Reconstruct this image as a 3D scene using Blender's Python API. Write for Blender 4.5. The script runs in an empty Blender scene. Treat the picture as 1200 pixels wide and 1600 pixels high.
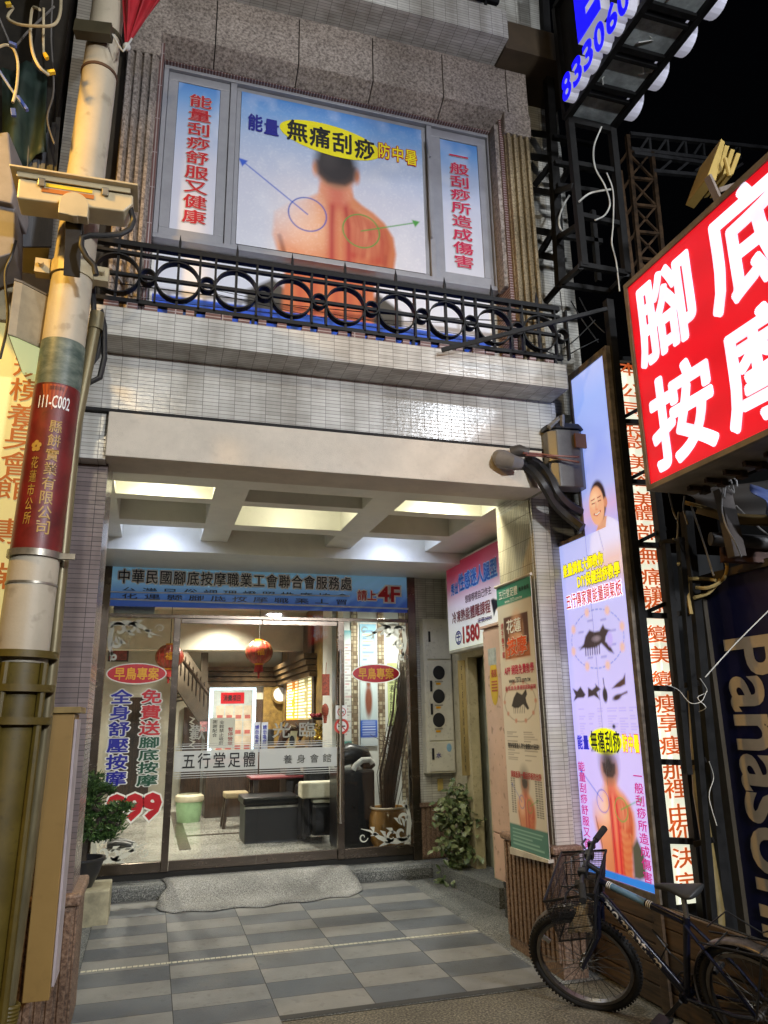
import bpy, bmesh, math, random
import numpy as np
from mathutils import Vector, Matrix
random.seed(7)
rad = math.radians
scene = bpy.context.scene
COL = scene.collection

# ------------------------------------------------------------------ camera, sky, light, exposure
CAM = Vector((0.0, 0.0, 1.68))
FPX, YAW, PITCH, ROLL = 1173.23, 0.296617, 0.26827, -0.01799
_fw = Vector((math.sin(YAW) * math.cos(PITCH), math.cos(YAW) * math.cos(PITCH), math.sin(PITCH)))
_r0 = Vector((math.cos(YAW), -math.sin(YAW), 0))
_u0 = _r0.cross(_fw)
CR = math.cos(ROLL) * _r0 + math.sin(ROLL) * _u0
CU = -math.sin(ROLL) * _r0 + math.cos(ROLL) * _u0
cd = bpy.data.cameras.new('camera')
cam = bpy.data.objects.new('camera', cd)
COL.objects.link(cam)
cam.matrix_world = Matrix(((CR.x, CU.x, -_fw.x, CAM.x), (CR.y, CU.y, -_fw.y, CAM.y), (CR.z, CU.z, -_fw.z, CAM.z), (0, 0, 0, 1)))
cd.sensor_fit = 'VERTICAL'
cd.sensor_height = 32.0
cd.lens = 32.0 * FPX / 1600.0
cd.clip_start, cd.clip_end = 0.05, 600
scene.camera = cam

world = bpy.data.worlds.new('World')
scene.world = world
world.use_nodes = True
wn = world.node_tree
bg = wn.nodes['Background']
sky = wn.nodes.new('ShaderNodeTexSky')
sky.sky_type = 'NISHITA'
sky.sun_disc = False
sky.sun_elevation = rad(-4.0)
sky.sun_rotation = rad(200)
wn.links.new(sky.outputs[0], bg.inputs[0])
bg.inputs[1].default_value = 0.05

def lamp(name, typ, loc, energy, color, size=0.1, rot=None, **kw):
    L = bpy.data.lights.new(name, typ)
    L.energy = energy
    L.color = color
    if typ == 'SUN': L.angle = size
    elif typ == 'AREA': L.size = size
    else: L.shadow_soft_size = size
    for k, v in kw.items(): setattr(L, k, v)
    o = bpy.data.objects.new(name, L)
    COL.objects.link(o)
    o.location = loc
    if rot is not None: o.rotation_euler = rot
    return o

def aim(o, target):
    o.rotation_euler = (Vector(target) - o.location).to_track_quat('-Z', 'Y').to_euler()

fill_sun = lamp('soft_fill_sun', 'SUN', (3, -10, 14), 0.16, (0.86, 0.9, 1.0), rad(14))  # weak directional fill added from above and behind the viewer
aim(fill_sun, (1.2, 4.8, 3.0))

scene.view_settings.view_transform = 'Standard'
scene.view_settings.look = 'None'
scene.view_settings.exposure = 0.0
scene.view_settings.gamma = 1.0
scene.render.film_transparent = False
cy = scene.cycles
cy.max_bounces = 8
cy.diffuse_bounces = 3
cy.glossy_bounces = 3
cy.transmission_bounces = 6
cy.transparent_max_bounces = 16
cy.sample_clamp_indirect = 4.0
cy.use_denoising = True
cy.caustics_reflective = False
cy.caustics_refractive = False

# ------------------------------------------------------------------ helpers
def at(px, py, x=None, y=None, z=None):
    """the point where the line of sight through a photograph pixel meets a plane of the place"""
    d = CR * ((px - 600) / FPX) - CU * ((py - 800) / FPX) + _fw
    if x is not None: t = (x - CAM.x) / d.x
    elif y is not None: t = (y - CAM.y) / d.y
    else: t = (z - CAM.z) / d.z
    return CAM + d * t

SLOPE = 0.02
def floor_z(y): return SLOPE * (y - 5.0)
def atF(px, py):
    d = CR * ((px - 600) / FPX) - CU * ((py - 800) / FPX) + _fw
    t = (-SLOPE * 5.0 - CAM.z) / (d.z - SLOPE * d.y)
    return CAM + d * t

def lin(c):
    if isinstance(c, str):
        c = c.lstrip('#')
        c = [int(c[i:i + 2], 16) / 255 for i in (0, 2, 4)]
        return tuple(v / 12.92 if v <= 0.04045 else ((v + 0.055) / 1.055) ** 2.4 for v in c)
    return tuple(c)

MATS = {}
def newmat(name):
    m = bpy.data.materials.new(name)
    m.use_nodes = True
    nt = m.node_tree
    b = nt.nodes['Principled BSDF']
    MATS[name] = m
    return m, nt, b

def M(name, col, rough=0.6, metal=0.0, var=0.18, scale=6.0, bump=0.0, bscale=None, col2=None, spots=0.0, spec=0.5, stretch=None):
    """painted / plastic / stone surface with uneven colour, worn gloss and a little relief"""
    if name in MATS: return MATS[name]
    m, nt, b = newmat(name)
    c = lin(col)
    c2 = lin(col2) if col2 is not None else tuple(max(0, v * (1 - var * 1.6)) for v in c)
    tc = nt.nodes.new('ShaderNodeTexCoord')
    src = tc.outputs['Object']
    if stretch:
        mp = nt.nodes.new('ShaderNodeMapping')
        mp.inputs['Scale'].default_value = stretch
        nt.links.new(src, mp.inputs[0]); src = mp.outputs[0]
    n = nt.nodes.new('ShaderNodeTexNoise')
    n.inputs['Scale'].default_value = scale
    n.inputs['Detail'].default_value = 6
    n.inputs['Roughness'].default_value = 0.65
    nt.links.new(src, n.inputs['Vector'])
    rp = nt.nodes.new('ShaderNodeValToRGB')
    rp.color_ramp.elements[0].position = 0.35
    rp.color_ramp.elements[1].position = 0.62
    rp.color_ramp.elements[0].color = (*c2, 1)
    rp.color_ramp.elements[1].color = (*c, 1)
    nt.links.new(n.outputs[0], rp.inputs[0])
    out = rp.outputs[0]
    if spots > 0:
        n2 = nt.nodes.new('ShaderNodeTexNoise')
        n2.inputs['Scale'].default_value = scale * 5
        n2.inputs['Detail'].default_value = 8
        nt.links.new(src, n2.inputs['Vector'])
        r2 = nt.nodes.new('ShaderNodeValToRGB')
        r2.color_ramp.elements[0].position = 0.60
        r2.color_ramp.elements[1].position = 0.68
        r2.color_ramp.elements[0].color = (0, 0, 0, 1)
        r2.color_ramp.elements[1].color = (spots, spots, spots, 1)
        nt.links.new(n2.outputs[0], r2.inputs[0])
        mx = nt.nodes.new('ShaderNodeMix'); mx.data_type = 'RGBA'
        nt.links.new(r2.outputs[0], mx.inputs[0])
        nt.links.new(out, mx.inputs[6])
        mx.inputs[7].default_value = (c[0] * .25, c[1] * .22, c[2] * .18, 1)
        out = mx.outputs[2]
    nt.links.new(out, b.inputs['Base Color'])
    mr = nt.nodes.new('ShaderNodeMapRange')
    mr.inputs[3].default_value = max(0.03, rough - 0.1)
    mr.inputs[4].default_value = min(1, rough + 0.12)
    nt.links.new(n.outputs[0], mr.inputs[0])
    nt.links.new(mr.outputs[0], b.inputs['Roughness'])
    b.inputs['Metallic'].default_value = metal
    b.inputs['Specular IOR Level'].default_value = spec
    if bump > 0:
        n3 = nt.nodes.new('ShaderNodeTexNoise')
        n3.inputs['Scale'].default_value = bscale or scale * 8
        n3.inputs['Detail'].default_value = 5
        nt.links.new(src, n3.inputs['Vector'])
        bp = nt.nodes.new('ShaderNodeBump')
        bp.inputs['Strength'].default_value = bump
        bp.inputs['Distance'].default_value = 0.01
        nt.links.new(n3.outputs[0], bp.inputs['Height'])
        nt.links.new(bp.outputs[0], b.inputs['Normal'])
    return m

def tilemat(name, col, grout, w, h, mortar=0.0018, rough=0.22, col2=None, vert=False, offset=0.0, spec=0.5, dirt=0.38):
    """small glazed tiles in a grid; UV is in metres"""
    m, nt, b = newmat(name)
    uv = nt.nodes.new('ShaderNodeUVMap')
    mp = nt.nodes.new('ShaderNodeMapping')
    if vert: mp.inputs['Rotation'].default_value = (0, 0, rad(90))
    nt.links.new(uv.outputs[0], mp.inputs[0])
    br = nt.nodes.new('ShaderNodeTexBrick')
    br.offset = offset
    br.inputs['Scale'].default_value = 1.0
    br.inputs['Brick Width'].default_value = w
    br.inputs['Row Height'].default_value = h
    br.inputs['Mortar Size'].default_value = mortar
    br.inputs['Mortar Smooth'].default_value = 0.15
    c = lin(col); c2 = tuple(v * .9 for v in lin(col2)) if col2 is not None else tuple(v * 0.76 for v in c)
    br.inputs['Color1'].default_value = (*c, 1)
    br.inputs['Color2'].default_value = (*c2, 1)
    br.inputs['Mortar'].default_value = (*lin(grout), 1)
    nt.links.new(mp.outputs[0], br.inputs['Vector'])
    n = nt.nodes.new('ShaderNodeTexNoise')
    n.inputs['Scale'].default_value = 2.2
    n.inputs['Detail'].default_value = 8
    tc = nt.nodes.new('ShaderNodeTexCoord')
    ms = nt.nodes.new('ShaderNodeMapping'); ms.inputs['Scale'].default_value = (2.6, 2.6, .45)
    nt.links.new(tc.outputs['Object'], ms.inputs[0])
    nt.links.new(ms.outputs[0], n.inputs['Vector'])
    rp = nt.nodes.new('ShaderNodeValToRGB')
    rp.color_ramp.elements[0].position = 0.3
    rp.color_ramp.elements[1].position = 0.65
    d = 1 - dirt
    rp.color_ramp.elements[0].color = (d, d * .97, d * .92, 1)
    rp.color_ramp.elements[1].color = (1, 1, 1, 1)
    nt.links.new(n.outputs[0], rp.inputs[0])
    mx = nt.nodes.new('ShaderNodeMix'); mx.data_type = 'RGBA'; mx.blend_type = 'MULTIPLY'
    mx.inputs[0].default_value = 1.0
    nt.links.new(br.outputs[0], mx.inputs[6])
    nt.links.new(rp.outputs[0], mx.inputs[7])
    nt.links.new(mx.outputs[2], b.inputs['Base Color'])
    mr = nt.nodes.new('ShaderNodeMapRange')
    mr.inputs[3].default_value = rough
    mr.inputs[4].default_value = 0.85
    nt.links.new(br.outputs[1], mr.inputs[0])
    nt.links.new(mr.outputs[0], b.inputs['Roughness'])
    b.inputs['Specular IOR Level'].default_value = spec
    iv = nt.nodes.new('ShaderNodeMath'); iv.operation = 'SUBTRACT'
    iv.inputs[0].default_value = 1.0
    nt.links.new(br.outputs[1], iv.inputs[1])
    n4 = nt.nodes.new('ShaderNodeTexNoise'); n4.inputs['Scale'].default_value = 30
    nt.links.new(tc.outputs['Object'], n4.inputs['Vector'])
    ad = nt.nodes.new('ShaderNodeMath'); ad.operation = 'ADD'
    nt.links.new(iv.outputs[0], ad.inputs[0]); nt.links.new(n4.outputs[0], ad.inputs[1])
    bp = nt.nodes.new('ShaderNodeBump')
    bp.inputs['Strength'].default_value = 0.35
    bp.inputs['Distance'].default_value = 0.003
    nt.links.new(ad.outputs[0], bp.inputs['Height'])
    nt.links.new(bp.outputs[0], b.inputs['Normal'])
    return m

def speckle(name, col, dark, light, rough=0.4, scale=55, spec=0.4, bump=0.0):
    """granite / terrazzo / washed pebble: grains of three tones"""
    m, nt, b = newmat(name)
    tc = nt.nodes.new('ShaderNodeTexCoord')
    n = nt.nodes.new('ShaderNodeTexNoise')
    n.inputs['Scale'].default_value = scale
    n.inputs['Detail'].default_value = 4
    n.inputs['Roughness'].default_value = 0.7
    nt.links.new(tc.outputs['Object'], n.inputs['Vector'])
    rp = nt.nodes.new('ShaderNodeValToRGB')
    e = rp.color_ramp.elements
    e[0].position = 0.36; e[0].color = (*lin(dark), 1)
    e[1].position = 0.66; e[1].color = (*lin(light), 1)
    k = e.new(0.5); k.color = (*lin(col), 1)
    nt.links.new(n.outputs[0], rp.inputs[0])
    n2 = nt.nodes.new('ShaderNodeTexNoise')
    n2.inputs['Scale'].default_value = 1.7
    n2.inputs['Detail'].default_value = 6
    nt.links.new(tc.outputs['Object'], n2.inputs['Vector'])
    mr0 = nt.nodes.new('ShaderNodeMapRange')
    mr0.inputs[1].default_value = .3; mr0.inputs[2].default_value = .7
    mr0.inputs[3].default_value = .62; mr0.inputs[4].default_value = 1.12
    nt.links.new(n2.outputs[0], mr0.inputs[0])
    mx = nt.nodes.new('ShaderNodeMix'); mx.data_type = 'RGBA'; mx.blend_type = 'MULTIPLY'
    mx.inputs[0].default_value = 1.0
    nt.links.new(rp.outputs[0], mx.inputs[6]); nt.links.new(mr0.outputs[0], mx.inputs[7])
    nt.links.new(mx.outputs[2], b.inputs['Base Color'])
    b.inputs['Roughness'].default_value = rough
    b.inputs['Specular IOR Level'].default_value = spec
    if bump:
        bp = nt.nodes.new('ShaderNodeBump')
        bp.inputs['Strength'].default_value = bump
        bp.inputs['Distance'].default_value = 0.006
        nt.links.new(n.outputs[0], bp.inputs['Height'])
        nt.links.new(bp.outputs[0], b.inputs['Normal'])
    return m

def EM(name, col, s=1.0, uneven=0.0, axis=None):
    """a lit face: sign film over tubes, lamp lens; uneven = how much tubes and grime show through"""
    if name in MATS: return MATS[name]
    m, nt, b = newmat(name)
    c = lin(col)
    if uneven > 0:
        tc = nt.nodes.new('ShaderNodeTexCoord')
        n = nt.nodes.new('ShaderNodeTexNoise'); n.inputs['Scale'].default_value = 2.2; n.inputs['Detail'].default_value = 6
        nt.links.new(tc.outputs['Object'], n.inputs['Vector'])
        wv = nt.nodes.new('ShaderNodeTexWave'); wv.wave_type = 'BANDS'; wv.bands_direction = axis or 'Z'; wv.inputs['Scale'].default_value = 1.05; wv.inputs['Distortion'].default_value = .3
        nt.links.new(tc.outputs['Object'], wv.inputs['Vector'])
        ad = nt.nodes.new('ShaderNodeMath'); ad.operation = 'ADD'
        nt.links.new(n.outputs[0], ad.inputs[0]); nt.links.new(wv.outputs[1], ad.inputs[1])
        mr = nt.nodes.new('ShaderNodeMapRange'); mr.inputs[1].default_value = .4; mr.inputs[2].default_value = 1.5
        mr.inputs[3].default_value = s * (1 - uneven); mr.inputs[4].default_value = s * (1 + uneven * .6)
        nt.links.new(ad.outputs[0], mr.inputs[0]); nt.links.new(mr.outputs[0], b.inputs['Emission Strength'])
    b.inputs['Base Color'].default_value = (*c, 1)
    b.inputs['Emission Color'].default_value = (*c, 1)
    if not uneven: b.inputs['Emission Strength'].default_value = s
    b.inputs['Roughness'].default_value = 0.35
    return m

def filmmat(name, col, through=0.45):
    """thin vinyl or paper on glass: lit from both sides"""
    m = bpy.data.materials.new(name); m.use_nodes = True; MATS[name] = m
    nt = m.node_tree; nt.nodes.clear(); c = (*lin(col), 1)
    o = nt.nodes.new('ShaderNodeOutputMaterial'); d = nt.nodes.new('ShaderNodeBsdfDiffuse'); t = nt.nodes.new('ShaderNodeBsdfTranslucent')
    tc = nt.nodes.new('ShaderNodeTexCoord'); n = nt.nodes.new('ShaderNodeTexNoise'); n.inputs['Scale'].default_value = 9
    nt.links.new(tc.outputs['Object'], n.inputs['Vector'])
    mx0 = nt.nodes.new('ShaderNodeMix'); mx0.data_type = 'RGBA'; mx0.inputs[6].default_value = c; mx0.inputs[7].default_value = tuple(v * .86 for v in c[:3]) + (1,)
    nt.links.new(n.outputs[0], mx0.inputs[0]); nt.links.new(mx0.outputs[2], d.inputs[0]); nt.links.new(mx0.outputs[2], t.inputs[0])
    a = nt.nodes.new('ShaderNodeMixShader'); a.inputs[0].default_value = through
    nt.links.new(d.outputs[0], a.inputs[1]); nt.links.new(t.outputs[0], a.inputs[2]); nt.links.new(a.outputs[0], o.inputs[0])
    return m

def vcmat(name, emit=0.0, rough=0.4):
    """printed film: the colours of the print are stored on the mesh"""
    m, nt, b = newmat(name)
    a = nt.nodes.new('ShaderNodeAttribute'); a.attribute_name = 'Col'
    nt.links.new(a.outputs['Color'], b.inputs['Base Color'])
    b.inputs['Roughness'].default_value = rough
    if emit > 0:
        nt.links.new(a.outputs['Color'], b.inputs['Emission Color'])
        b.inputs['Emission Strength'].default_value = emit
    return m

def glassmat(name, tint=(0.93, 0.97, 0.95), refl=0.09, rough=0.02, haze=0.0):
    m = bpy.data.materials.new(name); m.use_nodes = True; MATS[name] = m
    nt = m.node_tree; nt.nodes.clear()
    o = nt.nodes.new('ShaderNodeOutputMaterial')
    t = nt.nodes.new('ShaderNodeBsdfTransparent'); t.inputs[0].default_value = (*tint, 1)
    g = nt.nodes.new('ShaderNodeBsdfGlossy'); g.inputs['Roughness'].default_value = rough
    lw = nt.nodes.new('ShaderNodeFresnel'); lw.inputs[0].default_value = 1.45
    mr = nt.nodes.new('ShaderNodeMath'); mr.operation = 'MULTIPLY_ADD'
    mr.inputs[1].default_value = 1.0; mr.inputs[2].default_value = refl
    nt.links.new(lw.outputs[0], mr.inputs[0])
    mix = nt.nodes.new('ShaderNodeMixShader')
    nt.links.new(mr.outputs[0], mix.inputs[0]); nt.links.new(t.outputs[0], mix.inputs[1]); nt.links.new(g.outputs[0], mix.inputs[2])
    last = mix
    if haze > 0:
        d = nt.nodes.new('ShaderNodeBsdfDiffuse'); d.inputs[0].default_value = (.8, .82, .8, 1)
        m2 = nt.nodes.new('ShaderNodeMixShader'); m2.inputs[0].default_value = haze
        nt.links.new(mix.outputs[0], m2.inputs[1]); nt.links.new(d.outputs[0], m2.inputs[2]); last = m2
    nt.links.new(last.outputs[0], o.inputs[0])
    return m

# ---- mesh builder
class MB:
    def __init__(s): s.v = []; s.f = []; s.m = []; s.c = None
    def add(s, vs, fs, mi=0):
        k = len(s.v); s.v.extend([tuple(v) for v in vs])
        for f in fs: s.f.append(tuple(i + k for i in f)); s.m.append(mi)
        return s
    def box(s, x0, y0, z0, x1, y1, z1, mi=0):
        if x0 > x1: x0, x1 = x1, x0
        if y0 > y1: y0, y1 = y1, y0
        if z0 > z1: z0, z1 = z1, z0
        return s.add([(x0, y0, z0), (x1, y0, z0), (x1, y1, z0), (x0, y1, z0), (x0, y0, z1), (x1, y0, z1), (x1, y1, z1), (x0, y1, z1)],
                     [(0, 3, 2, 1), (4, 5, 6, 7), (0, 1, 5, 4), (1, 2, 6, 5), (2, 3, 7, 6), (3, 0, 4, 7)], mi)
    def poly(s, pts, mi=0): return s.add(pts, [tuple(range(len(pts)))], mi)
    def prism(s, a, b, mi=0):
        """two matching outlines (world points) joined by sides"""
        n = len(a)
        return s.add(list(a) + list(b), [tuple(range(n))[::-1], tuple(range(n, 2 * n))] + [(i, (i + 1) % n, n + (i + 1) % n, n + i) for i in range(n)], mi)
    def tube(s, pts, r, n=8, mi=0, closed=False, caps=True):
        pts = [Vector(p) for p in pts]; N = len(pts)
        rs = r if isinstance(r, (list, tuple)) else [r] * N
        up = None; rings = []
        for i, p in enumerate(pts):
            if closed: t = pts[(i + 1) % N] - pts[i - 1]
            else: t = pts[min(i + 1, N - 1)] - pts[max(i - 1, 0)]
            if t.length < 1e-9: t = Vector((0, 0, 1))
            t.normalize()
            if up is None:
                up = Vector((0, 0, 1)) if abs(t.z) < 0.9 else Vector((1, 0, 0))
            u = up - t * up.dot(t)
            if u.length < 1e-6: u = t.orthogonal()
            u.normalize(); up = u
            w = t.cross(u)
            rings.append([p + (u * math.cos(2 * math.pi * k / n) + w * math.sin(2 * math.pi * k / n)) * rs[i] for k in range(n)])
        vs = [v for rg in rings for v in rg]; fs = []
        for i in range(N if closed else N - 1):
            j = (i + 1) % N
            for k in range(n):
                fs.append((i * n + k, i * n + (k + 1) % n, j * n + (k + 1) % n, j * n + k))
        if caps and not closed:
            fs.append(tuple(range(n))[::-1]); fs.append(tuple((N - 1) * n + k for k in range(n)))
        return s.add(vs, fs, mi)
    def cyl(s, p, q, r0, r1=None, n=16, mi=0): return s.tube([p, q], [r0, r0 if r1 is None else r1], n, mi)
    def bar(s, p, q, w, h=None, mi=0, up=(0, 0, 1)):
        p, q = Vector(p), Vector(q); h = h or w
        t = (q - p).normalized(); up = Vector(up)
        if abs(t.dot(up)) > 0.95: up = Vector((0, 1, 0)) if abs(t.y) < .9 else Vector((1, 0, 0))
        a = t.cross(up).normalized(); b = a.cross(t)
        a *= w / 2; b *= h / 2
        return s.prism([p - a - b, p + a - b, p + a + b, p - a + b], [q - a - b, q + a - b, q + a + b, q - a + b], mi)
    def lathe(s, prof, c, n=24, mi=0, axis=(0, 0, 1)):
        """profile of (radius, height) turned about an axis through c"""
        c = Vector(c); q = Vector((0, 0, 1)).rotation_difference(Vector(axis))
        vs = []; fs = []
        for r, z in prof:
            for k in range(n):
                a = 2 * math.pi * k / n
                vs.append(c + q @ Vector((r * math.cos(a), r * math.sin(a), z)))
        for i in range(len(prof) - 1):
            for k in range(n):
                fs.append((i * n + k, i * n + (k + 1) % n, (i + 1) * n + (k + 1) % n, (i + 1) * n + k))
        return s.add(vs, fs, mi)
    def ball(s, c, rx, ry=None, rz=None, nu=14, nv=9, mi=0):
        ry = ry or rx; rz = rz or rx
        return s.add(*ball_data(c, rx, ry, rz, nu, nv), mi)
    def ring(s, c, nrm, R, r, n=28, k=8, mi=0):
        c = Vector(c); q = Vector((0, 0, 1)).rotation_difference(Vector(nrm).normalized())
        return s.tube([c + q @ Vector((R * math.cos(2 * math.pi * i / n), R * math.sin(2 * math.pi * i / n), 0)) for i in range(n)], r, k, mi, closed=True)
    def hoop(s, c, nrm, R, t, wid, n=36, mi=0):
        """flat bar bent into a hoop: thickness t (radial), width wid along the normal"""
        c = Vector(c); q = Vector((0, 0, 1)).rotation_difference(Vector(nrm).normalized())
        vs = []; fs = []
        for i in range(n):
            a = 2 * math.pi * i / n
            for rr, zz in ((R - t / 2, -wid / 2), (R + t / 2, -wid / 2), (R + t / 2, wid / 2), (R - t / 2, wid / 2)):
                vs.append(c + q @ Vector((rr * math.cos(a), rr * math.sin(a), zz)))
        for i in range(n):
            j = (i + 1) % n
            for k in range(4): fs.append((i * 4 + k, i * 4 + (k + 1) % 4, j * 4 + (k + 1) % 4, j * 4 + k))
        return s.add(vs, fs, mi)
    def build(s, name, mats, parent=None, smooth=False, label=None, bevel=0.0, kind=None):
        me = bpy.data.meshes.new(name)
        me.from_pydata([tuple(v) for v in s.v], [], s.f)
        mats = mats if isinstance(mats, (list, tuple)) else [mats]
        for m in mats: me.materials.append(m)
        nf = len(me.polygons)
        if nf:
            me.polygons.foreach_set('material_index', s.m[:nf])
            if s.c is None and len(s.v) < 60000: boxuv(me)
        if s.c is not None:
            at_ = me.color_attributes.new('Col', 'FLOAT_COLOR', 'POINT')
            at_.data.foreach_set('color', np.asarray(s.c, dtype=np.float32).ravel())
        if smooth: me.shade_smooth()
        o = bpy.data.objects.new(name, me)
        COL.objects.link(o)
        if smooth and smooth != 'all':
            try: me.set_sharp_from_angle(angle=rad(35))
            except Exception: pass
        if bevel:
            bv = o.modifiers.new('bevel', 'BEVEL'); bv.width = bevel; bv.segments = 2; bv.limit_method = 'ANGLE'
        if parent is not None:
            o.parent = parent
            if parent.type == 'EMPTY': o.matrix_parent_inverse = Matrix.Translation(-parent.location)
        if label: o['label'] = label
        if kind: o['kind'] = kind
        return o

def ball_data(c, rx, ry, rz, nu=14, nv=9):
    c = Vector(c); vs = []; fs = []
    for j in range(nv + 1):
        th = math.pi * j / nv
        for i in range(nu):
            a = 2 * math.pi * i / nu
            vs.append(c + Vector((rx * math.sin(th) * math.cos(a), ry * math.sin(th) * math.sin(a), rz * math.cos(th))))
    for j in range(nv):
        for i in range(nu): fs.append((j * nu + i, (j + 1) * nu + i, (j + 1) * nu + (i + 1) % nu, j * nu + (i + 1) % nu))
    return vs, fs

def boxuv(me):
    uvl = me.uv_layers.new(name='UVMap')
    n = len(me.loops)
    co = np.empty(len(me.vertices) * 3, np.float32); me.vertices.foreach_get('co', co); co = co.reshape(-1, 3)
    vi = np.empty(n, np.int32); me.loops.foreach_get('vertex_index', vi)
    nr = np.empty(len(me.polygons) * 3, np.float32); me.polygons.foreach_get('normal', nr); nr = np.abs(nr.reshape(-1, 3))
    tot = np.empty(len(me.polygons), np.int32); me.polygons.foreach_get('loop_total', tot)
    ax = np.repeat(np.argmax(nr, axis=1), tot)
    p = co[vi]
    uv = np.where((ax == 0)[:, None], p[:, [1, 2]], np.where((ax == 1)[:, None], p[:, [0, 2]], p[:, [0, 1]]))
    uvl.data.foreach_set('uv', uv.astype(np.float32).ravel())

def thing(name, label, cat, loc=(0, 0, 0), group=None, kind=None):
    o = bpy.data.objects.new(name, None); COL.objects.link(o)
    o.location = loc; o.empty_display_size = 0.1
    return tag(o, label, cat, group, kind)
def tag(o, label=None, cat=None, group=None, kind=None):
    if label: o['label'] = label
    if cat: o['category'] = cat
    if group: o['group'] = group
    if kind: o['kind'] = kind
    return o
def dup(root, loc, label, rotz=0.0):
    r = root.copy(); COL.objects.link(r); r.location = loc; r.rotation_euler[2] += rotz; r['label'] = label
    for ch in list(root.children):
        c = ch.copy(); COL.objects.link(c); c.parent = r
        for g in list(ch.children):
            d = g.copy(); COL.objects.link(d); d.parent = c
    return r

# ---- writing
_fc = bpy.data.curves.new('lettering_source', 'FONT')
_fo = bpy.data.objects.new('lettering_source', _fc)
COL.objects.link(_fo)
_fc.resolution_u = 2
_fc.fill_mode = 'FRONT'
_GL = {}
def _raw(s, off, res):
    k = (s, round(off, 4), res)
    if k in _GL: return _GL[k]
    _fc.body = s; _fc.offset = off; _fc.resolution_u = res
    bpy.context.view_layer.update()
    dg = bpy.context.evaluated_depsgraph_get()
    me = bpy.data.meshes.new_from_object(_fo.evaluated_get(dg))
    vs = np.array([v.co[:2] for v in me.vertices], dtype=float).reshape(-1, 2)
    fs = [tuple(p.vertices) for p in me.polygons]
    bpy.data.meshes.remove(me)
    _GL[k] = (vs, fs)
    return _GL[k]
def glyph(s, bold=0.0, res=2):
    """outline of some writing; heavy strokes are the same outline laid a hair apart in a ring (x, y, lift)"""
    if all(ord(c) < 256 for c in s):
        vs, fs = _raw(s, bold, res); return np.c_[vs, np.zeros(len(vs))], fs
    vs, fs = _raw(s, 0.0, res)
    if bold <= 0.002 or not len(vs): return np.c_[vs, np.zeros(len(vs))], fs
    V = [np.c_[vs, np.zeros(len(vs))]]; Fa = list(fs); n = len(vs)
    k = 8 if bold < .03 else 12
    for i in range(k):
        t = 2 * math.pi * (i + .5) / k
        V.append(np.c_[vs + np.array([math.cos(t), math.sin(t)]) * bold, np.full(n, (i + 1) * 7e-5)])
        Fa += [tuple(j + n * (i + 1) for j in f) for f in fs]
    return np.concatenate(V), Fa

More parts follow.
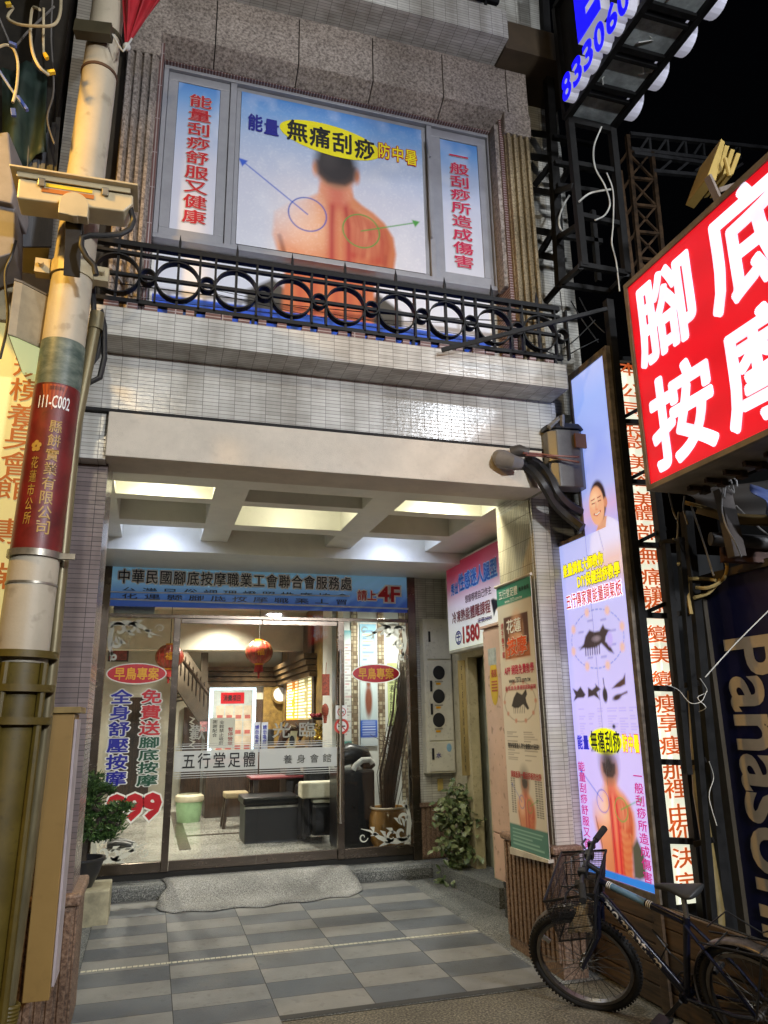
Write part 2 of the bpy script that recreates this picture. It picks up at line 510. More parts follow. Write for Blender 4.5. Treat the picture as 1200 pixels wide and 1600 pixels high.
class Frame:
    """a flat face in the place: origin, right, up; the normal points at whoever reads it"""
    def __init__(s, O, U, V):
        s.O = Vector(O); s.U = Vector(U).normalized(); s.V = Vector(V).normalized(); s.N = s.U.cross(s.V)
    def w(s, u, v, d=0.0): return s.O + s.U * u + s.V * v + s.N * d
    def px(s, px, py):
        d = CR * ((px - 600) / FPX) - CU * ((py - 800) / FPX) + _fw
        t = (s.O - CAM).dot(s.N) / d.dot(s.N)
        p = CAM + d * t - s.O
        return p.dot(s.U), p.dot(s.V)
    def poly(s, mb, pts, d=0.0, mi=0): mb.poly([s.w(u, v, d) for u, v in pts], mi)
    def slab(s, mb, pts, d0, d1, mi=0): mb.prism([s.w(u, v, d0) for u, v in pts], [s.w(u, v, d1) for u, v in pts], mi)
    def rect(s, mb, u0, v0, u1, v1, d=0.0, mi=0): s.poly(mb, [(u0, v0), (u1, v0), (u1, v1), (u0, v1)], d, mi)
    def rslab(s, mb, u0, v0, u1, v1, d0, d1, mi=0): s.slab(mb, [(u0, v0), (u1, v0), (u1, v1), (u0, v1)], d0, d1, mi)
    def ell(s, mb, cu, cv, ru, rv, d=0.0, n=40, mi=0):
        s.poly(mb, [(cu + ru * math.cos(2 * math.pi * i / n), cv + rv * math.sin(2 * math.pi * i / n)) for i in range(n)], d, mi)
    def ering(s, mb, cu, cv, ru, rv, t, d=0.0, n=40, mi=0, a0=0.0, a1=2 * math.pi):
        o = [(cu + ru * math.cos(a0 + (a1 - a0) * i / n), cv + rv * math.sin(a0 + (a1 - a0) * i / n)) for i in range(n + 1)]
        q = [(cu + (ru - t) * math.cos(a0 + (a1 - a0) * i / n), cv + (rv - t) * math.sin(a0 + (a1 - a0) * i / n)) for i in range(n + 1)]
        for i in range(n): s.poly(mb, [o[i], o[i + 1], q[i + 1], q[i]], d, mi)
    def ribbon(s, mb, pts, wd, d=0.0, mi=0):
        pts = [Vector((p[0], p[1])) for p in pts]; N = len(pts)
        ws = wd if isinstance(wd, (list, tuple)) else [wd] * N
        L = []; R = []
        for i in range(N):
            t = (pts[min(i + 1, N - 1)] - pts[max(i - 1, 0)])
            if t.length < 1e-9: t = Vector((1, 0))
            t.normalize(); n = Vector((-t.y, t.x))
            L.append(pts[i] + n * ws[i] / 2); R.append(pts[i] - n * ws[i] / 2)
        for i in range(N - 1): s.poly(mb, [R[i], R[i + 1], L[i + 1], L[i]], d, mi)
    def _put(s, mb, vs, fs, d, mi, ext=0.0):
        P = [s.w(q[0], q[1], d + q[2]) for q in vs]
        mb.add(P, fs, mi)
        if ext > 0:
            Q = [s.w(q[0], q[1], d - ext) for q in vs]
            ec = {}
            for f in fs:
                for i in range(len(f)):
                    a, b = f[i], f[(i + 1) % len(f)]
                    k = (min(a, b), max(a, b)); ec.setdefault(k, []).append((a, b))
            n = len(P)
            sides = [(a[0][1], a[0][0], a[0][0] + n, a[0][1] + n) for a in ec.values() if len(a) == 1]
            mb.add(P + Q, sides, mi + 1)
    def text(s, mb, body, u0, v0, u1, v1, bold=0.0, d=0.0, mi=0, grow=0.0, res=2, ext=0.0, shear=0.0, clip=None, rot=0):
        """fit one line of writing into a rectangle (grow widens strokes for an outline without moving it)"""
        b_vs, _ = glyph(body, bold, res)
        vs, fs = glyph(body, bold + grow, res)
        if not len(vs): return
        lo, hi = b_vs[:, :2].min(0), b_vs[:, :2].max(0)
        zz = vs[:, 2]; q = (vs[:, :2] - lo) / np.maximum(hi - lo, 1e-6)
        if rot == -90: q = np.stack([q[:, 1], 1 - q[:, 0]], 1)
        u = u0 + q[:, 0] * (u1 - u0) + shear * (q[:, 1]) * (v1 - v0); v = v0 + q[:, 1] * (v1 - v0)
        pts = list(zip(u, v, zz))
        if clip: pts, fs = clip_poly(pts, fs, *clip)
        s._put(mb, pts, fs, d, mi, ext)
    def cells(s, mb, body, u0, v0, u1, v1, bold=0.0, d=0.0, mi=0, grow=0.0, horiz=False, fill=0.94, ext=0.0, colors=None, res=2, clip=None):
        """one character per equal cell, down a column or along a row"""
        n = len(body)
        for i, ch in enumerate(body):
            if ch == ' ': continue
            if horiz: a0, a1, b0, b1 = u0 + (u1 - u0) * i / n, u0 + (u1 - u0) * (i + 1) / n, v0, v1
            else: a0, a1, b1, b0 = u0, u1, v1 - (v1 - v0) * i / n, v1 - (v1 - v0) * (i + 1) / n
            vs, fs = glyph(ch, bold + grow, res); zz = vs[:, 2]; vs = vs[:, :2]
            if ord(ch) < 256:
                b_, _ = glyph(ch, bold, res); b_ = b_[:, :2]; lo, hi = b_.min(0), b_.max(0); q = (vs - lo) / np.maximum(hi - lo, 1e-6)
                q[:, 0] = .12 + q[:, 0] * .76; q[:, 1] = .04 + q[:, 1] * .92
            else: q = (vs - np.array([0.0, -0.12])) / 1.0
            q = 0.5 + (q - 0.5) * fill
            pts = [(a0 + x * (a1 - a0), b0 + y * (b1 - b0), z) for (x, y), z in zip(q, zz)]
            ff = fs
            if clip: pts, ff = clip_poly(pts, fs, *clip)
            s._put(mb, pts, ff, d, (colors[i] if colors else mi), ext)

def clip_poly(pts, fs, vmin, vmax):
    op = []; of = []
    for f in fs:
        P = [pts[i] for i in f]
        for lim, sg in ((vmin, 1), (vmax, -1)):
            Q = []
            for i in range(len(P)):
                a, b = P[i - 1], P[i]
                ina, inb = sg * (a[1] - lim) >= 0, sg * (b[1] - lim) >= 0
                if ina != inb:
                    t = (lim - a[1]) / (b[1] - a[1]); Q.append((a[0] + t * (b[0] - a[0]), lim, b[2]))
                if inb: Q.append(b)
            P = Q
            if len(P) < 3: break
        if len(P) >= 3: of.append(tuple(range(len(op), len(op) + len(P)))); op += P
    return op, of

def SF(y): return Frame((0, y, 0), (1, 0, 0), (0, 0, 1))          # faces the street (south)
def WF(x): return Frame((x, 0, 0), (0, -1, 0), (0, 0, 1))         # faces west

class Paint:
    """a printed picture worked out as colours on a fine grid"""
    def __init__(s, w, h, asp):
        s.w, s.h = w, h
        y, x = np.mgrid[0:h, 0:w]
        s.x = x / (w - 1) * asp; s.y = y / (h - 1); s.asp = asp
        s.a = np.ones((h, w, 3))
        s.px = 1.0 / h
    def mix(s, mask, col):
        c = np.array(lin(col)); s.a = s.a * (1 - mask[..., None]) + c * mask[..., None]
    def vgrad(s, stops):
        ys = [k for k, _ in stops]; cs = np.array([lin(c) for _, c in stops])
        s.a = np.stack([np.interp(s.y, ys, cs[:, i]) for i in range(3)], -1)
    def sdf_ell(s, cx, cy, rx, ry, rot=0.0):
        dx, dy = s.x - cx, s.y - cy; c, n = math.cos(rot), math.sin(rot)
        u, v = (dx * c + dy * n) / rx, (-dx * n + dy * c) / ry
        return (np.sqrt(u * u + v * v) - 1) * min(rx, ry)
    def ell(s, cx, cy, rx, ry, col, soft=0.004, alpha=1.0, rot=0.0):
        s.mix(np.clip(.5 - s.sdf_ell(cx, cy, rx, ry, rot) / (2 * soft), 0, 1) * alpha, col)
    def ring(s, cx, cy, rx, ry, t, col, soft=0.003):
        s.mix(np.clip(.5 - (np.abs(s.sdf_ell(cx, cy, rx, ry)) - t / 2) / (2 * soft), 0, 1), col)
    def sdf_poly(s, pts):
        P = np.array(pts, float); n = len(P)
        d = np.full(s.x.shape, 1e9); ins = np.zeros(s.x.shape, bool)
        for i in range(n):
            a, b = P[i - 1], P[i]; e = b - a
            wx, wy = s.x - a[0], s.y - a[1]
            t = np.clip((wx * e[0] + wy * e[1]) / max(e @ e, 1e-12), 0, 1)
            d = np.minimum(d, np.hypot(wx - t * e[0], wy - t * e[1]))
            c = ((a[1] > s.y) != (b[1] > s.y))
            xx = a[0] + (s.y - a[1]) * e[0] / (e[1] if abs(e[1]) > 1e-12 else 1e-12)
            ins ^= c & (s.x < xx)
        return np.where(ins, -d, d)
    def poly(s, pts, col, soft=0.004, alpha=1.0):
        s.mix(np.clip(.5 - s.sdf_poly(pts) / (2 * soft), 0, 1) * alpha, col)
    def line(s, pts, wd, col, soft=0.003, alpha=1.0):
        d = np.full(s.x.shape, 1e9)
        for a, b in zip(pts[:-1], pts[1:]):
            a, b = np.array(a, float), np.array(b, float); e = b - a
            wx, wy = s.x - a[0], s.y - a[1]
            t = np.clip((wx * e[0] + wy * e[1]) / max(e @ e, 1e-12), 0, 1)
            d = np.minimum(d, np.hypot(wx - t * e[0], wy - t * e[1]))
        s.mix(np.clip(.5 - (d - wd / 2) / (2 * soft), 0, 1) * alpha, col)
    def noise(s, cells, seed=1):
        r = np.random.RandomState(seed); g = r.rand(cells + 2, int(cells * max(s.asp, .3)) + 3)
        fx = s.x / s.asp * (g.shape[1] - 2); fy = s.y * cells
        ix, iy = np.minimum(fx.astype(int), g.shape[1] - 2), np.minimum(fy.astype(int), cells)
        tx, ty = fx - ix, fy - iy; tx = tx * tx * (3 - 2 * tx); ty = ty * ty * (3 - 2 * ty)
        return (g[iy, ix] * (1 - tx) + g[iy, ix + 1] * tx) * (1 - ty) + (g[iy + 1, ix] * (1 - tx) + g[iy + 1, ix + 1] * tx) * ty
    def mesh(s, F, u0, v0, u1, v1, d, keep=None):
        mb = MB(); h, w = s.h, s.w
        us = np.linspace(u0, u1, w); vs = np.linspace(v0, v1, h)
        O = np.array(F.O + F.N * d); U = np.array(F.U); V = np.array(F.V)
        P = O + us[None, :, None] * U + vs[:, None, None] * V
        mb.v = [tuple(p) for p in P.reshape(-1, 3)]
        i = np.arange((h - 1) * (w - 1)); r, c = i // (w - 1), i % (w - 1)
        a = r * w + c
        mb.f = [tuple(q) for q in np.stack([a, a + 1, a + w + 1, a + w], 1).tolist()]
        mb.m = [0] * len(mb.f)
        mb.c = np.concatenate([np.clip(s.a, 0, 1).reshape(-1, 3), np.ones((h * w, 1))], 1)
        return mb
# ------------------------------------------------------------------ materials of the place
T_white = tilemat('glazed_white_tile', (0.66, 0.65, 0.60), (0.20, 0.19, 0.175), 0.105, 0.0262, rough=0.20, col2=(0.58, 0.57, 0.52))
T_pier = tilemat('glazed_pier_tile', (0.30, 0.245, 0.24), (0.05, 0.043, 0.043), 0.21, 0.030, rough=0.25)
T_vert = tilemat('upright_white_tile', (0.60, 0.55, 0.40), (0.13, 0.11, 0.08), 0.20, 0.030, vert=True, rough=0.28, col2=(0.55, 0.5, 0.37))
T_red = tilemat('red_brown_mosaic', (0.16, 0.07, 0.06), (0.42, 0.36, 0.36), 0.30, 0.024, mortar=0.004, rough=0.35, vert=True)
T_redr = tilemat('red_brown_mosaic_row', (0.16, 0.07, 0.06), (0.42, 0.36, 0.36), 0.30, 0.024, mortar=0.004, rough=0.35)
G_pink = speckle('pink_granite', (0.29, 0.245, 0.21), (0.12, 0.097, 0.083), (0.46, 0.40, 0.35), rough=0.42, scale=46)
G_yellowlit = speckle('granite_yellow_lit', (0.27, 0.21, 0.12), (0.10, 0.075, 0.045), (0.42, 0.34, 0.21), rough=0.55, scale=55, bump=0.3)  # granite of the right pilaster with yellowish lamp light in its colour
G_dado = speckle('brown_granite', (0.21, 0.13, 0.085), (0.09, 0.055, 0.04), (0.34, 0.24, 0.17), rough=0.5, scale=60, bump=0.2)
PEBBLE = speckle('washed_pebble', (0.13, 0.135, 0.13), (0.035, 0.035, 0.035), (0.36, 0.36, 0.34), rough=0.8, scale=95, bump=0.6)
STREET = speckle('street_concrete', (0.105, 0.092, 0.068), (0.03, 0.026, 0.02), (0.26, 0.23, 0.17), rough=0.8, scale=70, bump=0.7)
PLASTER = M('cream_plaster', (0.66, 0.59, 0.48), 0.7, var=0.10, scale=3.5, bump=0.3, bscale=160, spots=.08)
CEIL = M('ceiling_paint', (0.80, 0.79, 0.70), 0.40, var=0.07, scale=2.5, spots=.06)
IRON = M('black_iron', (0.007, 0.007, 0.008), 0.5, 0.0, var=0.4, scale=20, spec=.3)
ALU = M('grey_aluminium', (0.33, 0.335, 0.365), 0.42, 0.25, var=0.08, scale=9)
STEEL = M('brushed_steel', (0.15, 0.12, 0.095), 0.24, 0.9, var=0.10, scale=5, stretch=(1, 1, 3))
DARK = M('dark_gap', (0.012, 0.011, 0.010), 0.8)
BROWNDK = M('recess_shade_brown', (0.055, 0.04, 0.022), 0.6)

# ------------------------------------------------------------------ ground
g = MB(); g.add([(-60, -60, 0), (60, -60, 0), (60, 4.93, 0), (-60, 4.93, 0)], [(0, 1, 2, 3)])
g.add([(-60, 4.93, 0), (60, 4.93, 0), (60, 4.95, -0.006), (-60, 4.95, -0.006)], [(0, 1, 2, 3)])
g.add([(-60, 4.95, -0.006), (60, 4.95, -0.006), (60, 80, -0.006), (-60, 80, -0.006)], [(0, 1, 2, 3)])
g.build('ground', STREET, kind='structure')
g = MB(); g.add([(-0.62, 4.93, 0.004), (3.0, 4.93, 0.004), (3.45, 8.3, floor_z(8.3)), (-0.62, 8.3, floor_z(8.3))], [(0, 1, 2, 3)])
g.build('porch_floor', PEBBLE, kind='structure')
T_slate = M('slate_paver', (0.080, 0.089, 0.100), 0.50, var=0.14, scale=3.2, bump=0.3, bscale=200, spots=.22)
T_taupe = M('taupe_paver', (0.184, 0.180, 0.168), 0.55, var=0.14, scale=3.2, bump=0.3, bscale=200, spots=.22)
T_slate2 = M('slate_paver_worn', (0.084, 0.092, 0.102), 0.44, var=0.16, scale=4.2, bump=0.3, bscale=190, spots=.3)
T_taupe2 = M('taupe_paver_worn', (0.180, 0.176, 0.166), 0.5, var=0.16, scale=4.2, bump=0.3, bscale=190, spots=.3)
T_joint = M('paver_joint', (0.035, 0.034, 0.032), 0.8)
xs = [-0.36, 0.235, 0.83, 1.42, 2.02, 2.62]
tm = MB(); td = 0.28
for r in range(-1, 11):
    for c in range(5):
        if r == -1 and c > 1: continue
        x0, x1 = xs[c] + .0025, xs[c + 1] - .0025
        y0, y1 = 5.0 + r * td + .0025, 5.0 + (r + 1) * td - .0025
        if r == -1: y0 = 4.86
        z0, z1 = floor_z(y0) + .009, floor_z(y1) + .009
        if r == -1: z0 = 0.009
        tm.add([(x0, y0, z0), (x1, y0, z0), (x1, y1, z1), (x0, y1, z1)], [(0, 1, 2, 3)], (0 if (c + r) % 2 else 1) + (3 if random.random() < .4 else 0))
tm.add([(xs[0], 4.94, .0075), (xs[-1], 4.94, .0075), (xs[-1], 8.08, floor_z(8.08) + .0072), (xs[0], 8.08, floor_z(8.08) + .0072)], [(0, 1, 2, 3)], 2)
tm.build('pavement', [T_slate, T_taupe, T_joint, T_slate2, T_taupe2], kind='structure')
yl = (atF(125, 1520).y + atF(745, 1458).y) / 2
dm = MB()
n = 78
for i in range(n):
    x = -0.352 + i * (2.965 / n)
    dm.box(x, yl - .014, floor_z(yl) + .007, x + 2.965 / n - .007, yl + .014, floor_z(yl) + .0125)
MOS = M('cream_mosaic', (0.62, 0.58, 0.44), 0.35, var=0.3, scale=30)
dm.build('pavement_strip', MOS, kind='structure')

# ------------------------------------------------------------------ the massage shop
B = thing('shop_building', 'tiled shop building with granite framed upper window and recessed ground floor porch', 'building', (1.2, 5.0, 0))
w = MB()
w.box(-0.83, 4.79, 3.634, 2.87, 5.3, 4.021)                     # frieze over the beam
w.box(-0.83, 4.80, 4.03, -0.56, 5.3, 10.5)                      # strip left of the pilaster
w.box(2.875, 5.12, 0.0, 3.36, 5.4, 10.5)                         # set-back wall on the right
w.box(-0.22, 5.11, 4.1, 2.62, 5.3, 5.1)                         # under the window
w.box(-3, 4.84, 7.19, 2.86, 5.3, 10.5)
w.box(-3.0, 5.0, 0, -0.83, 5.3, 2.0)
w.build('facade_wall', T_white, B)
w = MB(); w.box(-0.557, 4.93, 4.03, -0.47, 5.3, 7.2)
w.build('recess_wall', BROWNDK, B)  # dark brown holds the shade of the recess
# left and right piers
p = MB()
p.box(-0.84, 4.95, 0.72, -0.36, 5.45, 3.63)
p.build('pier', T_pier, B, bevel=.004)
d = MB()
d.box(-0.84, 4.925, 0, -0.335, 5.47, 0.70)
for i in range(9):
    x = -0.835 + i * .056
    d.box(x, 4.912, 0.06, x + .036, 4.9255, 0.68)
for i in range(8):
    y = 4.935 + i * .066
    d.box(-0.335, y, 0.06, -0.322, y + .044, 0.68)
d.build('dado', G_dado, B, bevel=.004)
d = MB(); d.box(-0.85, 4.895, 0.703, -0.305, 5.5, 0.765); d.build('dado_ledge', G_dado, B, bevel=.015)
p = MB()
p.box(2.722, 5.01, 0.80, 2.872, 5.64, 3.63)
pw = p.build('pier', T_white, B, bevel=.004)
p = MB(); p.box(2.716, 5.04, 0.80, 2.7215, 5.61, 3.30); p.build('pier_side_tiles', T_vert, B)
p = MB()
p.box(2.70, 4.985, -.01, 2.885, 5.78, 0.76)
for i in range(12):
    y = 4.995 + i * .066
    p.box(2.682, y, 0.10, 2.6998, y + .042, 0.755)
for i in range(3):
    x = 2.71 + i * .062
    p.box(x, 4.968, 0.10, x + .042, 4.9848, 0.755)
p.build('dado', G_dado, B, bevel=.004)
p = MB(); p.box(2.665, 4.95, 0.762, 2.9, 5.80, 0.818); p.build('dado_ledge', G_dado, B, bevel=.018)
# plaster beam over the porch
b = MB(); b.box(-0.372, 4.782, 3.312, 2.722, 5.12, 3.612); b.build('porch_beam', PLASTER, B, bevel=.006)
b = MB(); b.box(-0.83, 4.786, 3.6125, 2.87, 5.1, 3.6335); b.build('beam_joint', DARK, B)
for xa, xb in ((-0.84, -0.373), (2.723, 2.87)): b = MB(); b.box(xa, 4.83, 3.30, xb, 5.0, 3.61); b.build('beam_end', T_white, B)

# coffered porch ceiling
CX = [(-0.36, 0.37), (0.63, 1.62), (1.90, 2.72)]
CY = [(5.60, 5.93), (6.07, 6.72), (6.92, 7.425)]
z0, z1 = 3.40, 3.62
c = MB()
X0, X1, Y0, Y1 = -0.60, 3.32, 5.12, 8.42
c.box(X0, Y0, z0, X1, CY[0][0], z1)
c.box(X0, CY[0][1], z0, X1, CY[1][0], z1)
c.box(X0, CY[1][1], z0, X1, CY[2][0], z1)
c.box(X0, CY[2][1], 3.283, X1, Y1, z1)
for (ya, yb) in CY:
    c.box(X0, ya, z0, CX[0][0], yb, z1); c.box(CX[0][1], ya, z0, CX[1][0], yb, z1)
    c.box(CX[1][1], ya, z0, CX[2][0], yb, z1); c.box(CX[2][1], ya, z0, X1, yb, z1)
c.box(X0, Y0, z1, X1, Y1, z1 + .08)
c.build('porch_ceiling', CEIL, B, bevel=.003)

# porch side walls
w = MB()
w.box(-0.72, 5.45, 0, -0.585, 8.5, 3.6)
w.build('porch_wall', T_white, B)
w = MB()
w.box(3.30, 5.7, 0.0, 3.5, 6.93, 3.6)
w.box(3.30, 6.93, 2.36, 3.5, 7.78, 3.6)
w.box(3.30, 7.78, 0.0, 3.5, 8.5, 3.6)
w.box(3.5, 6.5, 0, 4.4, 6.6, 3.0)
w.build('passage_wall', M('passage_plaster', (0.56, 0.50, 0.34), 0.7, var=.15, scale=5, spots=.3), B)
w = MB(); w.box(2.90, 8.33, 0.78, 3.30, 8.5, 3.5); w.build('porch_back_wall', T_white, B)
w = MB()
w.box(2.895, 8.315, 0.21, 3.30, 8.5, 0.735)
for i in range(7): w.box(2.905 + i * .056, 8.302, 0.23, 2.905 + i * .056 + .038, 8.3148, 0.73)
w.box(2.885, 8.29, 0.736, 3.30, 8.5, 0.779)
w.build('dado', G_dado, B)
# raised sill in front of the shop and the landing of the side passage
s = MB()
ys, ye = 8.09, 8.5
prof = [(ys, floor_z(ys) - .02), (ys - .012, .10), (ys - .006, .165), (ys + .02, .195), (ys + .06, .203), (ye, .205), (ye, 0.0)]
s.prism([(-0.58, y, z) for y, z in prof], [(2.93, y, z) for y, z in prof])
s.prism([(2.931, 8.10, 0), (3.05, 6.72, 0), (3.6, 6.72, 0), (3.6, 8.4, 0), (2.931, 8.4, 0)], [(2.931, 8.10, .204), (3.07, 6.74, .204), (3.6, 6.74, .204), (3.6, 8.4, .204), (2.931, 8.4, .204)])
s.build('entrance_step', PEBBLE, B)

# second floor slab / balcony
s = MB()
s.box(-0.84, 4.527, 4.022, 2.84, 5.3, 4.222)
bs = s.build('balcony_slab', T_white, B, bevel=.004)
s = MB(); s.box(-2.6, 4.527, 7.222, 2.565, 5.3, 7.52); s.build('balcony_slab', T_white, B, bevel=.004)
s = MB(); s.box(2.57, 4.60, 7.20, 3.35, 5.3, 7.50); s.build('upper_slab_end', M('slab_shadow_brown', (0.08, 0.055, 0.03), .7), B)  # cast shadow over this end of the slab is put into the brown
s = MB()
for i in range(26):
    x = -0.45 + i * .126 + random.uniform(-.03, .03)
    s.box(x, 4.545, 4.2225, x + random.uniform(.05, .1), 4.62, 4.225 + random.uniform(.03, .055))
s.build('kerb_tiles', T_redr, B, kind='stuff')

# balcony railing
def railing(zoff, x0, x1, sp, nsp):
    r = MB(); Y = 4.56; zt, zb, zm = 4.70, 4.285, 4.475
    r.box(x0, Y - .022, zt - .018, x1, Y + .022, zt + .018)
    r.box(x0, Y - .015, zt - .075, x1, Y + .015, zt - .055)
    r.box(x0, Y - .018, zb - .014, x1, Y + .018, zb + .014)
    r.box(x0, Y - .013, zm - .011, x1, Y + .013, zm + .011)
    for i in range(nsp):
        x = sp + i * .378
        r.box(x - .008, Y - .014, zb, x + .008, Y + .014, zt + .07)
        r.prism([(x - .008, Y - .01, zt + .07), (x + .008, Y - .01, zt + .07), (x + .008, Y + .01, zt + .07), (x - .008, Y + .01, zt + .07)],
                [(x - .001, Y - .001, zt + .13), (x + .001, Y - .001, zt + .13), (x + .001, Y + .001, zt + .13), (x - .001, Y + .001, zt + .13)])
        r.hoop((x, Y, zm - .005), (0, 1, 0), .138, .009, .055, 40)
        r.hoop((x + .189, Y, zm), (0, 1, 0), .048, .009, .06, 26)
        for dx in (.138, .24):
            r.box(x + dx - .007, Y - .018, zb, x + dx + .007, Y + .018, zt)
        r.box(x + .11, Y - .012, zb - .06, x + .13, Y + .012, zb)
    for k in range(5):                                            # thin wires strung along the inside
        a = (x0 + random.uniform(0, .8), Y + .03, zb + random.uniform(.05, .3)); bq = (x1 - random.uniform(0, .8), Y + .03, zb + random.uniform(.05, .35))
        pts = [Vector(a).lerp(Vector(bq), t / 14) + Vector((0, 0, -.05 * math.sin(math.pi * t / 14))) for t in range(15)]
        r.tube(pts, .0025, 4)
    for q in r.v: pass
    r.v = [(a, b_, c_ + zoff) for a, b_, c_ in r.v]
    return r
railing(0, -0.62, 2.83, -0.376, 9).build('balcony_railing', IRON, B)
railing(3.33, -2.4, 2.5, -2.27, 13).build('balcony_railing', IRON, B)

# granite round the window
gr = MB()
cuts = [-0.475, -0.225, 0.82, 1.313, 1.94, 2.665, 2.86]
cuts = [-0.475, 0.17, 0.822, 1.44, 2.06, 2.66, 2.862]
for a, b_ in zip(cuts[:-1], cuts[1:]): gr.prism([(a + .004, 4.80, 6.732), (a + .004, 4.955, 6.648), (a + .004, 5.3, 6.648), (a + .004, 5.3, 7.19), (a + .004, 4.80, 7.19)], [(b_ - .004, 4.80, 6.732), (b_ - .004, 4.955, 6.648), (b_ - .004, 5.3, 6.648), (b_ - .004, 5.3, 7.19), (b_ - .004, 4.80, 7.19)])
gr.build('granite_lintel', G_pink, B, bevel=.003)
gr = MB(); gr.prism([(-.47, 4.815, 6.745), (-.47, 4.96, 6.668), (-.47, 5.2, 6.66), (-.47, 5.2, 7.18), (-.47, 4.815, 7.18)], [(2.855, 4.815, 6.745), (2.855, 4.96, 6.668), (2.855, 5.2, 6.66), (2.855, 5.2, 7.18), (2.855, 4.815, 7.18)]); gr.build('lintel_joint', DARK, B)
gr = MB(); gr.box(-3.0, 4.815, 7.19, 2.862, 5.2, 7.219); gr.build('granite_band', G_pink, B)
for nm, xa, xb, mt in (('pilaster', -0.462, -0.232, G_pink), ('pilaster', 2.625, 2.86, G_yellowlit)):
    q = MB()
    q.box(xa, 4.835, 4.23, xb, 5.35, 6.52)
    k = 4; wd = (xb - xa) / k
    for i in range(k):
        x = xa + i * wd
        q.prism([(x + .006, 4.8345, 4.23), (x + .010, 4.80, 4.23), (x + wd * .55, 4.80, 4.23), (x + wd - .010, 4.82, 4.23), (x + wd - .006, 4.8345, 4.23)],
                [(x + .006, 4.8345, 6.515), (x + .010, 4.80, 6.515), (x + wd * .55, 4.80, 6.515), (x + wd - .010, 4.82, 6.515), (x + wd - .006, 4.8345, 6.515)])
    q.build(nm, mt, B)
    q = MB(); q.prism([(xa - .01, 4.805, 6.521), (xb + .01, 4.805, 6.521), (xb + .01, 5.3, 6.521), (xa - .01, 5.3, 6.521)],
                      [(xa - .01, 4.79, 6.73), (xb + .01, 4.79, 6.73), (xb + .01, 5.3, 6.73), (xa - .01, 5.3, 6.73)])
    q.build('pilaster_cap', G_pink, B, bevel=.01)
q = MB(); q.box(-0.2315, 4.86, 4.23, -0.20, 5.3, 6.73); q.build('reveal_tiles', T_red, B)
q = MB(); q.box(2.592, 4.86, 4.23, 2.6245, 5.3, 6.73); q.build('reveal_tiles', T_redr, B)
q = MB(); q.box(-0.20, 4.962, 6.640, 2.592, 5.3, 6.6475); q.build('reveal_tiles', T_red, B)
q = MB(); q.box(2.555, 4.88, 5.06, 2.5915, 5.0, 6.654); q.build('reveal_return', G_pink, B)

# upper window: aluminium frame, two casements and the fixed middle light
F2 = SF(5.05)
win = MB()
def sash(F, mb, u0, v0, u1, v1, t, d0, d1):
    F.rslab(mb, u0, v0, u1, v0 + t, d0, d1); F.rslab(mb, u0, v1 - t, u1, v1, d0, d1)
    F.rslab(mb, u0, v0 + t, u0 + t, v1 - t, d0, d1); F.rslab(mb, u1 - t, v0 + t, u1, v1 - t, d0, d1)
sash(F2, win, -0.197, 5.09, 2.575, 6.65, .035, -.06, .05)
F2.rslab(win, 0.315, 5.125, 0.365, 6.615, -.06, .04)
F2.rslab(win, 1.975, 5.125, 2.02, 6.615, -.06, .04)
W = win.build('upper_window', ALU, B, bevel=.003)
sh = MB(); sash(F2, sh, -0.160, 5.128, 0.312, 6.612, .075, -.02, .022); sh.build('casement', ALU, W, bevel=.004)
sh = MB(); sash(F2, sh, 2.023, 5.128, 2.537, 6.612, .082, -.02, .022); sh.build('casement', ALU, W, bevel=.004)
sh = MB(); sash(F2, sh, 0.368, 5.128, 1.972, 6.612, .035, -.02, .010); sh.build('fixed_light', ALU, W, bevel=.003)
ld = MB(); ld.cyl(at(668, 218, y=4.99), at(671, 245, y=4.99), .012, n=10); ld.tube([at(669, 240, y=4.99), at(672, 330, y=4.985), at(675, 372, y=4.99)], .007, 8)
ld.build('window_stay', ALU, W, smooth=True)

# ------------------------------------------------------------------ shopfront on the porch
YD = 8.35
FD = SF(YD)
fr = MB()
fr.box(-0.585, YD - .05, 0.205, -0.475, YD + .06, 3.41)
fr.box(2.805, YD - .05, 0.205, 2.90, YD + .06, 3.41)
fr.box(-0.475, YD - .03, 2.752, 2.805, YD + .05, 2.79)
fr.box(-0.475, YD - .04, 3.355, 2.805, YD + .05, 3.41)
fr.box(0.185, YD - .035, 0.265, 0.255, YD + .03, 2.752)
fr.box(1.972, YD - .035, 0.265, 2.045, YD + .03, 2.752)
fr.box(-0.475, YD - .03, 0.265, 0.185, YD + .03, 0.362)
fr.box(2.045, YD - .03, 0.265, 2.805, YD + .03, 0.362)
SFM = fr.build('shopfront_frame', STEEL, B, bevel=.004)
fr = MB(); fr.box(-0.585, YD - .02, 0.206, 2.90, YD + .04, 0.264); fr.build('threshold', DARK, SFM)
GL = glassmat('shop_glass', refl=0.035, haze=.004)
PANES = []
for nm, a, b_ in (('side_pane', -0.475, 0.185), ('side_pane', 2.045, 2.805), ('sliding_door', 0.256, 1.119), ('sliding_door', 1.125, 1.971)):
    gm = MB(); FD.rect(gm, a, 0.36, b_, 2.752, 0); PANES.append(gm.build(nm, GL, B))
gm = MB(); FD.rect(gm, -0.475, 2.79, 2.805, 3.355, -.01); gm.build('transom_pane', GL, B)
hd = MB()
hd.tube([(1.992, YD - .075, 0.62), (1.992, YD - .085, 0.8), (1.992, YD - .085, 2.25), (1.992, YD - .075, 2.42)], .014, 10)
for z in (.72, 2.3): hd.cyl((1.992, YD - .085, z), (1.992, YD - .03, z), .008, n=8)
hd.build('door_handle', M('polished_chrome', (.75, .72, .72), .08, 1.0, var=.05), PANES[3], smooth=True)
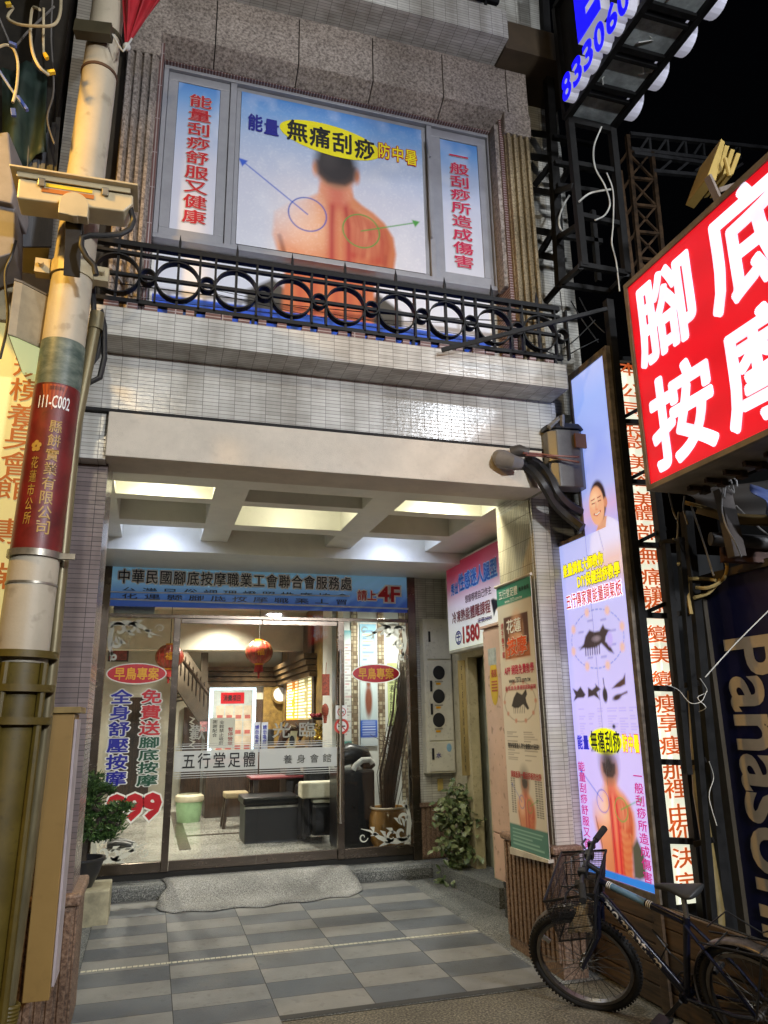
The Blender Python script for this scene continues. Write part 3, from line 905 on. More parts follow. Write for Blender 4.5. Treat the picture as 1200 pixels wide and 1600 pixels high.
for door, a, b_ in ((PANES[2], 0.26, 1.12), (PANES[3], 1.124, 1.97)):
    for za, zb_ in ((0.268, 0.36), (2.70, 2.75)):
        fr = MB(); fr.box(a, YD - .012, za, b_, YD + .02, zb_); fr.build('door_rail', STEEL, door, bevel=.003)
bx = MB(); bx.box(-0.44, YD + .10, 2.80, -0.02, YD + .2, 3.0); bx.build('roller_box', M('cream_plastic', (.62, .60, .48), .5), SFM, bevel=.008)

# etched scrolls on the glass and the frosted band of the doors
ETCH = filmmat('etched_white', (0.62, 0.63, 0.58), .5)
def spiral(cx, cy, r0, r1, a0, a1, n=22):
    return [(cx + (r0 + (r1 - r0) * i / n) * math.cos(a0 + (a1 - a0) * i / n), cy + (r0 + (r1 - r0) * i / n) * math.sin(a0 + (a1 - a0) * i / n)) for i in range(n + 1)]
def scroll(mb, u, v, s, mx, my, d):
    def P(pts): return [(u + mx * s * x, v + my * s * y) for x, y in pts]
    def R(pts, wd): FD.ribbon(mb, P(pts), [k * s for k in wd] if isinstance(wd, list) else wd * s, d)
    tp = lambda n, a: [a * math.sin(math.pi * min(1, .12 + .88 * i / (n - 1))) + .006 for i in range(n)]
    q = spiral(.16, .16, .13, .02, 3.4, 9.2); R(q, tp(len(q), .05))
    q = spiral(.34, .10, .10, .02, 2.6, -3.6); R(q, tp(len(q), .045))
    q = spiral(.12, .38, .10, .02, -1.2, 5.0); R(q, tp(len(q), .045))
    q = spiral(.82, .13, .08, .015, 3.3, 9.6); R(q, tp(len(q), .016))
    q = spiral(.10, .62, .055, .01, -1.6, 4.2); R(q, tp(len(q), .03))
    R([(.02, .02), (.10, .06), (.25, .04), (.42, .06), (.56, .12), (.70, .22), (.86, .26)], [.02, .07, .09, .08, .06, .03, .006])
    R([(.02, .02), (.05, .14), (.03, .30), (.04, .46), (.08, .58), (.06, .70)], [.02, .07, .08, .06, .04, .006])
    for (x, y, a, l) in ((.30, .16, .6, .16), (.44, .10, .9, .15), (.56, .16, -.1, .14), (.12, .26, 1.2, .15), (.20, .30, .8, .14), (.36, .03, -.25, .2), (.06, .50, 1.0, .12), (.64, .2, .9, .1)):
        R([(x, y), (x + l * .5 * math.cos(a) - .02, y + l * .5 * math.sin(a) + .02), (x + l * math.cos(a), y + l * math.sin(a))], [.01, .06, .004])
for pane, u_, v_, s_, mx_, my_ in ((PANES[0], -0.465, 2.72, .62, 1, -1), (PANES[1], 2.795, 2.735, .62, -1, -1), (PANES[0], -0.465, 0.375, .60, 1, 1), (PANES[1], 2.795, 0.375, .66, -1, 1)):
    et = MB(); scroll(et, u_, v_, s_, mx_, my_, .006); et.build('etched_scroll', ETCH, pane)
FROST = glassmat('frosted_band', tint=(.3, .3, .28), refl=.02, rough=.3, haze=.62)
for door, a, b_ in ((PANES[2], 0.262, 1.115), (PANES[3], 1.129, 1.967)):
    fb = MB()
    FD.rect(fb, a, 1.19, b_, 1.392, .004)
    for k, t in ((1.41, .010), (1.436, .008), (1.458, .005), (1.168, .010), (1.146, .008), (1.126, .005)): FD.rect(fb, a, k, b_, k + t, .004)
    fb.build('frosted_band', FROST, door)
INK = M('black_ink', (0.012, 0.012, 0.014), 0.6)
WHITE = M('white_vinyl', (0.80, 0.79, 0.76), 0.45, var=.05)
tx = MB()
FD.cells(tx, '五行堂足體', 0.33, 1.20, 1.10, 1.385, .010, .008, horiz=True, fill=.88)
tx.build('lettering', INK, PANES[2])
tx = MB(); FD.cells(tx, '養身會館', 1.36, 1.215, 1.93, 1.345, .004, .008, horiz=True, fill=.72)
tx.build('lettering', M('faded_ink', (.07, .07, .06), .6), PANES[3])
tx = MB(); FD.cells(tx, '光', 1.25, 1.49, 1.46, 1.67, .012, .008, horiz=True); FD.cells(tx, '臨', 1.53, 1.49, 1.74, 1.67, .012, .008, horiz=True)
tx.build('lettering', ETCH, PANES[3])
tx = MB(); FD.cells(tx, '歡', 0.40, 1.49, 0.57, 1.66, .012, .008, horiz=True); tx.build('lettering', ETCH, PANES[2])
# ------------------------------------------------------------------ signs and posters
V_RED = M('red_vinyl', '#b81520', 0.4, var=.06); V_CRIM = M('crimson_vinyl', '#c4184a', 0.4, var=.06)
V_BLUE = M('blue_vinyl', '#171a8c', 0.4, var=.06); V_GREEN = M('green_vinyl', '#0d4a32', 0.4, var=.06)
PAPER = filmmat('notice_paper', (.82, .82, .78), .55)
VW = filmmat('white_film_on_glass', (.80, .80, .78), .5)
V_YEL = M('yellow_vinyl', '#f2e600', 0.4, var=.04); V_GOLD = M('gold_vinyl', '#e0a010', 0.4, var=.08)
PRINT = vcmat('printed_film', 0.0, 0.35)
PRINT_GLOW = vcmat('printed_film_lit_from_behind', 0.30, 0.35)

def back_figure(P, cx, cy, k, kx=1.0, full=True, blend=True, pale=0.0, hot=False):
    """print of a bare back with scraping marks; k is the head width, (cx, cy) the middle of the head"""
    X = lambda x: cx + x * k * kx
    bg0 = P.a.copy()
    Y = lambda y: cy + y * k
    pt = lambda L: [(X(a), Y(b)) for a, b in L]
    torso = [(-.36, -.5), (-.42, -.8), (-.7, -1.0), (-1.1, -1.2), (-1.42, -1.5), (-1.45, -2.1), (-1.3, -2.6), (-1.05, -3.2), (-.95, -4.0), (-.95, -5.2), (1.05, -5.2), (1.0, -4.0), (1.12, -3.2),
             (1.36, -2.6), (1.43, -2.1), (1.38, -1.66), (1.16, -1.3), (.9, -1.08), (.62, -.92), (.42, -.75), (.36, -.5)]
    P.poly(pt(torso), '#dc9a72', .012)
    m_in = np.clip(.5 - P.sdf_poly(pt(torso)) / .02, 0, 1)
    gx = np.clip((P.x - X(-1.3)) / (X(1.2) - X(-1.3)), 0, 1); gy = np.clip((Y(-.6) - P.y) / (4.2 * k), 0, 1)
    P.mix(m_in * np.clip(gx * 1.1 - .2, 0, 1) * .85, '#bf6a38')
    P.mix(m_in * np.clip(gy * 1.5 - .25, 0, 1) * .6, '#b25a2a')
    if blend: P.mix(m_in * np.clip(1.0 - gx * 1.9, 0, 1) * np.clip(1.0 - gy * 2.0, 0, 1) * .6, '#f0dcd2')
    nz = P.noise(34, 5); P.mix(m_in * np.clip(nz - .55, 0, 1) * .5, '#c07050')
    # arm on the left with its shadow line
    P.line(pt([(-1.30, -2.1), (-1.18, -2.55), (-1.02, -3.1), (-.98, -3.6)]), .10 * k, '#8a4a2c', .03 * k, .75)
    P.line(pt([(1.18, -2.2), (1.12, -2.7), (1.08, -3.1)]), .06 * k, '#9a5a34', .05 * k, .6)
    # shoulder-blade light and spine shade
    P.ell(X(-.62), Y(-1.75), .42 * k * kx, .55 * k, '#f0c8a8', .2 * k, .5)
    P.ell(X(.70), Y(-1.7), .35 * k * kx, .5 * k, '#eeb088', .2 * k, .4)
    for dx, dr in ((-.08, -.10), (.22, .30)):
        L = [(dx * .6, -.62), (dx, -1.0), (dr, -1.6), (dr, -2.4), (dr * .9, -3.4), (dr * .8, -4.6)]
        if hot: P.line(pt(L), .26 * k * kx, '#e84040', .10 * k, .75)
        P.line(pt(L), .20 * k * kx, '#b83030', .09 * k, .62); P.line(pt(L), .07 * k * kx, '#981420', .05 * k, .65)
    r = random.Random(11)
    for i in range(9):
        x0 = .38 + i * .1; y0 = -1.12 - i * .05
        L = [(x0, y0), (x0 + .1 + r.uniform(-.05, .05), y0 - .4), (x0 + .02 + r.uniform(-.05, .08), y0 - .9 - r.uniform(0, .3))]
        P.line(pt(L), .09 * k * kx, '#a82420', .06 * k, .55)
    for i in range(7):
        y0 = -2.3 - i * .28
        P.line(pt([(.35, y0), (.7, y0 - .12), (1.02, y0 - .04)]), .12 * k, '#b83a26', .08 * k, .42)
        P.line(pt([(.42 + r.uniform(-.1, .1), y0), (.42, y0 - .5)]), .09 * k, '#b02a24', .06 * k, .35)
    if blend:
        fade = (m_in > 0) * np.clip(1.15 - gx * 3.2, 0, 1) * np.clip(1.25 - gy * 2.9, 0, 1)
        P.a = P.a * (1 - fade[..., None]) + bg0 * fade[..., None]
    # neck, ears, head
    P.poly(pt([(-.37, -.2), (.37, -.2), (.37, -.8), (.2, -1.0), (-.2, -1.0), (-.38, -.8)]), '#d89070', .02)
    P.line(pt([(.0, -.5), (.02, -.95)]), .38 * k * kx, '#c04a40', .12 * k, .55)
    P.ell(X(-.49), Y(-.12), .08 * k * kx, .20 * k, '#d89878', .01); P.ell(X(.5), Y(-.14), .08 * k * kx, .20 * k, '#c47c5a', .01)
    P.ell(X(0), Y(-.14), .46 * k * kx, .46 * k, '#b07c5e', .02)
    P.ell(X(0), Y(.12), .49 * k * kx, .56 * k, '#221c1c', .03)
    P.poly(pt([(-.46, .1), (.46, .1), (.42, -.28), (.22, -.45), (-.2, -.45), (-.42, -.26)]), '#2a2222', .05 * k, .85)
    P.ell(X(-.18), Y(.25), .2 * k * kx, .25 * k, '#4a4240', .15 * k, .5)
    if pale:
        P.a = P.a * (1 - m_in[..., None] * pale) + np.array(lin('#f6d8c8')) * m_in[..., None] * pale
    P.ring(X(-.67), Y(-1.42), .44 * k * kx, .44 * k, .030 * k, '#2a50b8'); P.line(pt([(-.67, -1.42), (-2.2, -.3)]), .028 * k, '#2a58c8')
    P.poly(pt([(-2.28, -.24), (-2.06, -.28), (-2.18, -.46)]), '#2a58c8', .004)
    P.ring(X(.60), Y(-1.62), .44 * k * kx, .44 * k, .030 * k, '#4a9a40'); P.line(pt([(.60, -1.62), (1.98, -1.12)]), .028 * k, '#4a9a40')
    P.poly(pt([(2.06, -1.08), (1.86, -1.07), (1.94, -1.26)]), '#4a9a40', .004)

def sky_print(P, seed=3):
    P.vgrad([(0, '#d4d6e2'), (.45, '#c9cddf'), (.72, '#a9bcdc'), (.9, '#6f9fd8'), (1, '#4a86cc')])
    n = P.noise(7, seed) * .6 + P.noise(16, seed + 1) * .4
    P.mix(np.clip(n - .5, 0, 1) * .8, '#e6e8f0')

def edged(F, parent, rows, mats, nm='lettering', d=.004):
    """rows of (kind, text, rect, bold, [(material, grow)...]) printed from the outline inwards"""
    mb = MB(); names = []
    for kind, body, (u0, v0, u1, v1), bold, layers in rows:
        for li, (mt, gw) in enumerate(layers):
            if mt not in names: names.append(mt)
            dd = d + li * .0016
            if kind == 'v': F.cells(mb, body, u0, v0, u1, v1, bold, dd, names.index(mt), gw)
            elif kind == 'h': F.cells(mb, body, u0, v0, u1, v1, bold, dd, names.index(mt), gw, horiz=True)
            else: F.text(mb, body, u0, v0, u1, v1, bold, dd, names.index(mt), gw)
    return mb.build(nm, names, parent)

# --- upper window: three posters
FP = SF(5.035)
pl = thing('window_poster', 'narrow pale blue window poster with dark red characters in the casement nearest the pole', 'poster', (0.08, 5.03, 5.2), 'posters in the upper window')
P = Paint(40, 150, .27); sky_print(P, 5)
P.mesh(FP, -0.083, 5.205, 0.236, 6.535, 0).build('print', PRINT, pl)
edged(FP, pl, [('v', '能量刮痧舒服又健康', (-0.005, 5.265, 0.185, 6.45), .012, [(INK, .034), (WHITE, .026), (V_RED, .010)])], None)
pm = thing('window_poster', 'large poster of a bare scraped back with yellow oval title in the upper window', 'poster', (1.18, 5.03, 5.2), 'posters in the upper window')
u0, u1, v0, v1 = 0.405, 1.936, 5.163, 6.575
asp = (u1 - u0) / (v1 - v0)
P = Paint(230, 212, asp); sky_print(P, 8)
S_ = 1 / (v1 - v0)
back_figure(P, (1.183 - u0) * S_, (6.02 - v0) * S_, .345 * S_)
P.mix(np.clip(P.noise(110, 4) - .62, 0, 1) * .5 * np.clip((P.a.mean(-1) - .25) * 3, 0, 1), '#ffffff')
P.mesh(FP, u0, v0, u1, v1, 0).build('print', PRINT, pm)
mb = MB()
FP2 = Frame(FP.O, (1, 0, -.03), (.03, 0, 1))
FP2.N = FP.N
FP2.O = FP.O
n = 60
FP.poly(mb, [(1.14 + .425 * math.cos(2 * math.pi * i / n), 6.275 - .035 * math.cos(2 * math.pi * i / n) + .148 * math.sin(2 * math.pi * i / n)) for i in range(n)], .003)
mb.build('title_oval', V_YEL, pm)
def tilted(F, mb, body, ua, va, ub, vb, h, bold, d, mi, grow=0):
    """a row of characters along a line from (ua,va) to (ub,vb), each h tall"""
    n = len(body)
    for i, ch in enumerate(body):
        a = ua + (ub - ua) * i / n; b = ua + (ub - ua) * (i + 1) / n; v = va + (vb - va) * (i + .5) / n
        F.cells(mb, ch, a, v - h / 2, b, v + h / 2, bold, d, mi, grow)
mb = MB()
tilted(FP, mb, '能量', .455, 6.30, .715, 6.275, .175, .03, .005, 0)
tilted(FP, mb, '無痛刮痧', .765, 6.305, 1.52, 6.245, .225, .026, .005, 1)
tilted(FP, mb, '防中暑', 1.535, 6.28, 1.895, 6.26, .175, .03, .005, 2, .035)
tilted(FP, mb, '防中暑', 1.535, 6.28, 1.895, 6.26, .175, .012, .0066, 3)
mb.build('lettering', [V_BLUE, INK, V_RED, V_YEL], pm)
pr = thing('window_poster', 'narrow pale blue window poster with crimson characters in the casement nearest the steel lattice', 'poster', (2.28, 5.03, 5.2), 'posters in the upper window')
P = Paint(42, 150, .27); sky_print(P, 9)
P.mesh(FP, 2.105, 5.213, 2.453, 6.525, 0).build('print', PRINT, pr)
edged(FP, pr, [('v', '一般刮痧所造成傷害', (2.175, 5.265, 2.370, 6.44), .012, [(INK, .034), (WHITE, .026), (V_CRIM, .010)])], None)

# --- banner under the window, behind the railing
FB = SF(5.09)
bn = thing('wall_banner', 'wide white banner with a bare back and blue foot behind the balcony railing', 'banner', (1.18, 5.09, 4.3))
u0, u1, v0, v1 = -0.17, 2.50, 4.24, 5.06
P = Paint(300, 92, (u1 - u0) / (v1 - v0)); P.vgrad([(0, '#2a62d8'), (.53, '#2a62d8'), (.545, '#e2e4ee'), (1, '#dfe2ee')])
S_ = 1 / (v1 - v0)
up = P.y > .535
cx = (1.12 - u0) * S_
for a in (-1, 1):
    P.poly([(cx + a * .25 * S_, .3), (cx + a * .30 * S_, .75), (cx + a * .42 * S_, .86), (cx + a * .62 * S_, .70), (cx + a * .62 * S_, .3)], '#4a4438', .02)
P.poly([(cx - .36 * S_, .30), (cx - .33 * S_, 1.05), (cx + .40 * S_, 1.05), (cx + .36 * S_, .30)], '#c8703e', .02)
for dx in (-.22, -.1, .08, .2, .3): P.line([(cx + dx * S_, 1.0), (cx + dx * .9 * S_, .4)], .06, '#a83226', .04, .55)
P.vg = None
P.mix((~up) * 1.0, '#1f55d2')
P.mesh(FB, u0, v0, u1, v1, 0).build('print', PRINT, bn)
mb = MB(); FB.rslab(mb, u0 - .02, v0 - .01, u1 + .02, v1 + .02, -.012, -.002); mb.build('backing', WHITE, bn)

# --- header sign over the shop door
FH = SF(YD - .03)
hs = thing('header_sign', 'long blue header sign with white edged characters above the glass doors', 'sign', (1.1, YD, 2.9))
P = Paint(180, 40, 6.9); P.vgrad([(0, '#2c4ca4'), (.25, '#4a78c0'), (.6, '#8abcdc'), (1, '#78acc8')])
P.mix(np.clip((P.x - 3.2) / 4, 0, 1) * (1 - P.y) * .8, '#1c3a96')
for k in range(5): P.line([(4.4 + k * .5, -.1), (6.3 + k * .3, 1.1)], .05, '#88b8e8', .06, .3)
P.mesh(FH, -0.475, 2.865, 2.805, 3.335, 0).build('print', vcmat('header_film_glow', .22, .3), hs)  # slight glow added to the unlit print to brighten it
mb = MB()
FH.cells(mb, '中華民國腳底按摩職業工會聯合會服務處', -0.425, 3.10, 2.14, 3.27, .008, .004, 0, .095, horiz=True, fill=.93)
FH.cells(mb, '中華民國腳底按摩職業工會聯合會服務處', -0.425, 3.10, 2.14, 3.27, .008, .0055, 1, 0, horiz=True, fill=.93)
FH.cells(mb, '台灣民俗調理證照推廣協會', -0.40, 2.965, 2.13, 3.085, .010, .0055, 1, 0, horiz=True, fill=.74, clip=(3.032, 3.2))
FH.cells(mb, '花蓮縣腳底按摩職業工會', -0.40, 2.92, 2.13, 3.05, .010, .0055, 1, 0, horiz=True, fill=.74, clip=(2.8, 2.998))
FH.text(mb, '請上', 2.205, 2.995, 2.43, 3.115, .012, .004, 0, .10); FH.text(mb, '請上', 2.205, 2.995, 2.43, 3.115, .02, .0055, 2)
FH.text(mb, '4F', 2.45, 2.985, 2.72, 3.17, .02, .004, 0, .07); FH.text(mb, '4F', 2.45, 2.985, 2.72, 3.17, .02, .0055, 2)
mb.build('lettering', [WHITE, M('navy_vinyl', '#1a2030', .4), V_RED], hs)
mb = MB(); mb.cyl((-0.475, YD - .075, 3.005), (2.10, YD - .075, 3.035), .0075, n=8); mb.cyl((-0.475, YD - .08, 2.93), (2.80, YD - .08, 2.905), .009, n=8)
mb.build('rail', M('white_rail', (.66, .68, .72), .3), hs, smooth=True)

# --- vinyl stickers on the panes
def oval_sticker(u, v, ru, rv, label):
    t = thing('window_sticker', label, 'sticker', (u, YD - .01, v), 'oval stickers on the shop glass')
    mb = MB(); FD.ell(mb, u, v, ru, rv, .008, mi=0); FD.ell(mb, u, v, ru * .955, rv * .90, .0095, mi=1)
    mb.build('oval', [VW, V_RED], t)
    mb = MB(); FD.cells(mb, '早鳥專案', u - ru * .74, v - rv * .62, u + ru * .74, v + rv * .62, .022, .011, horiz=True, fill=.98)
    mb.build('lettering', V_GOLD, t)
oval_sticker(-0.160, 2.172, .300, .108, 'red oval sticker with gold characters above the tall blue and red columns')
oval_sticker(2.422, 2.172, .285, .108, 'red oval sticker with gold characters alone on the pane before the twigs')
st = thing('window_sticker', 'tall two column sticker in blue, red and green ending in 999', 'sticker', (-0.1, YD - .01, 1.0))
edged(FD, st, [('v', '全身舒壓按摩', (-0.405, 1.07, -0.180, 2.02), .026, [(VW, .065), (V_BLUE, 0)]),
               ('v', '免費送', (-0.11, 1.548, 0.115, 2.02), .026, [(VW, .065), (V_RED, 0)]),
               ('v', '腳底按摩', (-0.10, 1.06, 0.12, 1.548), .026, [(VW, .065), (V_GREEN, 0)]),
               ('t', '999', (-0.36, 0.742, 0.165, 1.005), .055, [(VW, .05), (V_RED, 0)])], None, d=.008)
for v, r, lb in ((1.757, .058, 'small square no smoking sticker on the door post, above the round one'), (1.605, .082, 'round no smoking sticker with red spotted rim on the door post')):
    t = thing('no_smoking_sticker', lb, 'sticker', (2.015, YD - .04, v))
    F3 = SF(YD - .037); mb = MB(); u = 2.012
    if r < .06: F3.rect(mb, u - .068, v - .075, u + .062, v + .07, .002, 0)
    else: F3.ell(mb, u, v, r, r, .002, mi=3)
    F3.ell(mb, u, v, r * .82, r * .82, .003, mi=0)
    F3.ering(mb, u, v, r * .82, r * .82, r * .14, .004, mi=1)
    F3.rect(mb, u - r * .5, v - r * .08, u + r * .5, v + r * .10, .004, 2)
    F3.poly(mb, [(u - r * .56, v + r * .47), (u - r * .47, v + r * .56), (u + r * .56, v - r * .47), (u + r * .47, v - r * .56)], .005, 1)
    mb.build('symbol', [WHITE, V_RED, INK, M('orange_red_rim', '#d8452a', .4)], t)

# --- lit sign on the passage wall
FS = WF(3.12)
sg = thing('wall_sign', 'pink and white lit box sign with the price 1580 above the side passage', 'sign', (3.15, 7.1, 2.36))
mb = MB(); FS.rslab(mb, -7.86, 2.355, -5.9, 3.345, -.16, -.004); mb.build('box', M('sign_box_white', (.66, .64, .52), .5), sg, bevel=.006)
P = Paint(150, 100, 1.5); P.vgrad([(0, '#eaf0dc'), (.28, '#e6e6e4'), (.5, '#d8ccd8'), (.72, '#b06a84'), (.88, '#9c3048'), (1, '#8c1c34')])
P.poly([(1.28, 1.0), (1.12, .58), (.98, .36), (1.0, .30), (1.1, .30), (1.2, .52), (1.42, .95)], '#d8a880', .02)
P.poly([(1.34, .75), (1.16, .40), (.98, .14), (.86, .03), (.92, .0), (1.08, .10), (1.28, .38), (1.48, .72)], '#dcae86', .02)
P.poly([(.90, .42), (.94, .43), (1.08, .37), (1.14, .30), (1.12, .42), (1.04, .33), (.98, .30), (.94, .24)], '#16161c', .008)
P.poly([(.80, .10), (.86, .08), (.92, .0), (.9, -.05), (.78, .0)], '#16161c', .008)
P.mesh(FS, -7.83, 2.385, -5.93, 3.32, 0).build('print', vcmat('printed_film_wall_sign', .32, .3), sg)
edged(FS, sg, [('t', '秀出', (-7.70, 2.97, -7.50, 3.10), .02, [(M('sky_vinyl', '#a8d8f8', .4), .04), (M('mid_blue_vinyl', '#2a6ac8', .4), 0)]),
               ('t', '性感迷人腿型', (-7.48, 2.98, -6.50, 3.17), .025, [(MATS['sky_vinyl'], .04), (MATS['mid_blue_vinyl'], 0)]),
               ('t', '想瘦哪裡自己作主', (-7.32, 2.835, -6.66, 2.92), .01, [(M('plum_vinyl', '#5a2448', .4), 0)]),
               ('t', '冷凍熱能體雕課程', (-7.70, 2.66, -6.70, 2.79), .016, [(WHITE, .03), (M('dark_red_vinyl', '#8c1a30', .4), 0)]),
               ('t', '定價3800', (-7.02, 2.585, -6.68, 2.64), .008, [(MATS['plum_vinyl'], 0)]),
               ('t', '1580', (-7.42, 2.425, -6.98, 2.60), .03, [(WHITE, .04), (V_RED, 0)])], None)
mb = MB(); FS.ering(mb, -7.545, 2.50, .085, .075, .016, .005); FS.rect(mb, -7.60, 2.50, -7.49, 2.515, .005); FS.rect(mb, -7.552, 2.43, -7.538, 2.575, .005); FS.rect(mb, -7.585, 2.45, -7.50, 2.462, .006); FS.rect(mb, -7.59, 2.535, -7.50, 2.547, .006)
FS.rect(mb, -7.02, 2.607, -6.68, 2.614, .006)
mb.build('emblem', V_BLUE, sg)

# --- hanging banner on the right pier
FN = WF(2.655)
hb = thing('hanging_banner', 'tall cream roll-up banner with green ends hanging on the pier by the bicycle', 'banner', (2.66, 5.28, 0.72))
u0, u1, v0, v1 = -5.575, -4.985, .735, 2.70
P = Paint(90, 300, .6 / 1.965); A = .59 / 1.965
P.vgrad([(0, '#4a7c72'), (.085, '#4a7c72'), (.088, '#d0c6b8'), (.915, '#d0c6b8'), (.918, '#3f8c78'), (1, '#3f8c78')])
P.poly([(.17 * A, .70), (.88 * A, .70), (.88 * A, .865), (.17 * A, .865)], '#5a3a30', .002)
P.ell(.55 * A, .80, .16 * A, .07, '#d8a888', .02); P.ell(.42 * A, .76, .1 * A, .05, '#c89070', .02)
P.poly([(.17 * A, .70), (.88 * A, .70), (.88 * A, .745), (.17 * A, .745)], '#c87040', .01, .8)
P.ring(.5 * A, .535, .44 * A, .075, .003, '#9a8878', .002)
for k in range(10): P.ell(.5 * A + .44 * A * math.cos(k * .63), .535 + .075 * math.sin(k * .63), .035 * A, .008, '#c08a78', .003)
r = random.Random(3)
for blk in range(26):
    yy = .32 + (blk % 13) * .0085; xx = .08 + (blk // 13) * .48
    if r.random() < .85: P.line([(xx * A, yy), ((xx + r.uniform(.15, .36)) * A, yy)], .003, '#6a5a50', .001, .7)
for k in range(6): P.line([(.06 * A, .012 + k * .011), ((.5 + .4 * r.random()) * A, .012 + k * .011)], .004, '#a8c8b8', .001, .8)
back_figure(P, .50 * A, .245, .052, .95, blend=False)
P.poly([(-.1, .0), (.1 + A, .0), (.1 + A, .085), (-.1, .085)], '#4a7c72', .002)
for k in range(5): P.line([(.08 * A, .018 + k * .013), ((.55 + .35 * r.random()) * A, .018 + k * .013)], .005, '#9cc4b4', .001, .8)
for sx in (.13, .20, .80, .87, .93):
    for k in range(16): P.line([(sx * A - .006, .13 + k * .008), (sx * A + .006, .13 + k * .008)], .0045, '#3a3030', .001, .85)
P.poly([((.5 + a * .8) * A, .535 + b * .8) for a, b in ((-.3, -.02), (-.2, .02), (-.08, .045), (.1, .03), (.25, .055), (.28, .03), (.22, .015), (.24, -.005), (.32, -.035), (.26, -.04), (.12, -.015), (-.05, -.03), (-.2, -.03))], '#2c2626', .002)
for k in range(7): P.line([((.32 + k * .05) * A, .515), ((.32 + k * .05) * A, .493)], .004, '#2c2626', .001)
P.mesh(FN, u0, v0, u1, v1, 0).build('print', PRINT, hb)
mb = MB(); FN.rslab(mb, u0, v0, u1, v1, -.006, -.001); mb.cyl(FN.w(u0 - .02, v1, .0), FN.w(u1 + .02, v1, 0), .012, n=8)
FN.slab(mb, [(u0, v0 - .05), (u1 + .0, v0 - .02), (u1, v0), (u0, v0)], -.03, .012); mb.build('cloth', M('banner_cloth', (.55, .5, .42), .7), hb)
edged(FN, hb, [('t', '五行堂足體', (-5.53, 2.585, -5.20, 2.655), .01, [(WHITE, 0)]), ('t', '養身會館', (-5.18, 2.60, -5.01, 2.635), .01, [(INK, 0)]), ('t', 'www.7373.com.tw', (-5.43, 2.545, -5.13, 2.572), .005, [(WHITE, 0)]),
               ('t', '花蓮', (-5.42, 2.30, -5.17, 2.41), .02, [(V_RED, .02), (WHITE, 0)]), ('t', '按摩', (-5.43, 2.13, -5.10, 2.27), .03, [(WHITE, .03), (M('orange_vinyl', '#e05a1c', .4), 0)]),
               ('t', 'APP 網路免費教學', (-5.51, 1.985, -5.02, 2.06), .012, [(V_CRIM, 0)]), ('t', 'www.7373.com.tw', (-5.44, 1.925, -5.08, 1.965), .005, [(INK, 0)]),
               ('t', '頭.頸.肩.背.腰.腿部調氣保健', (-5.51, 1.87, -5.01, 1.905), .006, [(V_CRIM, 0)]),
               ('v', '請手機下載', (-5.53, 2.12, -5.48, 2.40), .01, [(V_RED, 0)]),
               ('t', '隨身保健達人帶你健康DIY秘訣!', (-5.52, 1.445, -5.02, 1.485), .01, [(INK, 0)]),
               ('t', '調氣板與一般刮痧板的出痧', (-5.50, 1.235, -5.02, 1.285), .014, [(V_RED, 0)])], None, d=.003)

# --- tall L shaped light box on the right
FL = WF(3.0)
lb = thing('light_box_sign', 'tall L shaped lavender light box with a smiling man at the top', 'light box', (3.05, 4.7, 0.55))
LB = vcmat('light_box_print', 0.92, .25)
mb = MB()
outer = [(-5.15, .575), (-4.27, .575), (-4.235, 4.255), (-4.765, 4.255), (-4.765, 2.985), (-5.195, 2.985)]
inner = [(-5.115, .625), (-4.315, .625), (-4.285, 4.205), (-4.735, 4.205), (-4.735, 2.955), (-5.16, 2.955)]
FL.slab(mb, outer, -.075, -.012)
for i in range(6):
    j = (i + 1) % 6
    FL.slab(mb, [outer[i], outer[j], inner[j], inner[i]], -.012, .012)
mb.build('frame', M('rusty_pale_frame', (.20, .165, .13), .5, var=.4, scale=14), lb, bevel=.003)
def lb_panel(u0, u1, v0, v1, w, h, fn, nm):
    P = Paint(w, h, (u1 - u0) / (v1 - v0)); fn(P, u0, u1, v0, v1); return P.mesh(FL, u0, v0, u1, v1, 0).build(nm, LB, lb)
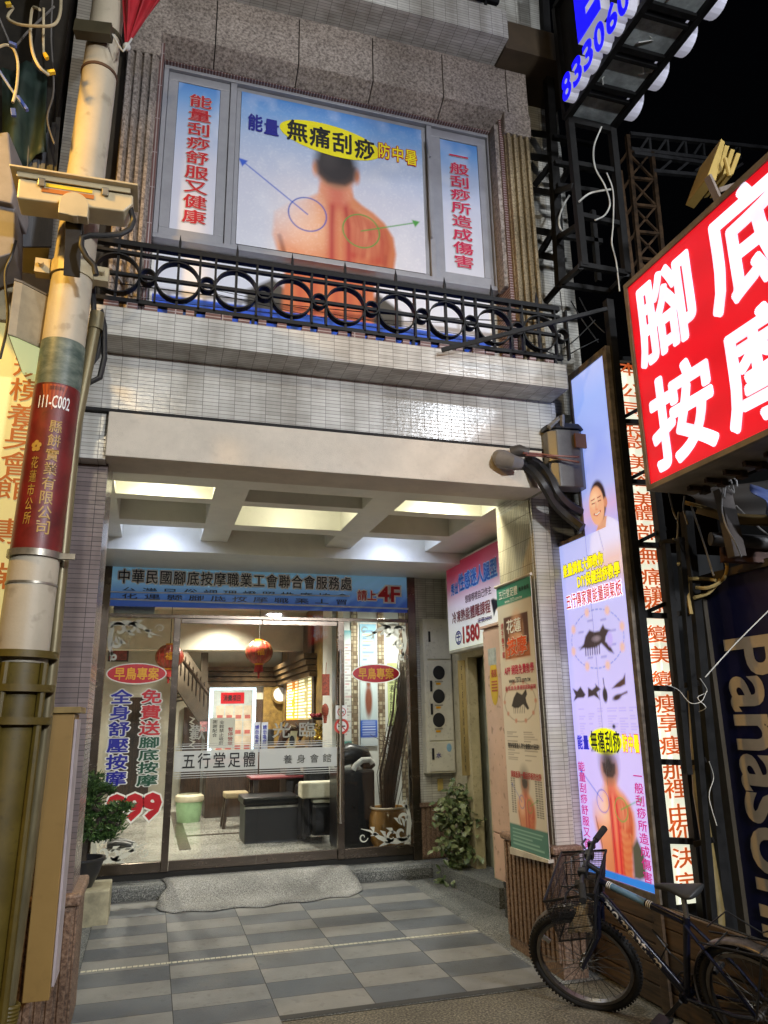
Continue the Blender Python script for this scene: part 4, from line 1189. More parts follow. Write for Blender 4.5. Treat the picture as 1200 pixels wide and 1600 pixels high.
def top_print(P, u0, u1, v0, v1):
    S = 1 / (v1 - v0)
    P.vgrad([(0, '#a9a8ee'), (.12, '#c2a8d8'), (.25, '#a4b0f0'), (.45, '#8fa2f0'), (.8, '#94aef4'), (1, '#a8b8f4')])
    P.mix(np.clip(P.noise(6, 2) - .5, 0, 1) * .7, '#b8c8fa')
    q = lambda u, v: ((u - u0) * S, (v - v0) * S)
    P.poly([q(-4.70, 2.62), q(-4.27, 2.62), q(-4.28, 2.93), q(-4.36, 2.99), q(-4.44, 3.03), q(-4.53, 2.99), q(-4.62, 2.90), q(-4.68, 2.80)], '#d0cff2', .006)
    P.poly([q(-4.74, 2.60), q(-4.26, 2.60), q(-4.26, 2.76), q(-4.45, 2.78), q(-4.72, 2.72)], '#d8a890', .04, .7)
    P.poly([q(-4.60, 2.95), q(-4.50, 3.05), q(-4.44, 3.03), q(-4.47, 2.94), q(-4.56, 2.82)], '#c89478', .005)
    P.line([q(-4.56, 2.86), q(-4.52, 2.78)], .003, '#9a9ac8', .002); P.line([q(-4.44, 2.98), q(-4.50, 2.80)], .003, '#a8a8d0', .002)
    fx, fy = q(-4.545, 3.145); S = S * 1.08
    P.ell(fx + .012 * S, fy + .016 * S, .096 * S, .145 * S, '#33262a', .008)
    P.ell(fx + .098 * S, fy - .01, .022 * S, .035 * S, '#c08468', .004)
    P.ell(fx - .008 * S, fy - .008, .088 * S, .135 * S, '#dca684', .006, rot=.06)
    P.ell(fx - .03 * S, fy + .04 * S, .05 * S, .05 * S, '#ecc4a4', .02, .8)
    for sx in (-.045, .03):
        P.line([(fx + (sx - .018) * S, fy + .018 * S), (fx + (sx + .018) * S, fy + .016 * S)], .007 * S, '#3a241c', .003)
        P.line([(fx + (sx - .022) * S, fy + .042 * S), (fx + (sx + .02) * S, fy + .044 * S)], .007 * S, '#5a3a2c', .003)
    P.line([(fx - .012 * S, fy + .02 * S), (fx - .02 * S, fy - .03 * S), (fx - .002 * S, fy - .034 * S)], .006 * S, '#b07858', .004)
    P.line([(fx - .045 * S, fy - .058 * S), (fx - .012 * S, fy - .072 * S), (fx + .028 * S, fy - .055 * S)], .014 * S, '#8a3a30', .003)
    P.line([(fx - .035 * S, fy - .060 * S), (fx - .012 * S, fy - .068 * S), (fx + .02 * S, fy - .058 * S)], .007 * S, '#f4e8e0', .002)
    S = S / 1.08
    P.poly([q(-4.30, 2.79), q(-4.285, 2.79), q(-4.285, 2.815), q(-4.30, 2.815)], '#303038', .002)
def low_print(P, u0, u1, v0, v1):
    S = 1 / (v1 - v0)
    P.vgrad([(0, '#c2b4f0'), (.35, '#c3b8f3'), (.7, '#bbbaf4'), (1, '#aeb8f2')])
    P.mix(np.clip(P.noise(5, 6) - .5, 0, 1) * .4, '#c8c0fa')
    q = lambda u, v: ((u - u0) * S, (v - v0) * S)
    P.poly([(0, 0), (2, 0), (2, q(0, .675)[1]), (0, q(0, .675)[1])], '#2a78d0', .002)
    P.poly([q(-4.77, 2.62), q(-4.28, 2.62), q(-4.29, 2.93), q(-4.34, 2.99), q(-4.5, 3.02), q(-4.66, 2.93), q(-4.70, 2.80)], '#d2d0f4', .010)
    P.poly([q(-4.74, 2.57), q(-4.28, 2.57), q(-4.28, 2.80), q(-4.48, 2.80), q(-4.70, 2.70)], '#dcb4a4', .03, .75)
    P.line([q(-4.56, 2.95), q(-4.52, 2.80)], .003, '#9a9ac8', .002)
    cx, cy = q(-4.715, 2.20)
    for k in range(40):
        a = k * 2 * math.pi / 40
        P.line([(cx + .335 * S * math.cos(a), cy + .205 * S * math.sin(a)), (cx + .335 * S * math.cos(a + .09), cy + .205 * S * math.sin(a + .09))], .006 * S, '#6478b8', .002)
    for k in range(8):
        a = k * .8 + .25; P.ell(cx + .335 * S * math.cos(a), cy + .205 * S * math.sin(a), .03 * S, .032 * S, '#d8b4b0', .004)
        P.line([(cx + .22 * S * math.cos(a) - .03 * S, cy + .14 * S * math.sin(a)), (cx + .22 * S * math.cos(a) + .03 * S, cy + .14 * S * math.sin(a))], .012 * S, '#7a78a8', .003, .7)
    T = [(-.23, -.06), (-.17, -.02), (-.14, .03), (-.08, .07), (-.02, .05), (.05, .05), (.10, .09), (.12, .06), (.18, .04), (.12, .0), (.11, -.03), (.16, -.06), (.20, -.12), (.14, -.10), (.06, -.04), (-.02, -.06), (-.12, -.06), (-.18, -.05)]
    P.poly([(cx + a * 1.0 * S, cy + b * 1.0 * S) for a, b in T], '#3c3030', .004)
    for k in range(7): P.line([(cx + (-.15 + k * .03) * S, cy - .04 * S), (cx + (-.155 + k * .03) * S, cy - .105 * S)], .011 * S, '#382c2c', .002)
    P.ell(cx + .0 * S, cy + .0 * S, .05 * S, .02 * S, '#8a7c88', .004, .8)
    P.ell(cx + .165 * S, cy - .02 * S, .035 * S, .05 * S, '#b4a8f2', .004)
    for (u, sc, sh) in ((-5.0, .10, 0), (-4.81, .09, 1), (-4.67, .09, 2), (-4.50, .12, 3)):
        x, y = q(u, 1.83)
        if sh == 0:
            P.poly([(x + a * S, y + b * S) for a, b in ((-.09, -.05), (-.06, -.01), (-.09, .04), (-.03, .02), (.02, .05), (.08, -.01), (.05, -.03), (-.03, -.03))], '#33282a', .003)
        elif sh == 1:
            P.poly([(x + a * S, y + b * S) for a, b in ((-.08, -.03), (-.07, .04), (-.02, .02), (.03, .04), (.03, .06), (.09, .02), (.04, .0), (.07, -.05), (.0, -.02))], '#3a2e2e', .003)
        elif sh == 2:
            P.ell(x, y - .02 * S, .03 * S, .05 * S, '#2e2626', .003); P.line([(x, y + .02 * S), (x - .005 * S, y + .09 * S)], .01 * S, '#2e2626', .002)
        else:
            P.poly([(x + a * S, y + b * S) for a, b in ((-.08, .02), (-.02, .05), (.06, .08), (.09, .11), (.08, .04), (.02, .025))], '#4a3430', .003)
            P.ell(x - .03 * S, y - .04 * S, .05 * S, .018 * S, '#3c2c2a', .003, rot=.2); P.line([(x, y - .03 * S), (x + .09 * S, y - .01 * S)], .013 * S, '#4a3430', .003)
    r = random.Random(5)
    for (ua, ub) in ((-5.03, -4.95), (-4.90, -4.82), (-4.78, -4.72), (-4.66, -4.54), (-4.52, -4.43), (-4.40, -4.32)):
        for k in range(11):
            if r.random() < .75: P.line([q(ua, 1.72 - k * .017), q(ua + (ub - ua) * r.uniform(.4, 1), 1.72 - k * .017)], .004 * S, '#9a8cc8', .002, .7)
    x, y = q(-4.60, 1.60); P.ell(x, y, .018 * S, .014 * S, '#2a2a34', .003)
    x, y = q(-4.725, 1.50); P.ell(x, y, .20 * S, .088 * S, '#e8ee00', .004)
    q0 = q(-4.705, 1.345)
    k = .163 * S; b = P.a.copy()
    back_figure(P, q0[0], q0[1], k * 1.02, 1.0, hot=True)
    P.mix((P.y > q(0, 1.44)[1]) * (P.sdf_ell(x, y, .20 * S, .088 * S) < 0) * 1.0, '#e8ee00')
    P.poly([q(-4.47, .675), q(-4.40, .70), q(-4.40, .83), q(-4.46, .92), q(-4.52, .86), q(-4.53, .675)], '#4a4a3c', .006)
    P.poly([(0, 0), (2, 0), (2, q(0, .672)[1]), (0, q(0, .672)[1])], '#2a78d0', .002)
lb_panel(-4.735, -4.287, 2.955, 4.205, 90, 240, top_print, 'upper_print')
lb_panel(-5.15, -4.297, .625, 2.9555, 170, 440, low_print, 'lower_print')
def ems(nm, c, s=.9): return EM(nm, c, s)
L_Y = ems('lit_yellow', '#f4ea10', .95); L_K = M('sign_ink', (.02, .02, .03), .5); L_W = ems('lit_white', '#f0f0fa', .95); L_R = ems('lit_red', '#c01830', .75); L_B = ems('lit_blue', '#2020b8', .8); L_M = ems('lit_magenta', '#c0187c', .7); L_O = ems('lit_orange', '#e06818', .9)
mb = MB()
L = [('t', '能量調氣大師教你', -5.085, 2.70, -4.53, 2.80, .03, [(0, .045), (1, 0)]), ('t', 'DIY保健刮痧教學', -4.895, 2.585, -4.345, 2.69, .03, [(0, .045), (1, 0)]),
     ('t', '五行傳家寶能量調氣板', -5.075, 2.455, -4.345, 2.565, .012, [(2, .05), (3, 0)]),
     ('h', '能量', -5.085, 1.435, -4.925, 1.545, .03, [(4, 0)]), ('h', '無痛刮痧', -4.905, 1.42, -4.535, 1.58, .02, [(0, 0)]), ('h', '防中暑', -4.515, 1.435, -4.325, 1.56, .03, [(3, .04), (1, 0)]),
     ('v', '能量刮痧舒服又健康', -5.105, .70, -5.005, 1.36, .014, [(5, 0)]), ('v', '一般刮痧所造成傷害', -4.435, .67, -4.33, 1.335, .014, [(5, 0)])]
for k, s_, a, b_, c_, d_, bo, lay in L:
    for i, (mi, gw) in enumerate(lay):
        dd = .003 + i * .0016
        if k == 't': FL.text(mb, s_, a, b_, c_, d_, bo, dd, mi, gw)
        else: FL.cells(mb, s_, a, b_, c_, d_, bo, dd, mi, gw, horiz=(k == 'h'))
mb.build('lettering', [L_K, L_Y, L_W, L_R, L_B, L_M], lb)
mb = MB(); FL.rect(mb, -4.7365, .64, -4.7335, 2.955, .0025); mb.build('film_seam', M('seam_grey', (.30, .30, .42), .5), lb)
for zz in (1.2, 2.2, 3.2, 4.0):
    pass

# --- lit strip sign with orange characters behind the lattice
FT = SF(4.34)
ts = thing('strip_sign', 'narrow white lit strip sign with orange vertical characters behind the black steel lattice', 'light box', (3.3, 4.4, 0.5))
a = FT.px(962, 575); b_ = FT.px(1043, 1400)
uL = (a[0] + b_[0]) / 2
mb = MB(); FT.rslab(mb, uL - .012, .50, uL + .225, a[1] + .02, -.12, -.004); mb.build('box', DARK, ts)
mb = MB(); FT.rect(mb, uL, .55, uL + .215, a[1], 0); mb.build('lit_face', EM('strip_white', '#eceed6', 1.02, .12), ts)
chars = '本公司特設美容美體部無痛讓您變美變瘦享瘦那裡由你決定'
ys = [578, 612, 640, 672, 690, 722, 748, 780, 800, 830, 868, 900, 928, 953, 990, 1023, 1062, 1100, 1130, 1166, 1205, 1235, 1275, 1303, 1346, 1386]
mb = MB()
for ch, yy in zip(chars, ys):
    v = FT.px(995, yy)[1]; h = .132
    FT.cells(mb, ch, uL + .03, v - h / 2, uL + .03 + .20, v + h / 2, .014, .003)
mb.build('lettering', EM('lit_vermilion', '#d2602c', .75), ts)

# --- red projecting sign
FR = WF(2.9)
rs = thing('projecting_sign', 'large red lit box sign with big white characters jutting over the street', 'light box', (3.1, 3.1, 3.0))
uf, un, vb, vt = -3.825, -1.9, 3.02, 4.477
mb = MB()
FR.rslab(mb, uf, vb, un, vt, -.34, -.012)
for (c0, c1, c2, c3) in ((uf, vb, un, vb + .035), (uf, vt - .04, un, vt), (uf, vb + .035, uf + .035, vt - .04)): FR.rslab(mb, c0, c1, c2, c3, -.012, .012)
mb.build('frame', M('pale_sign_frame', (.28, .235, .18), .5, var=.3), rs, bevel=.003)
mb = MB(); FR.rect(mb, uf + .035, vb + .035, un, vt - .04, 0); mb.build('lit_face', EM('red_film_lit', '#d00a1c', .92, .16), rs)
mb = MB()
wt = EM('white_film_lit', '#e2e2fa', 1.22, .18)
for ch, a0, b0, a1, b1 in (('腳', -3.745, 3.80, -3.195, 4.375), ('底', -3.075, 3.79, -2.44, 4.44), ('按', -3.72, 3.095, -3.155, 3.70), ('摩', -3.075, 3.10, -2.45, 3.72)):
    FR.text(mb, ch, a0, b0, a1, b1, .030, .004, 0, 0, 3)
mb.build('lettering', wt, rs)
for i in range(12):
    mb = MB(); u = uf + .15 + i * .155
    FR.rslab(mb, u, vb - .045, u + .05, vb - .003, -.30, -.255); FR.rslab(mb, u + .01, vb - .03, u + .035, vb - .004, -.255, -.16)
    mb.build('underside_bracket', M('rust_metal', (.10, .05, .03), .8, var=.5, scale=18), rs)

# --- phone number sign at the top right
FPH = WF(3.0)
ph = thing('phone_number_sign', 'black steel box sign with glowing blue channel digits hung high over the street', 'sign', (3.2, 3.8, 6.4))
xe = at(957, 203, z=6.42).x
zf, z2 = 6.44, 7.6
mb = MB(); IR2 = M('weathered_black_steel', (.010, .0095, .0095), .6, 0.0, var=.5, scale=12, spec=.3)
ya_, yb_ = 4.452, 1.6
for x in (3.0, xe):
    mb.bar((x, ya_, zf), (x, yb_, zf), .05, .05); mb.bar((x, ya_, z2), (x, yb_, z2), .05, .05); mb.bar((x, ya_, zf), (x, ya_, z2), .05, .05)
for i in range(7):
    y = ya_ - i * .36
    mb.bar((3.0, y, zf), (xe, y, zf), .045, .03)
    mb.bar((3.0, y - .28, zf), (xe, y - .28, zf), .03, .03)
mb.build('frame', IR2, ph)
mb = MB()
for i in range(7):
    y = ya_ - i * .36; mb.box(3.02, y - .02, zf + .02, xe - .02, y - .27, zf + .03)
mb.build('underside_panel', M('dirty_clear_sheet', (.42, .46, .46), .25, var=.3, scale=5, spots=.15), ph)
mb = MB(); mb.box(3.02, ya_ - .02, zf + .06, 3.035, yb_, z2); mb.box(xe - .035, ya_ - .02, zf + .06, xe - .02, yb_, z2); mb.build('face_panel', DARK, ph)
mb = MB()
BL = EM('lit_deep_blue', '#1008ff', 1.3); LS = EM('digit_side', '#c8c8d8', .35)
dig = [(885, 135), (901, 108), (918, 83), (936, 57), (955, 27), (974, 4)]
FD_ = WF(2.90); vm = sum(FD_.px(*p_)[1] for p_ in dig) / 6
for i, ch in enumerate('833060'):
    u, v = FD_.px(*dig[i])
    FD_.text(mb, ch, u - .068, vm - .125, u + .068, vm + .125, .035, 0, 0, 0, 4, ext=.085)
ue, ve = FD_.px(914, 28)
FD_.text(mb, 'E', ue - .12, ve - .13, ue + .2, ve + .45, .06, 0, 0, 0, 3, ext=.085)
mb.build('digits', [BL, LS], ph)
FPE = Frame((xe, 0, 0), (0, 1, 0), (0, 0, 1)); mb = MB()
for i in range(7): mb.cyl((xe + .03, 4.33 - i * .33, zf + .17), (xe + .17, 4.33 - i * .33, zf + .17), .12, n=20)
mb.build('rear_digits', LS, ph)
mb = MB(); rr = random.Random(2)
for i in range(10):
    y = 4.15 - rr.random() * 1.4; x = 3.1 + rr.random() * .3
    mb.tube([(x, y, zf + .02), (x + rr.uniform(-.05, .05), y - .03, zf + .005), (x + rr.uniform(-.1, .1), y - .07, zf + .015), (x + rr.uniform(-.1, .1), y - .1, zf + .03)], .006, 5)
WIREW = M('white_cable', (.62, .62, .58), .5)
mb.build('wiring', WIREW, ph, kind='stuff')

# --- blue shop sign at the right edge
FX = WF(3.75)
a = FX.px(1122, 905); b_ = FX.px(1165, 1590)
ps = thing('vertical_sign', 'unlit navy vertical sign with large pale letters reading downwards at the street edge', 'sign', (3.8, 4.0, 0))
ul = (a[0] + b_[0]) / 2; vt = a[1]
mb = MB(); FX.rslab(mb, ul, -.0, ul + .9, vt, -.25, -.003); mb.build('box', M('navy_panel', (.010, .012, .07), .35), ps)
mb = MB(); FX.rslab(mb, ul - .07, 0, ul, vt + .05, -.25, .03); FX.rslab(mb, ul - .07, vt, ul + .9, vt + .05, -.25, .03); mb.build('frame', M('brown_sign_frame', (.075, .06, .04), .6), ps)
mb = MB(); FX.text(mb, 'Panasonic', ul + .11, .08, ul + .56, vt - .42, .022, .004, rot=-90, res=4)
mb.build('lettering', M('pale_letter_film', (.60, .52, .38), .5, var=.12, scale=4), ps)

# --- yellow sign at the far left
FY = SF(4.60)
ys_ = thing('vertical_sign', 'pale yellow vertical lit sign with orange characters half hidden by the utility pole', 'light box', (-0.85, 4.65, 1.8))
a = FY.px(0, 640); 
mb = MB(); FY.rslab(mb, -1.40, 1.80, -0.60, 4.42, -.2, -.004); mb.build('box', M('beige_box', (.42, .36, .22), .55), ys_, bevel=.01)
mb = MB(); FY.rect(mb, -1.36, 1.85, -0.64, 4.05, 0); mb.build('lit_face', EM('pale_yellow_lit', '#d2cd92', .55), ys_)
mb = MB()
ORN = EM('orange_lit', '#b0662c', .40)
for ch, (px, py) in zip('大規模養身會館專業', ((52, 540), (48, 573), (42, 610), (38, 650), (33, 685), (28, 725), (22, 762), (14, 830), (8, 900))):
    u, v = FY.px(px, py); FY.cells(mb, ch, u - .105, v - .085, u + .105, v + .085, .008, .004)
mb.build('lettering', ORN, ys_)
# ------------------------------------------------------------------ utility pole and what hangs on it
def mid(a, b, t): return Vector(a).lerp(Vector(b), t)
CONC = M('painted_concrete', (0.50, 0.44, 0.33), 0.5, var=.12, scale=1.6, bump=.12, bscale=60, spots=.35)
PAINTY = M('olive_yellow_paint', (0.105, 0.072, 0.006), 0.5, var=.22, scale=5, spots=.3)
POLE_Y = 4.24
ax0, ax1 = at(167, 30, y=POLE_Y), at(30, 1060, y=POLE_Y)
dz = (ax0 - ax1) / (ax0.z - ax1.z)
def pole_c(z): return ax1 + dz * (z - ax1.z)
def pole_r(z): return .137 - .0058 * z
up = thing('utility_pole', 'leaning concrete utility pole with a red wrapped band and steel straps', 'utility pole', (pole_c(0).x, POLE_Y, 0))
mb = MB(); zs = [1.98, 2.3, 2.8, 3.3, 3.8, 4.4, 5.0, 5.6, 6.2, 6.8, 7.6, 9.0]
mb.tube([pole_c(z) for z in zs], [pole_r(z) for z in zs], 32); mb.build('pole_shaft', CONC, up, smooth=True)
mb = MB(); zs = [-.05, .5, 1.0, 1.5, 1.978]
mb.tube([pole_c(z) for z in zs], [pole_r(z) + .004 for z in zs], 32)
for a in (2.2, 2.7, -.3): mb.tube([pole_c(z) + Vector((math.cos(a - .3) * (pole_r(z) + .02), -abs(math.sin(a - .3)) * (pole_r(z) + .02), 0)) for z in zs], .02, 8)
mb.build('pole_foot', PAINTY, up, smooth=True)
zt, zb = at(85, 540, y=POLE_Y).z, at(60, 865, y=POLE_Y).z
zt2 = at(95, 612, y=POLE_Y).z
mb = MB(); mb.tube([pole_c(zb), pole_c(zt2)], [pole_r(zb) + .004, pole_r(zt2) + .004], 36, caps=False)
mb.build('red_wrap', M('red_banner_film', (.17, .012, .010), .42, var=.35, scale=5, spots=.25), up, smooth=True)
mb = MB(); mb.tube([pole_c(zt2 + .001), pole_c(zt)], [pole_r(zt2) + .0035, pole_r(zt) + .0035], 36, caps=False)
mb.build('picture_wrap', M('green_picture_film', (.05, .075, .062), .4, col2=(.16, .19, .15), scale=9, stretch=(1, 1, 2.2)), up, smooth=True)
class Wrap:
    """writing bent round the pole"""
    def put(s, mb, body, ang, z0, z1, w, bold, mi, vertical=True, off=.006):
        n = len(body)
        for i, ch in enumerate(body):
            vs, fs = glyph(ch, bold)
            if not len(vs): continue
            zz = vs[:, 2]; vs = vs[:, :2]
            lo, hi = vs.min(0), vs.max(0); q = (vs - lo) / np.maximum(hi - lo, 1e-6)
            if vertical: a0, b1 = ang, z1 - (z1 - z0) * i / n; b0 = z1 - (z1 - z0) * (i + .88) / n; wa = w
            else: a0 = ang + (i - n / 2 + .5) * w * 1.12; b0, b1 = z0, z1; wa = w * (.45 if ch in '1-' else 1)
            P_ = []
            for (x, y), lf in zip(q, zz):
                z = b0 + y * (b1 - b0); r = pole_r(z) + off + lf; t = a0 + (x - .5) * wa
                c = pole_c(z); P_.append(c + Vector((math.sin(t) * r, -math.cos(t) * r, 0)))
            mb.add(P_, fs, mi)
def _wl(s, mb, body, ang, z0, z1, w, bold, mi, off=.006):
    vs, fs = glyph(body, bold); vs = vs[:, :2]; lo, hi = vs.min(0), vs.max(0); q = (vs - lo) / (hi - lo); P_ = []
    for x, y in q:
        z = z0 + y * (z1 - z0); r = pole_r(z) + off; t = ang + (x - .5) * w; P_.append(pole_c(z) + Vector((math.sin(t) * r, -math.cos(t) * r, 0)))
    mb.add(P_, fs, mi)
Wrap.line = _wl
wr = Wrap(); mb = MB()
wr.line(mb, '111-C002', .08, zt2 - .15, zt2 - .075, 1.35, .012, 1)
wr.put(mb, '縣餅實業有限公司', .28, zb + .07, zt2 - .22, .52, .012, 0)
wr.put(mb, '花蓮市公所', -.38, zb + .12, zb + .50, .30, .006, 0)
wr.put(mb, '隆環境綠美化', .12, zt2 - .045, zt2 - .02, .09, .0, 2, False)
V_G2 = M('dull_gold_print', '#b08a3a', .45)
mb.build('lettering', [V_G2, WHITE, INK], up)
mb = MB()
def onpole(t, z, off=.006): return pole_c(z) + Vector((math.sin(t) * (pole_r(z) + off), -math.cos(t) * (pole_r(z) + off), 0))
for k in range(5):
    a = math.pi / 2 + k * 2 * math.pi / 5; cz = zb + .56; ct = -.42
    mb.poly([onpole(ct + .13 * math.cos(a) + .11 * math.cos(b_), cz + .02 * math.sin(a) + .014 * math.sin(b_)) for b_ in [j * .63 for j in range(10)]], 0)
mb.build('blossom_emblem', V_G2, up)
mb = MB()
for k in range(-6, 7):                                              # orange fan printed at the head of the band
    t = .02 + k * .085; mb.poly([onpole(t - .045, zt2 - .01, .0052), onpole(t + .045, zt2 - .01, .0052), onpole(t * .75 + .03, zt2 - .16 + abs(k) * .012, .0052), onpole(t * .75 - .03, zt2 - .16 + abs(k) * .012, .0052)], k % 2)
mb.build('fan_print', [M('fan_orange', '#a8441c', .4), M('fan_red', '#8c2c18', .4)], up)
def strap(mb, z, wid, off=.012): mb.tube([pole_c(z - wid / 2), pole_c(z + wid / 2)], pole_r(z) + off, 32)
GAL = M('galvanised_steel', (.36, .33, .27), .38, .7, var=.25, scale=14)
mb = MB(); strap(mb, zb - .015, .035, .016); strap(mb, zb - .17, .012, .004); mb.box(*(pole_c(zb) + Vector((.10, -.06, -.035))), *(pole_c(zb) + Vector((.20, -.03, -.005)))); mb.build('strap', GAL, up, smooth=True)
for yy in (1024, 1076, 1126):
    z = at(40, yy, y=POLE_Y).z; mb = MB(); strap(mb, z, .035, .045); mb.build('strap', PAINTY, up, smooth=True)
z = at(150, 118, y=POLE_Y).z; mb = MB(); strap(mb, z, .018, .008); mb.build('strap', M('rust_band', (.12, .06, .03), .7), up, smooth=True)
mb = MB(); strap(mb, at(157, 60, y=POLE_Y).z, .03, .010); a = at(118, 45, y=4.1); b_ = at(175, 52, y=4.06); mb.bar(a, b_, .07, .09); mb.build('crossarm_stub', M('dark_olive_metal', (.06, .05, .025), .5), up)
# conduit running down beside the pole
pts = [at(x, y, y=4.32) for x, y in ((152, 492), (136, 575), (119, 660), (107, 770), (97, 880), (84, 1010), (68, 1150), (48, 1310), (30, 1440), (8, 1600))]
cp = thing('conduit_pipe', 'slim upright conduit pipe strapped beside the utility pole', 'pipe', (pts[-1].x, 4.32, 0))
mb = MB(); mb.tube(pts, .034, 16); mb.cyl(pts[0] + Vector((0, 0, .01)), pts[0] - Vector((.004, 0, .10)), .042, n=16); mb.build('pipe', M('conduit_grey', (.20, .165, .085), .38, .4, var=.3, scale=5, stretch=(1, 1, .3)), cp, smooth=True)
mb = MB()
for k in range(8): p_ = at(12 - k * 1.2, 1572 + k * 6, y=4.30); mb.ring(p_, (0.1, 0, 1), .045, .012)
mb.build('corrugated_end', PAINTY, cp, smooth=True)
BLKC = M('black_cable', (.015, .015, .016), .45)
cb = thing('cable_loop', 'black cable looping out of the conduit beside the pole', 'cable', at(155, 500, y=4.36))
mb = MB(); mb.tube([at(x, y, y=4.36) for x, y in ((144, 420), (145, 455), (147, 492), (158, 486), (163, 510), (163, 560), (156, 590), (140, 598), (128, 592))], .017, 10)
mb.tube([at(x, y, y=4.38) for x, y in ((150, 488), (160, 520), (152, 556), (138, 575), (128, 578))], .017, 10)
mb.build('cable', BLKC, cb, smooth=True)

# security camera
cv = thing('security_camera', 'boxy security camera with a sunshield on a black bracket fixed to the pole', 'camera', at(115, 430, y=4.08))
A_, B_ = at(20, 268, y=3.86), at(210, 297, y=3.86)
U_ = (B_ - A_).normalized(); FC = Frame(A_, U_, Vector((0, 0, 1)) - U_ * U_.z); L_ = (B_ - A_).length
CAMM = M('camera_beige', (.50, .42, .26), .4, var=.08)
mb = MB(); FC.slab(mb, [(.03, -.155), (L_ - .05, -.145), (L_ - .005, -.09), (L_ - .005, -.03), (.03, -.03)], -.16, -.005); mb.build('housing', CAMM, cv, bevel=.008)
mb = MB(); FC.rslab(mb, -.01, .0, L_ + .02, .012, -.20, .045); FC.rslab(mb, .02, -.03, L_ - .02, .0, .0, .01); mb.build('sunshield', CAMM, cv, bevel=.003)
for u in (.13, L_ - .17): mb = MB(); FC.rslab(mb, u, -.07, u + .035, -.02, .0, .014); mb.build('latch', GAL, cv, bevel=.003)
mb = MB(); FC.rslab(mb, .17, -.062, L_ - .22, -.040, -.004, .0, 0); FC.rslab(mb, .15, -.098, L_ - .21, -.072, -.004, .0, 1); mb.build('warning_strip', [M('yellow_label', (.75, .52, .02), .4), M('orange_label', (.42, .14, .02), .4)], cv)
mb = MB(); c0 = at(116, 322, y=3.84); mb.cyl(c0 + Vector((0, -.02, 0)), c0 + Vector((0, .05, 0)), .075, n=24); FC2 = SF(3.815)
mb.box(c0.x - .075, 3.82, c0.z - .07, c0.x + .075, 3.89, c0.z + .0); mb.build('swivel', CAMM, cv, bevel=.004)
c1, c2 = at(116, 338, y=3.93), at(112, 432, y=4.06)
mb = MB(); mb.bar(c1, c2, .085, .022, up=(0, 1, 0)); mb.bar(c1 + Vector((.03, 0, 0)), c1 + Vector((.03, .12, -.05)), .03); mb.build('bracket', M('black_bracket', (.02, .018, .016), .5), cv, bevel=.002)
zc = at(112, 428, y=POLE_Y).z
mb = MB(); strap(mb, zc, .085, .012)
for sx in (-1, 1): mb.box(pole_c(zc).x + sx * .12, POLE_Y - .05, zc - .045, pole_c(zc).x + sx * .20, POLE_Y + .02, zc + .045); mb.cyl(pole_c(zc) + Vector((sx * .165, -.09, 0)), pole_c(zc) + Vector((sx * .165, .04, 0)), .016, n=8)
mb.build('clamp', CAMM, cv)
mb = MB(); mb.tube([at(x, y, y=3.9) for x, y in ((200, 312), (205, 330), (209, 345), (203, 358), (188, 366), (165, 368), (140, 368), (128, 372), (127, 385), (135, 402), (147, 415), (150, 430))], .016, 10); mb.build('flexible_lead', BLKC, cv, smooth=True)

# box with a pale underside on the far side of the pole
eb = thing('equipment_box', 'dented beige equipment box with reflected sign glow set into its underside beside the pole', 'box', at(50, 470, y=4.3))
p = [at(22, 438, y=4.12), at(48, 416, y=4.3), at(88, 424, y=4.36)]; zb2 = at(21, 523, y=4.12).z
bot = [Vector((v.x, v.y, zb2)) for v in p]; topz = at(22, 438, y=4.12).z
top = [Vector((v.x, v.y, topz)) for v in p]
mb = MB(); bk = [Vector((bot[2].x, 4.62, 0)), Vector((bot[0].x - .02, 4.62, 0))]
ol = [bot[0], bot[1] + Vector((.0, -.16, 0)), bot[2] + Vector((0, -.1, 0)), Vector((bot[2].x, 4.60, zb2)), Vector((bot[0].x, 4.60, zb2))]
mb.prism(ol, [Vector((v.x, v.y, topz)) for v in ol]); mb.build('case', M('box_beige', (.36, .30, .19), .5, var=.2), eb, bevel=.004)
mb = MB(); mb.prism([Vector((v.x * 1.0, v.y, topz + .002)) for v in ol], [Vector((v.x, v.y + .0, topz + .015)) for v in ol]); mb.build('lid', M('box_lid', (.16, .13, .09), .5), eb)
mb = MB(); mb.poly([Vector((v.x * .99, v.y + .01, zb2 - .004)) for v in ol]); mb.build('underside_glow', EM('pale_green_reflected_glow', '#cfe0b0', .55), eb)  # glow stands in for yellow sign light reflected by the plain underside

# red flag tied to the pole
fl = thing('red_flag', 'red cloth flag bunched and tied to the pole near the top', 'flag', at(197, 70, y=4.1))
mb = MB(); n = 24; rows = 14; vs = []
for j in range(rows):
    t = j / (rows - 1); L0 = at(196 - 6 * t, 72 - 95 * t, y=4.12); R0 = at(200 + 70 * t, 70 - 92 * t, y=4.12)
    for i in range(n):
        s_ = i / (n - 1); q = L0.lerp(R0, s_); q = q + Vector((0, .035 * t * math.sin(s_ * 17 + t * 2) + .02 * t * math.sin(s_ * 31), 0)); vs.append(q)
mb.add(vs, [(j * n + i, j * n + i + 1, (j + 1) * n + i + 1, (j + 1) * n + i) for j in range(rows - 1) for i in range(n - 1)])
o = mb.build('cloth', M('red_cloth', (.42, .012, .022), .65, var=.2), fl, smooth='all'); sm = o.modifiers.new('thickness', 'SOLIDIFY'); sm.thickness = .003
mb = MB(); mb.tube([at(176, 54, y=4.06), at(186, 72, y=4.05), at(192, 80, y=4.05), at(200, 70, y=4.08), at(206, 60, y=4.08)], .006, 6); mb.ball(at(198, 73, y=4.1), .025); mb.build('tie', WIREW, fl, smooth=True)

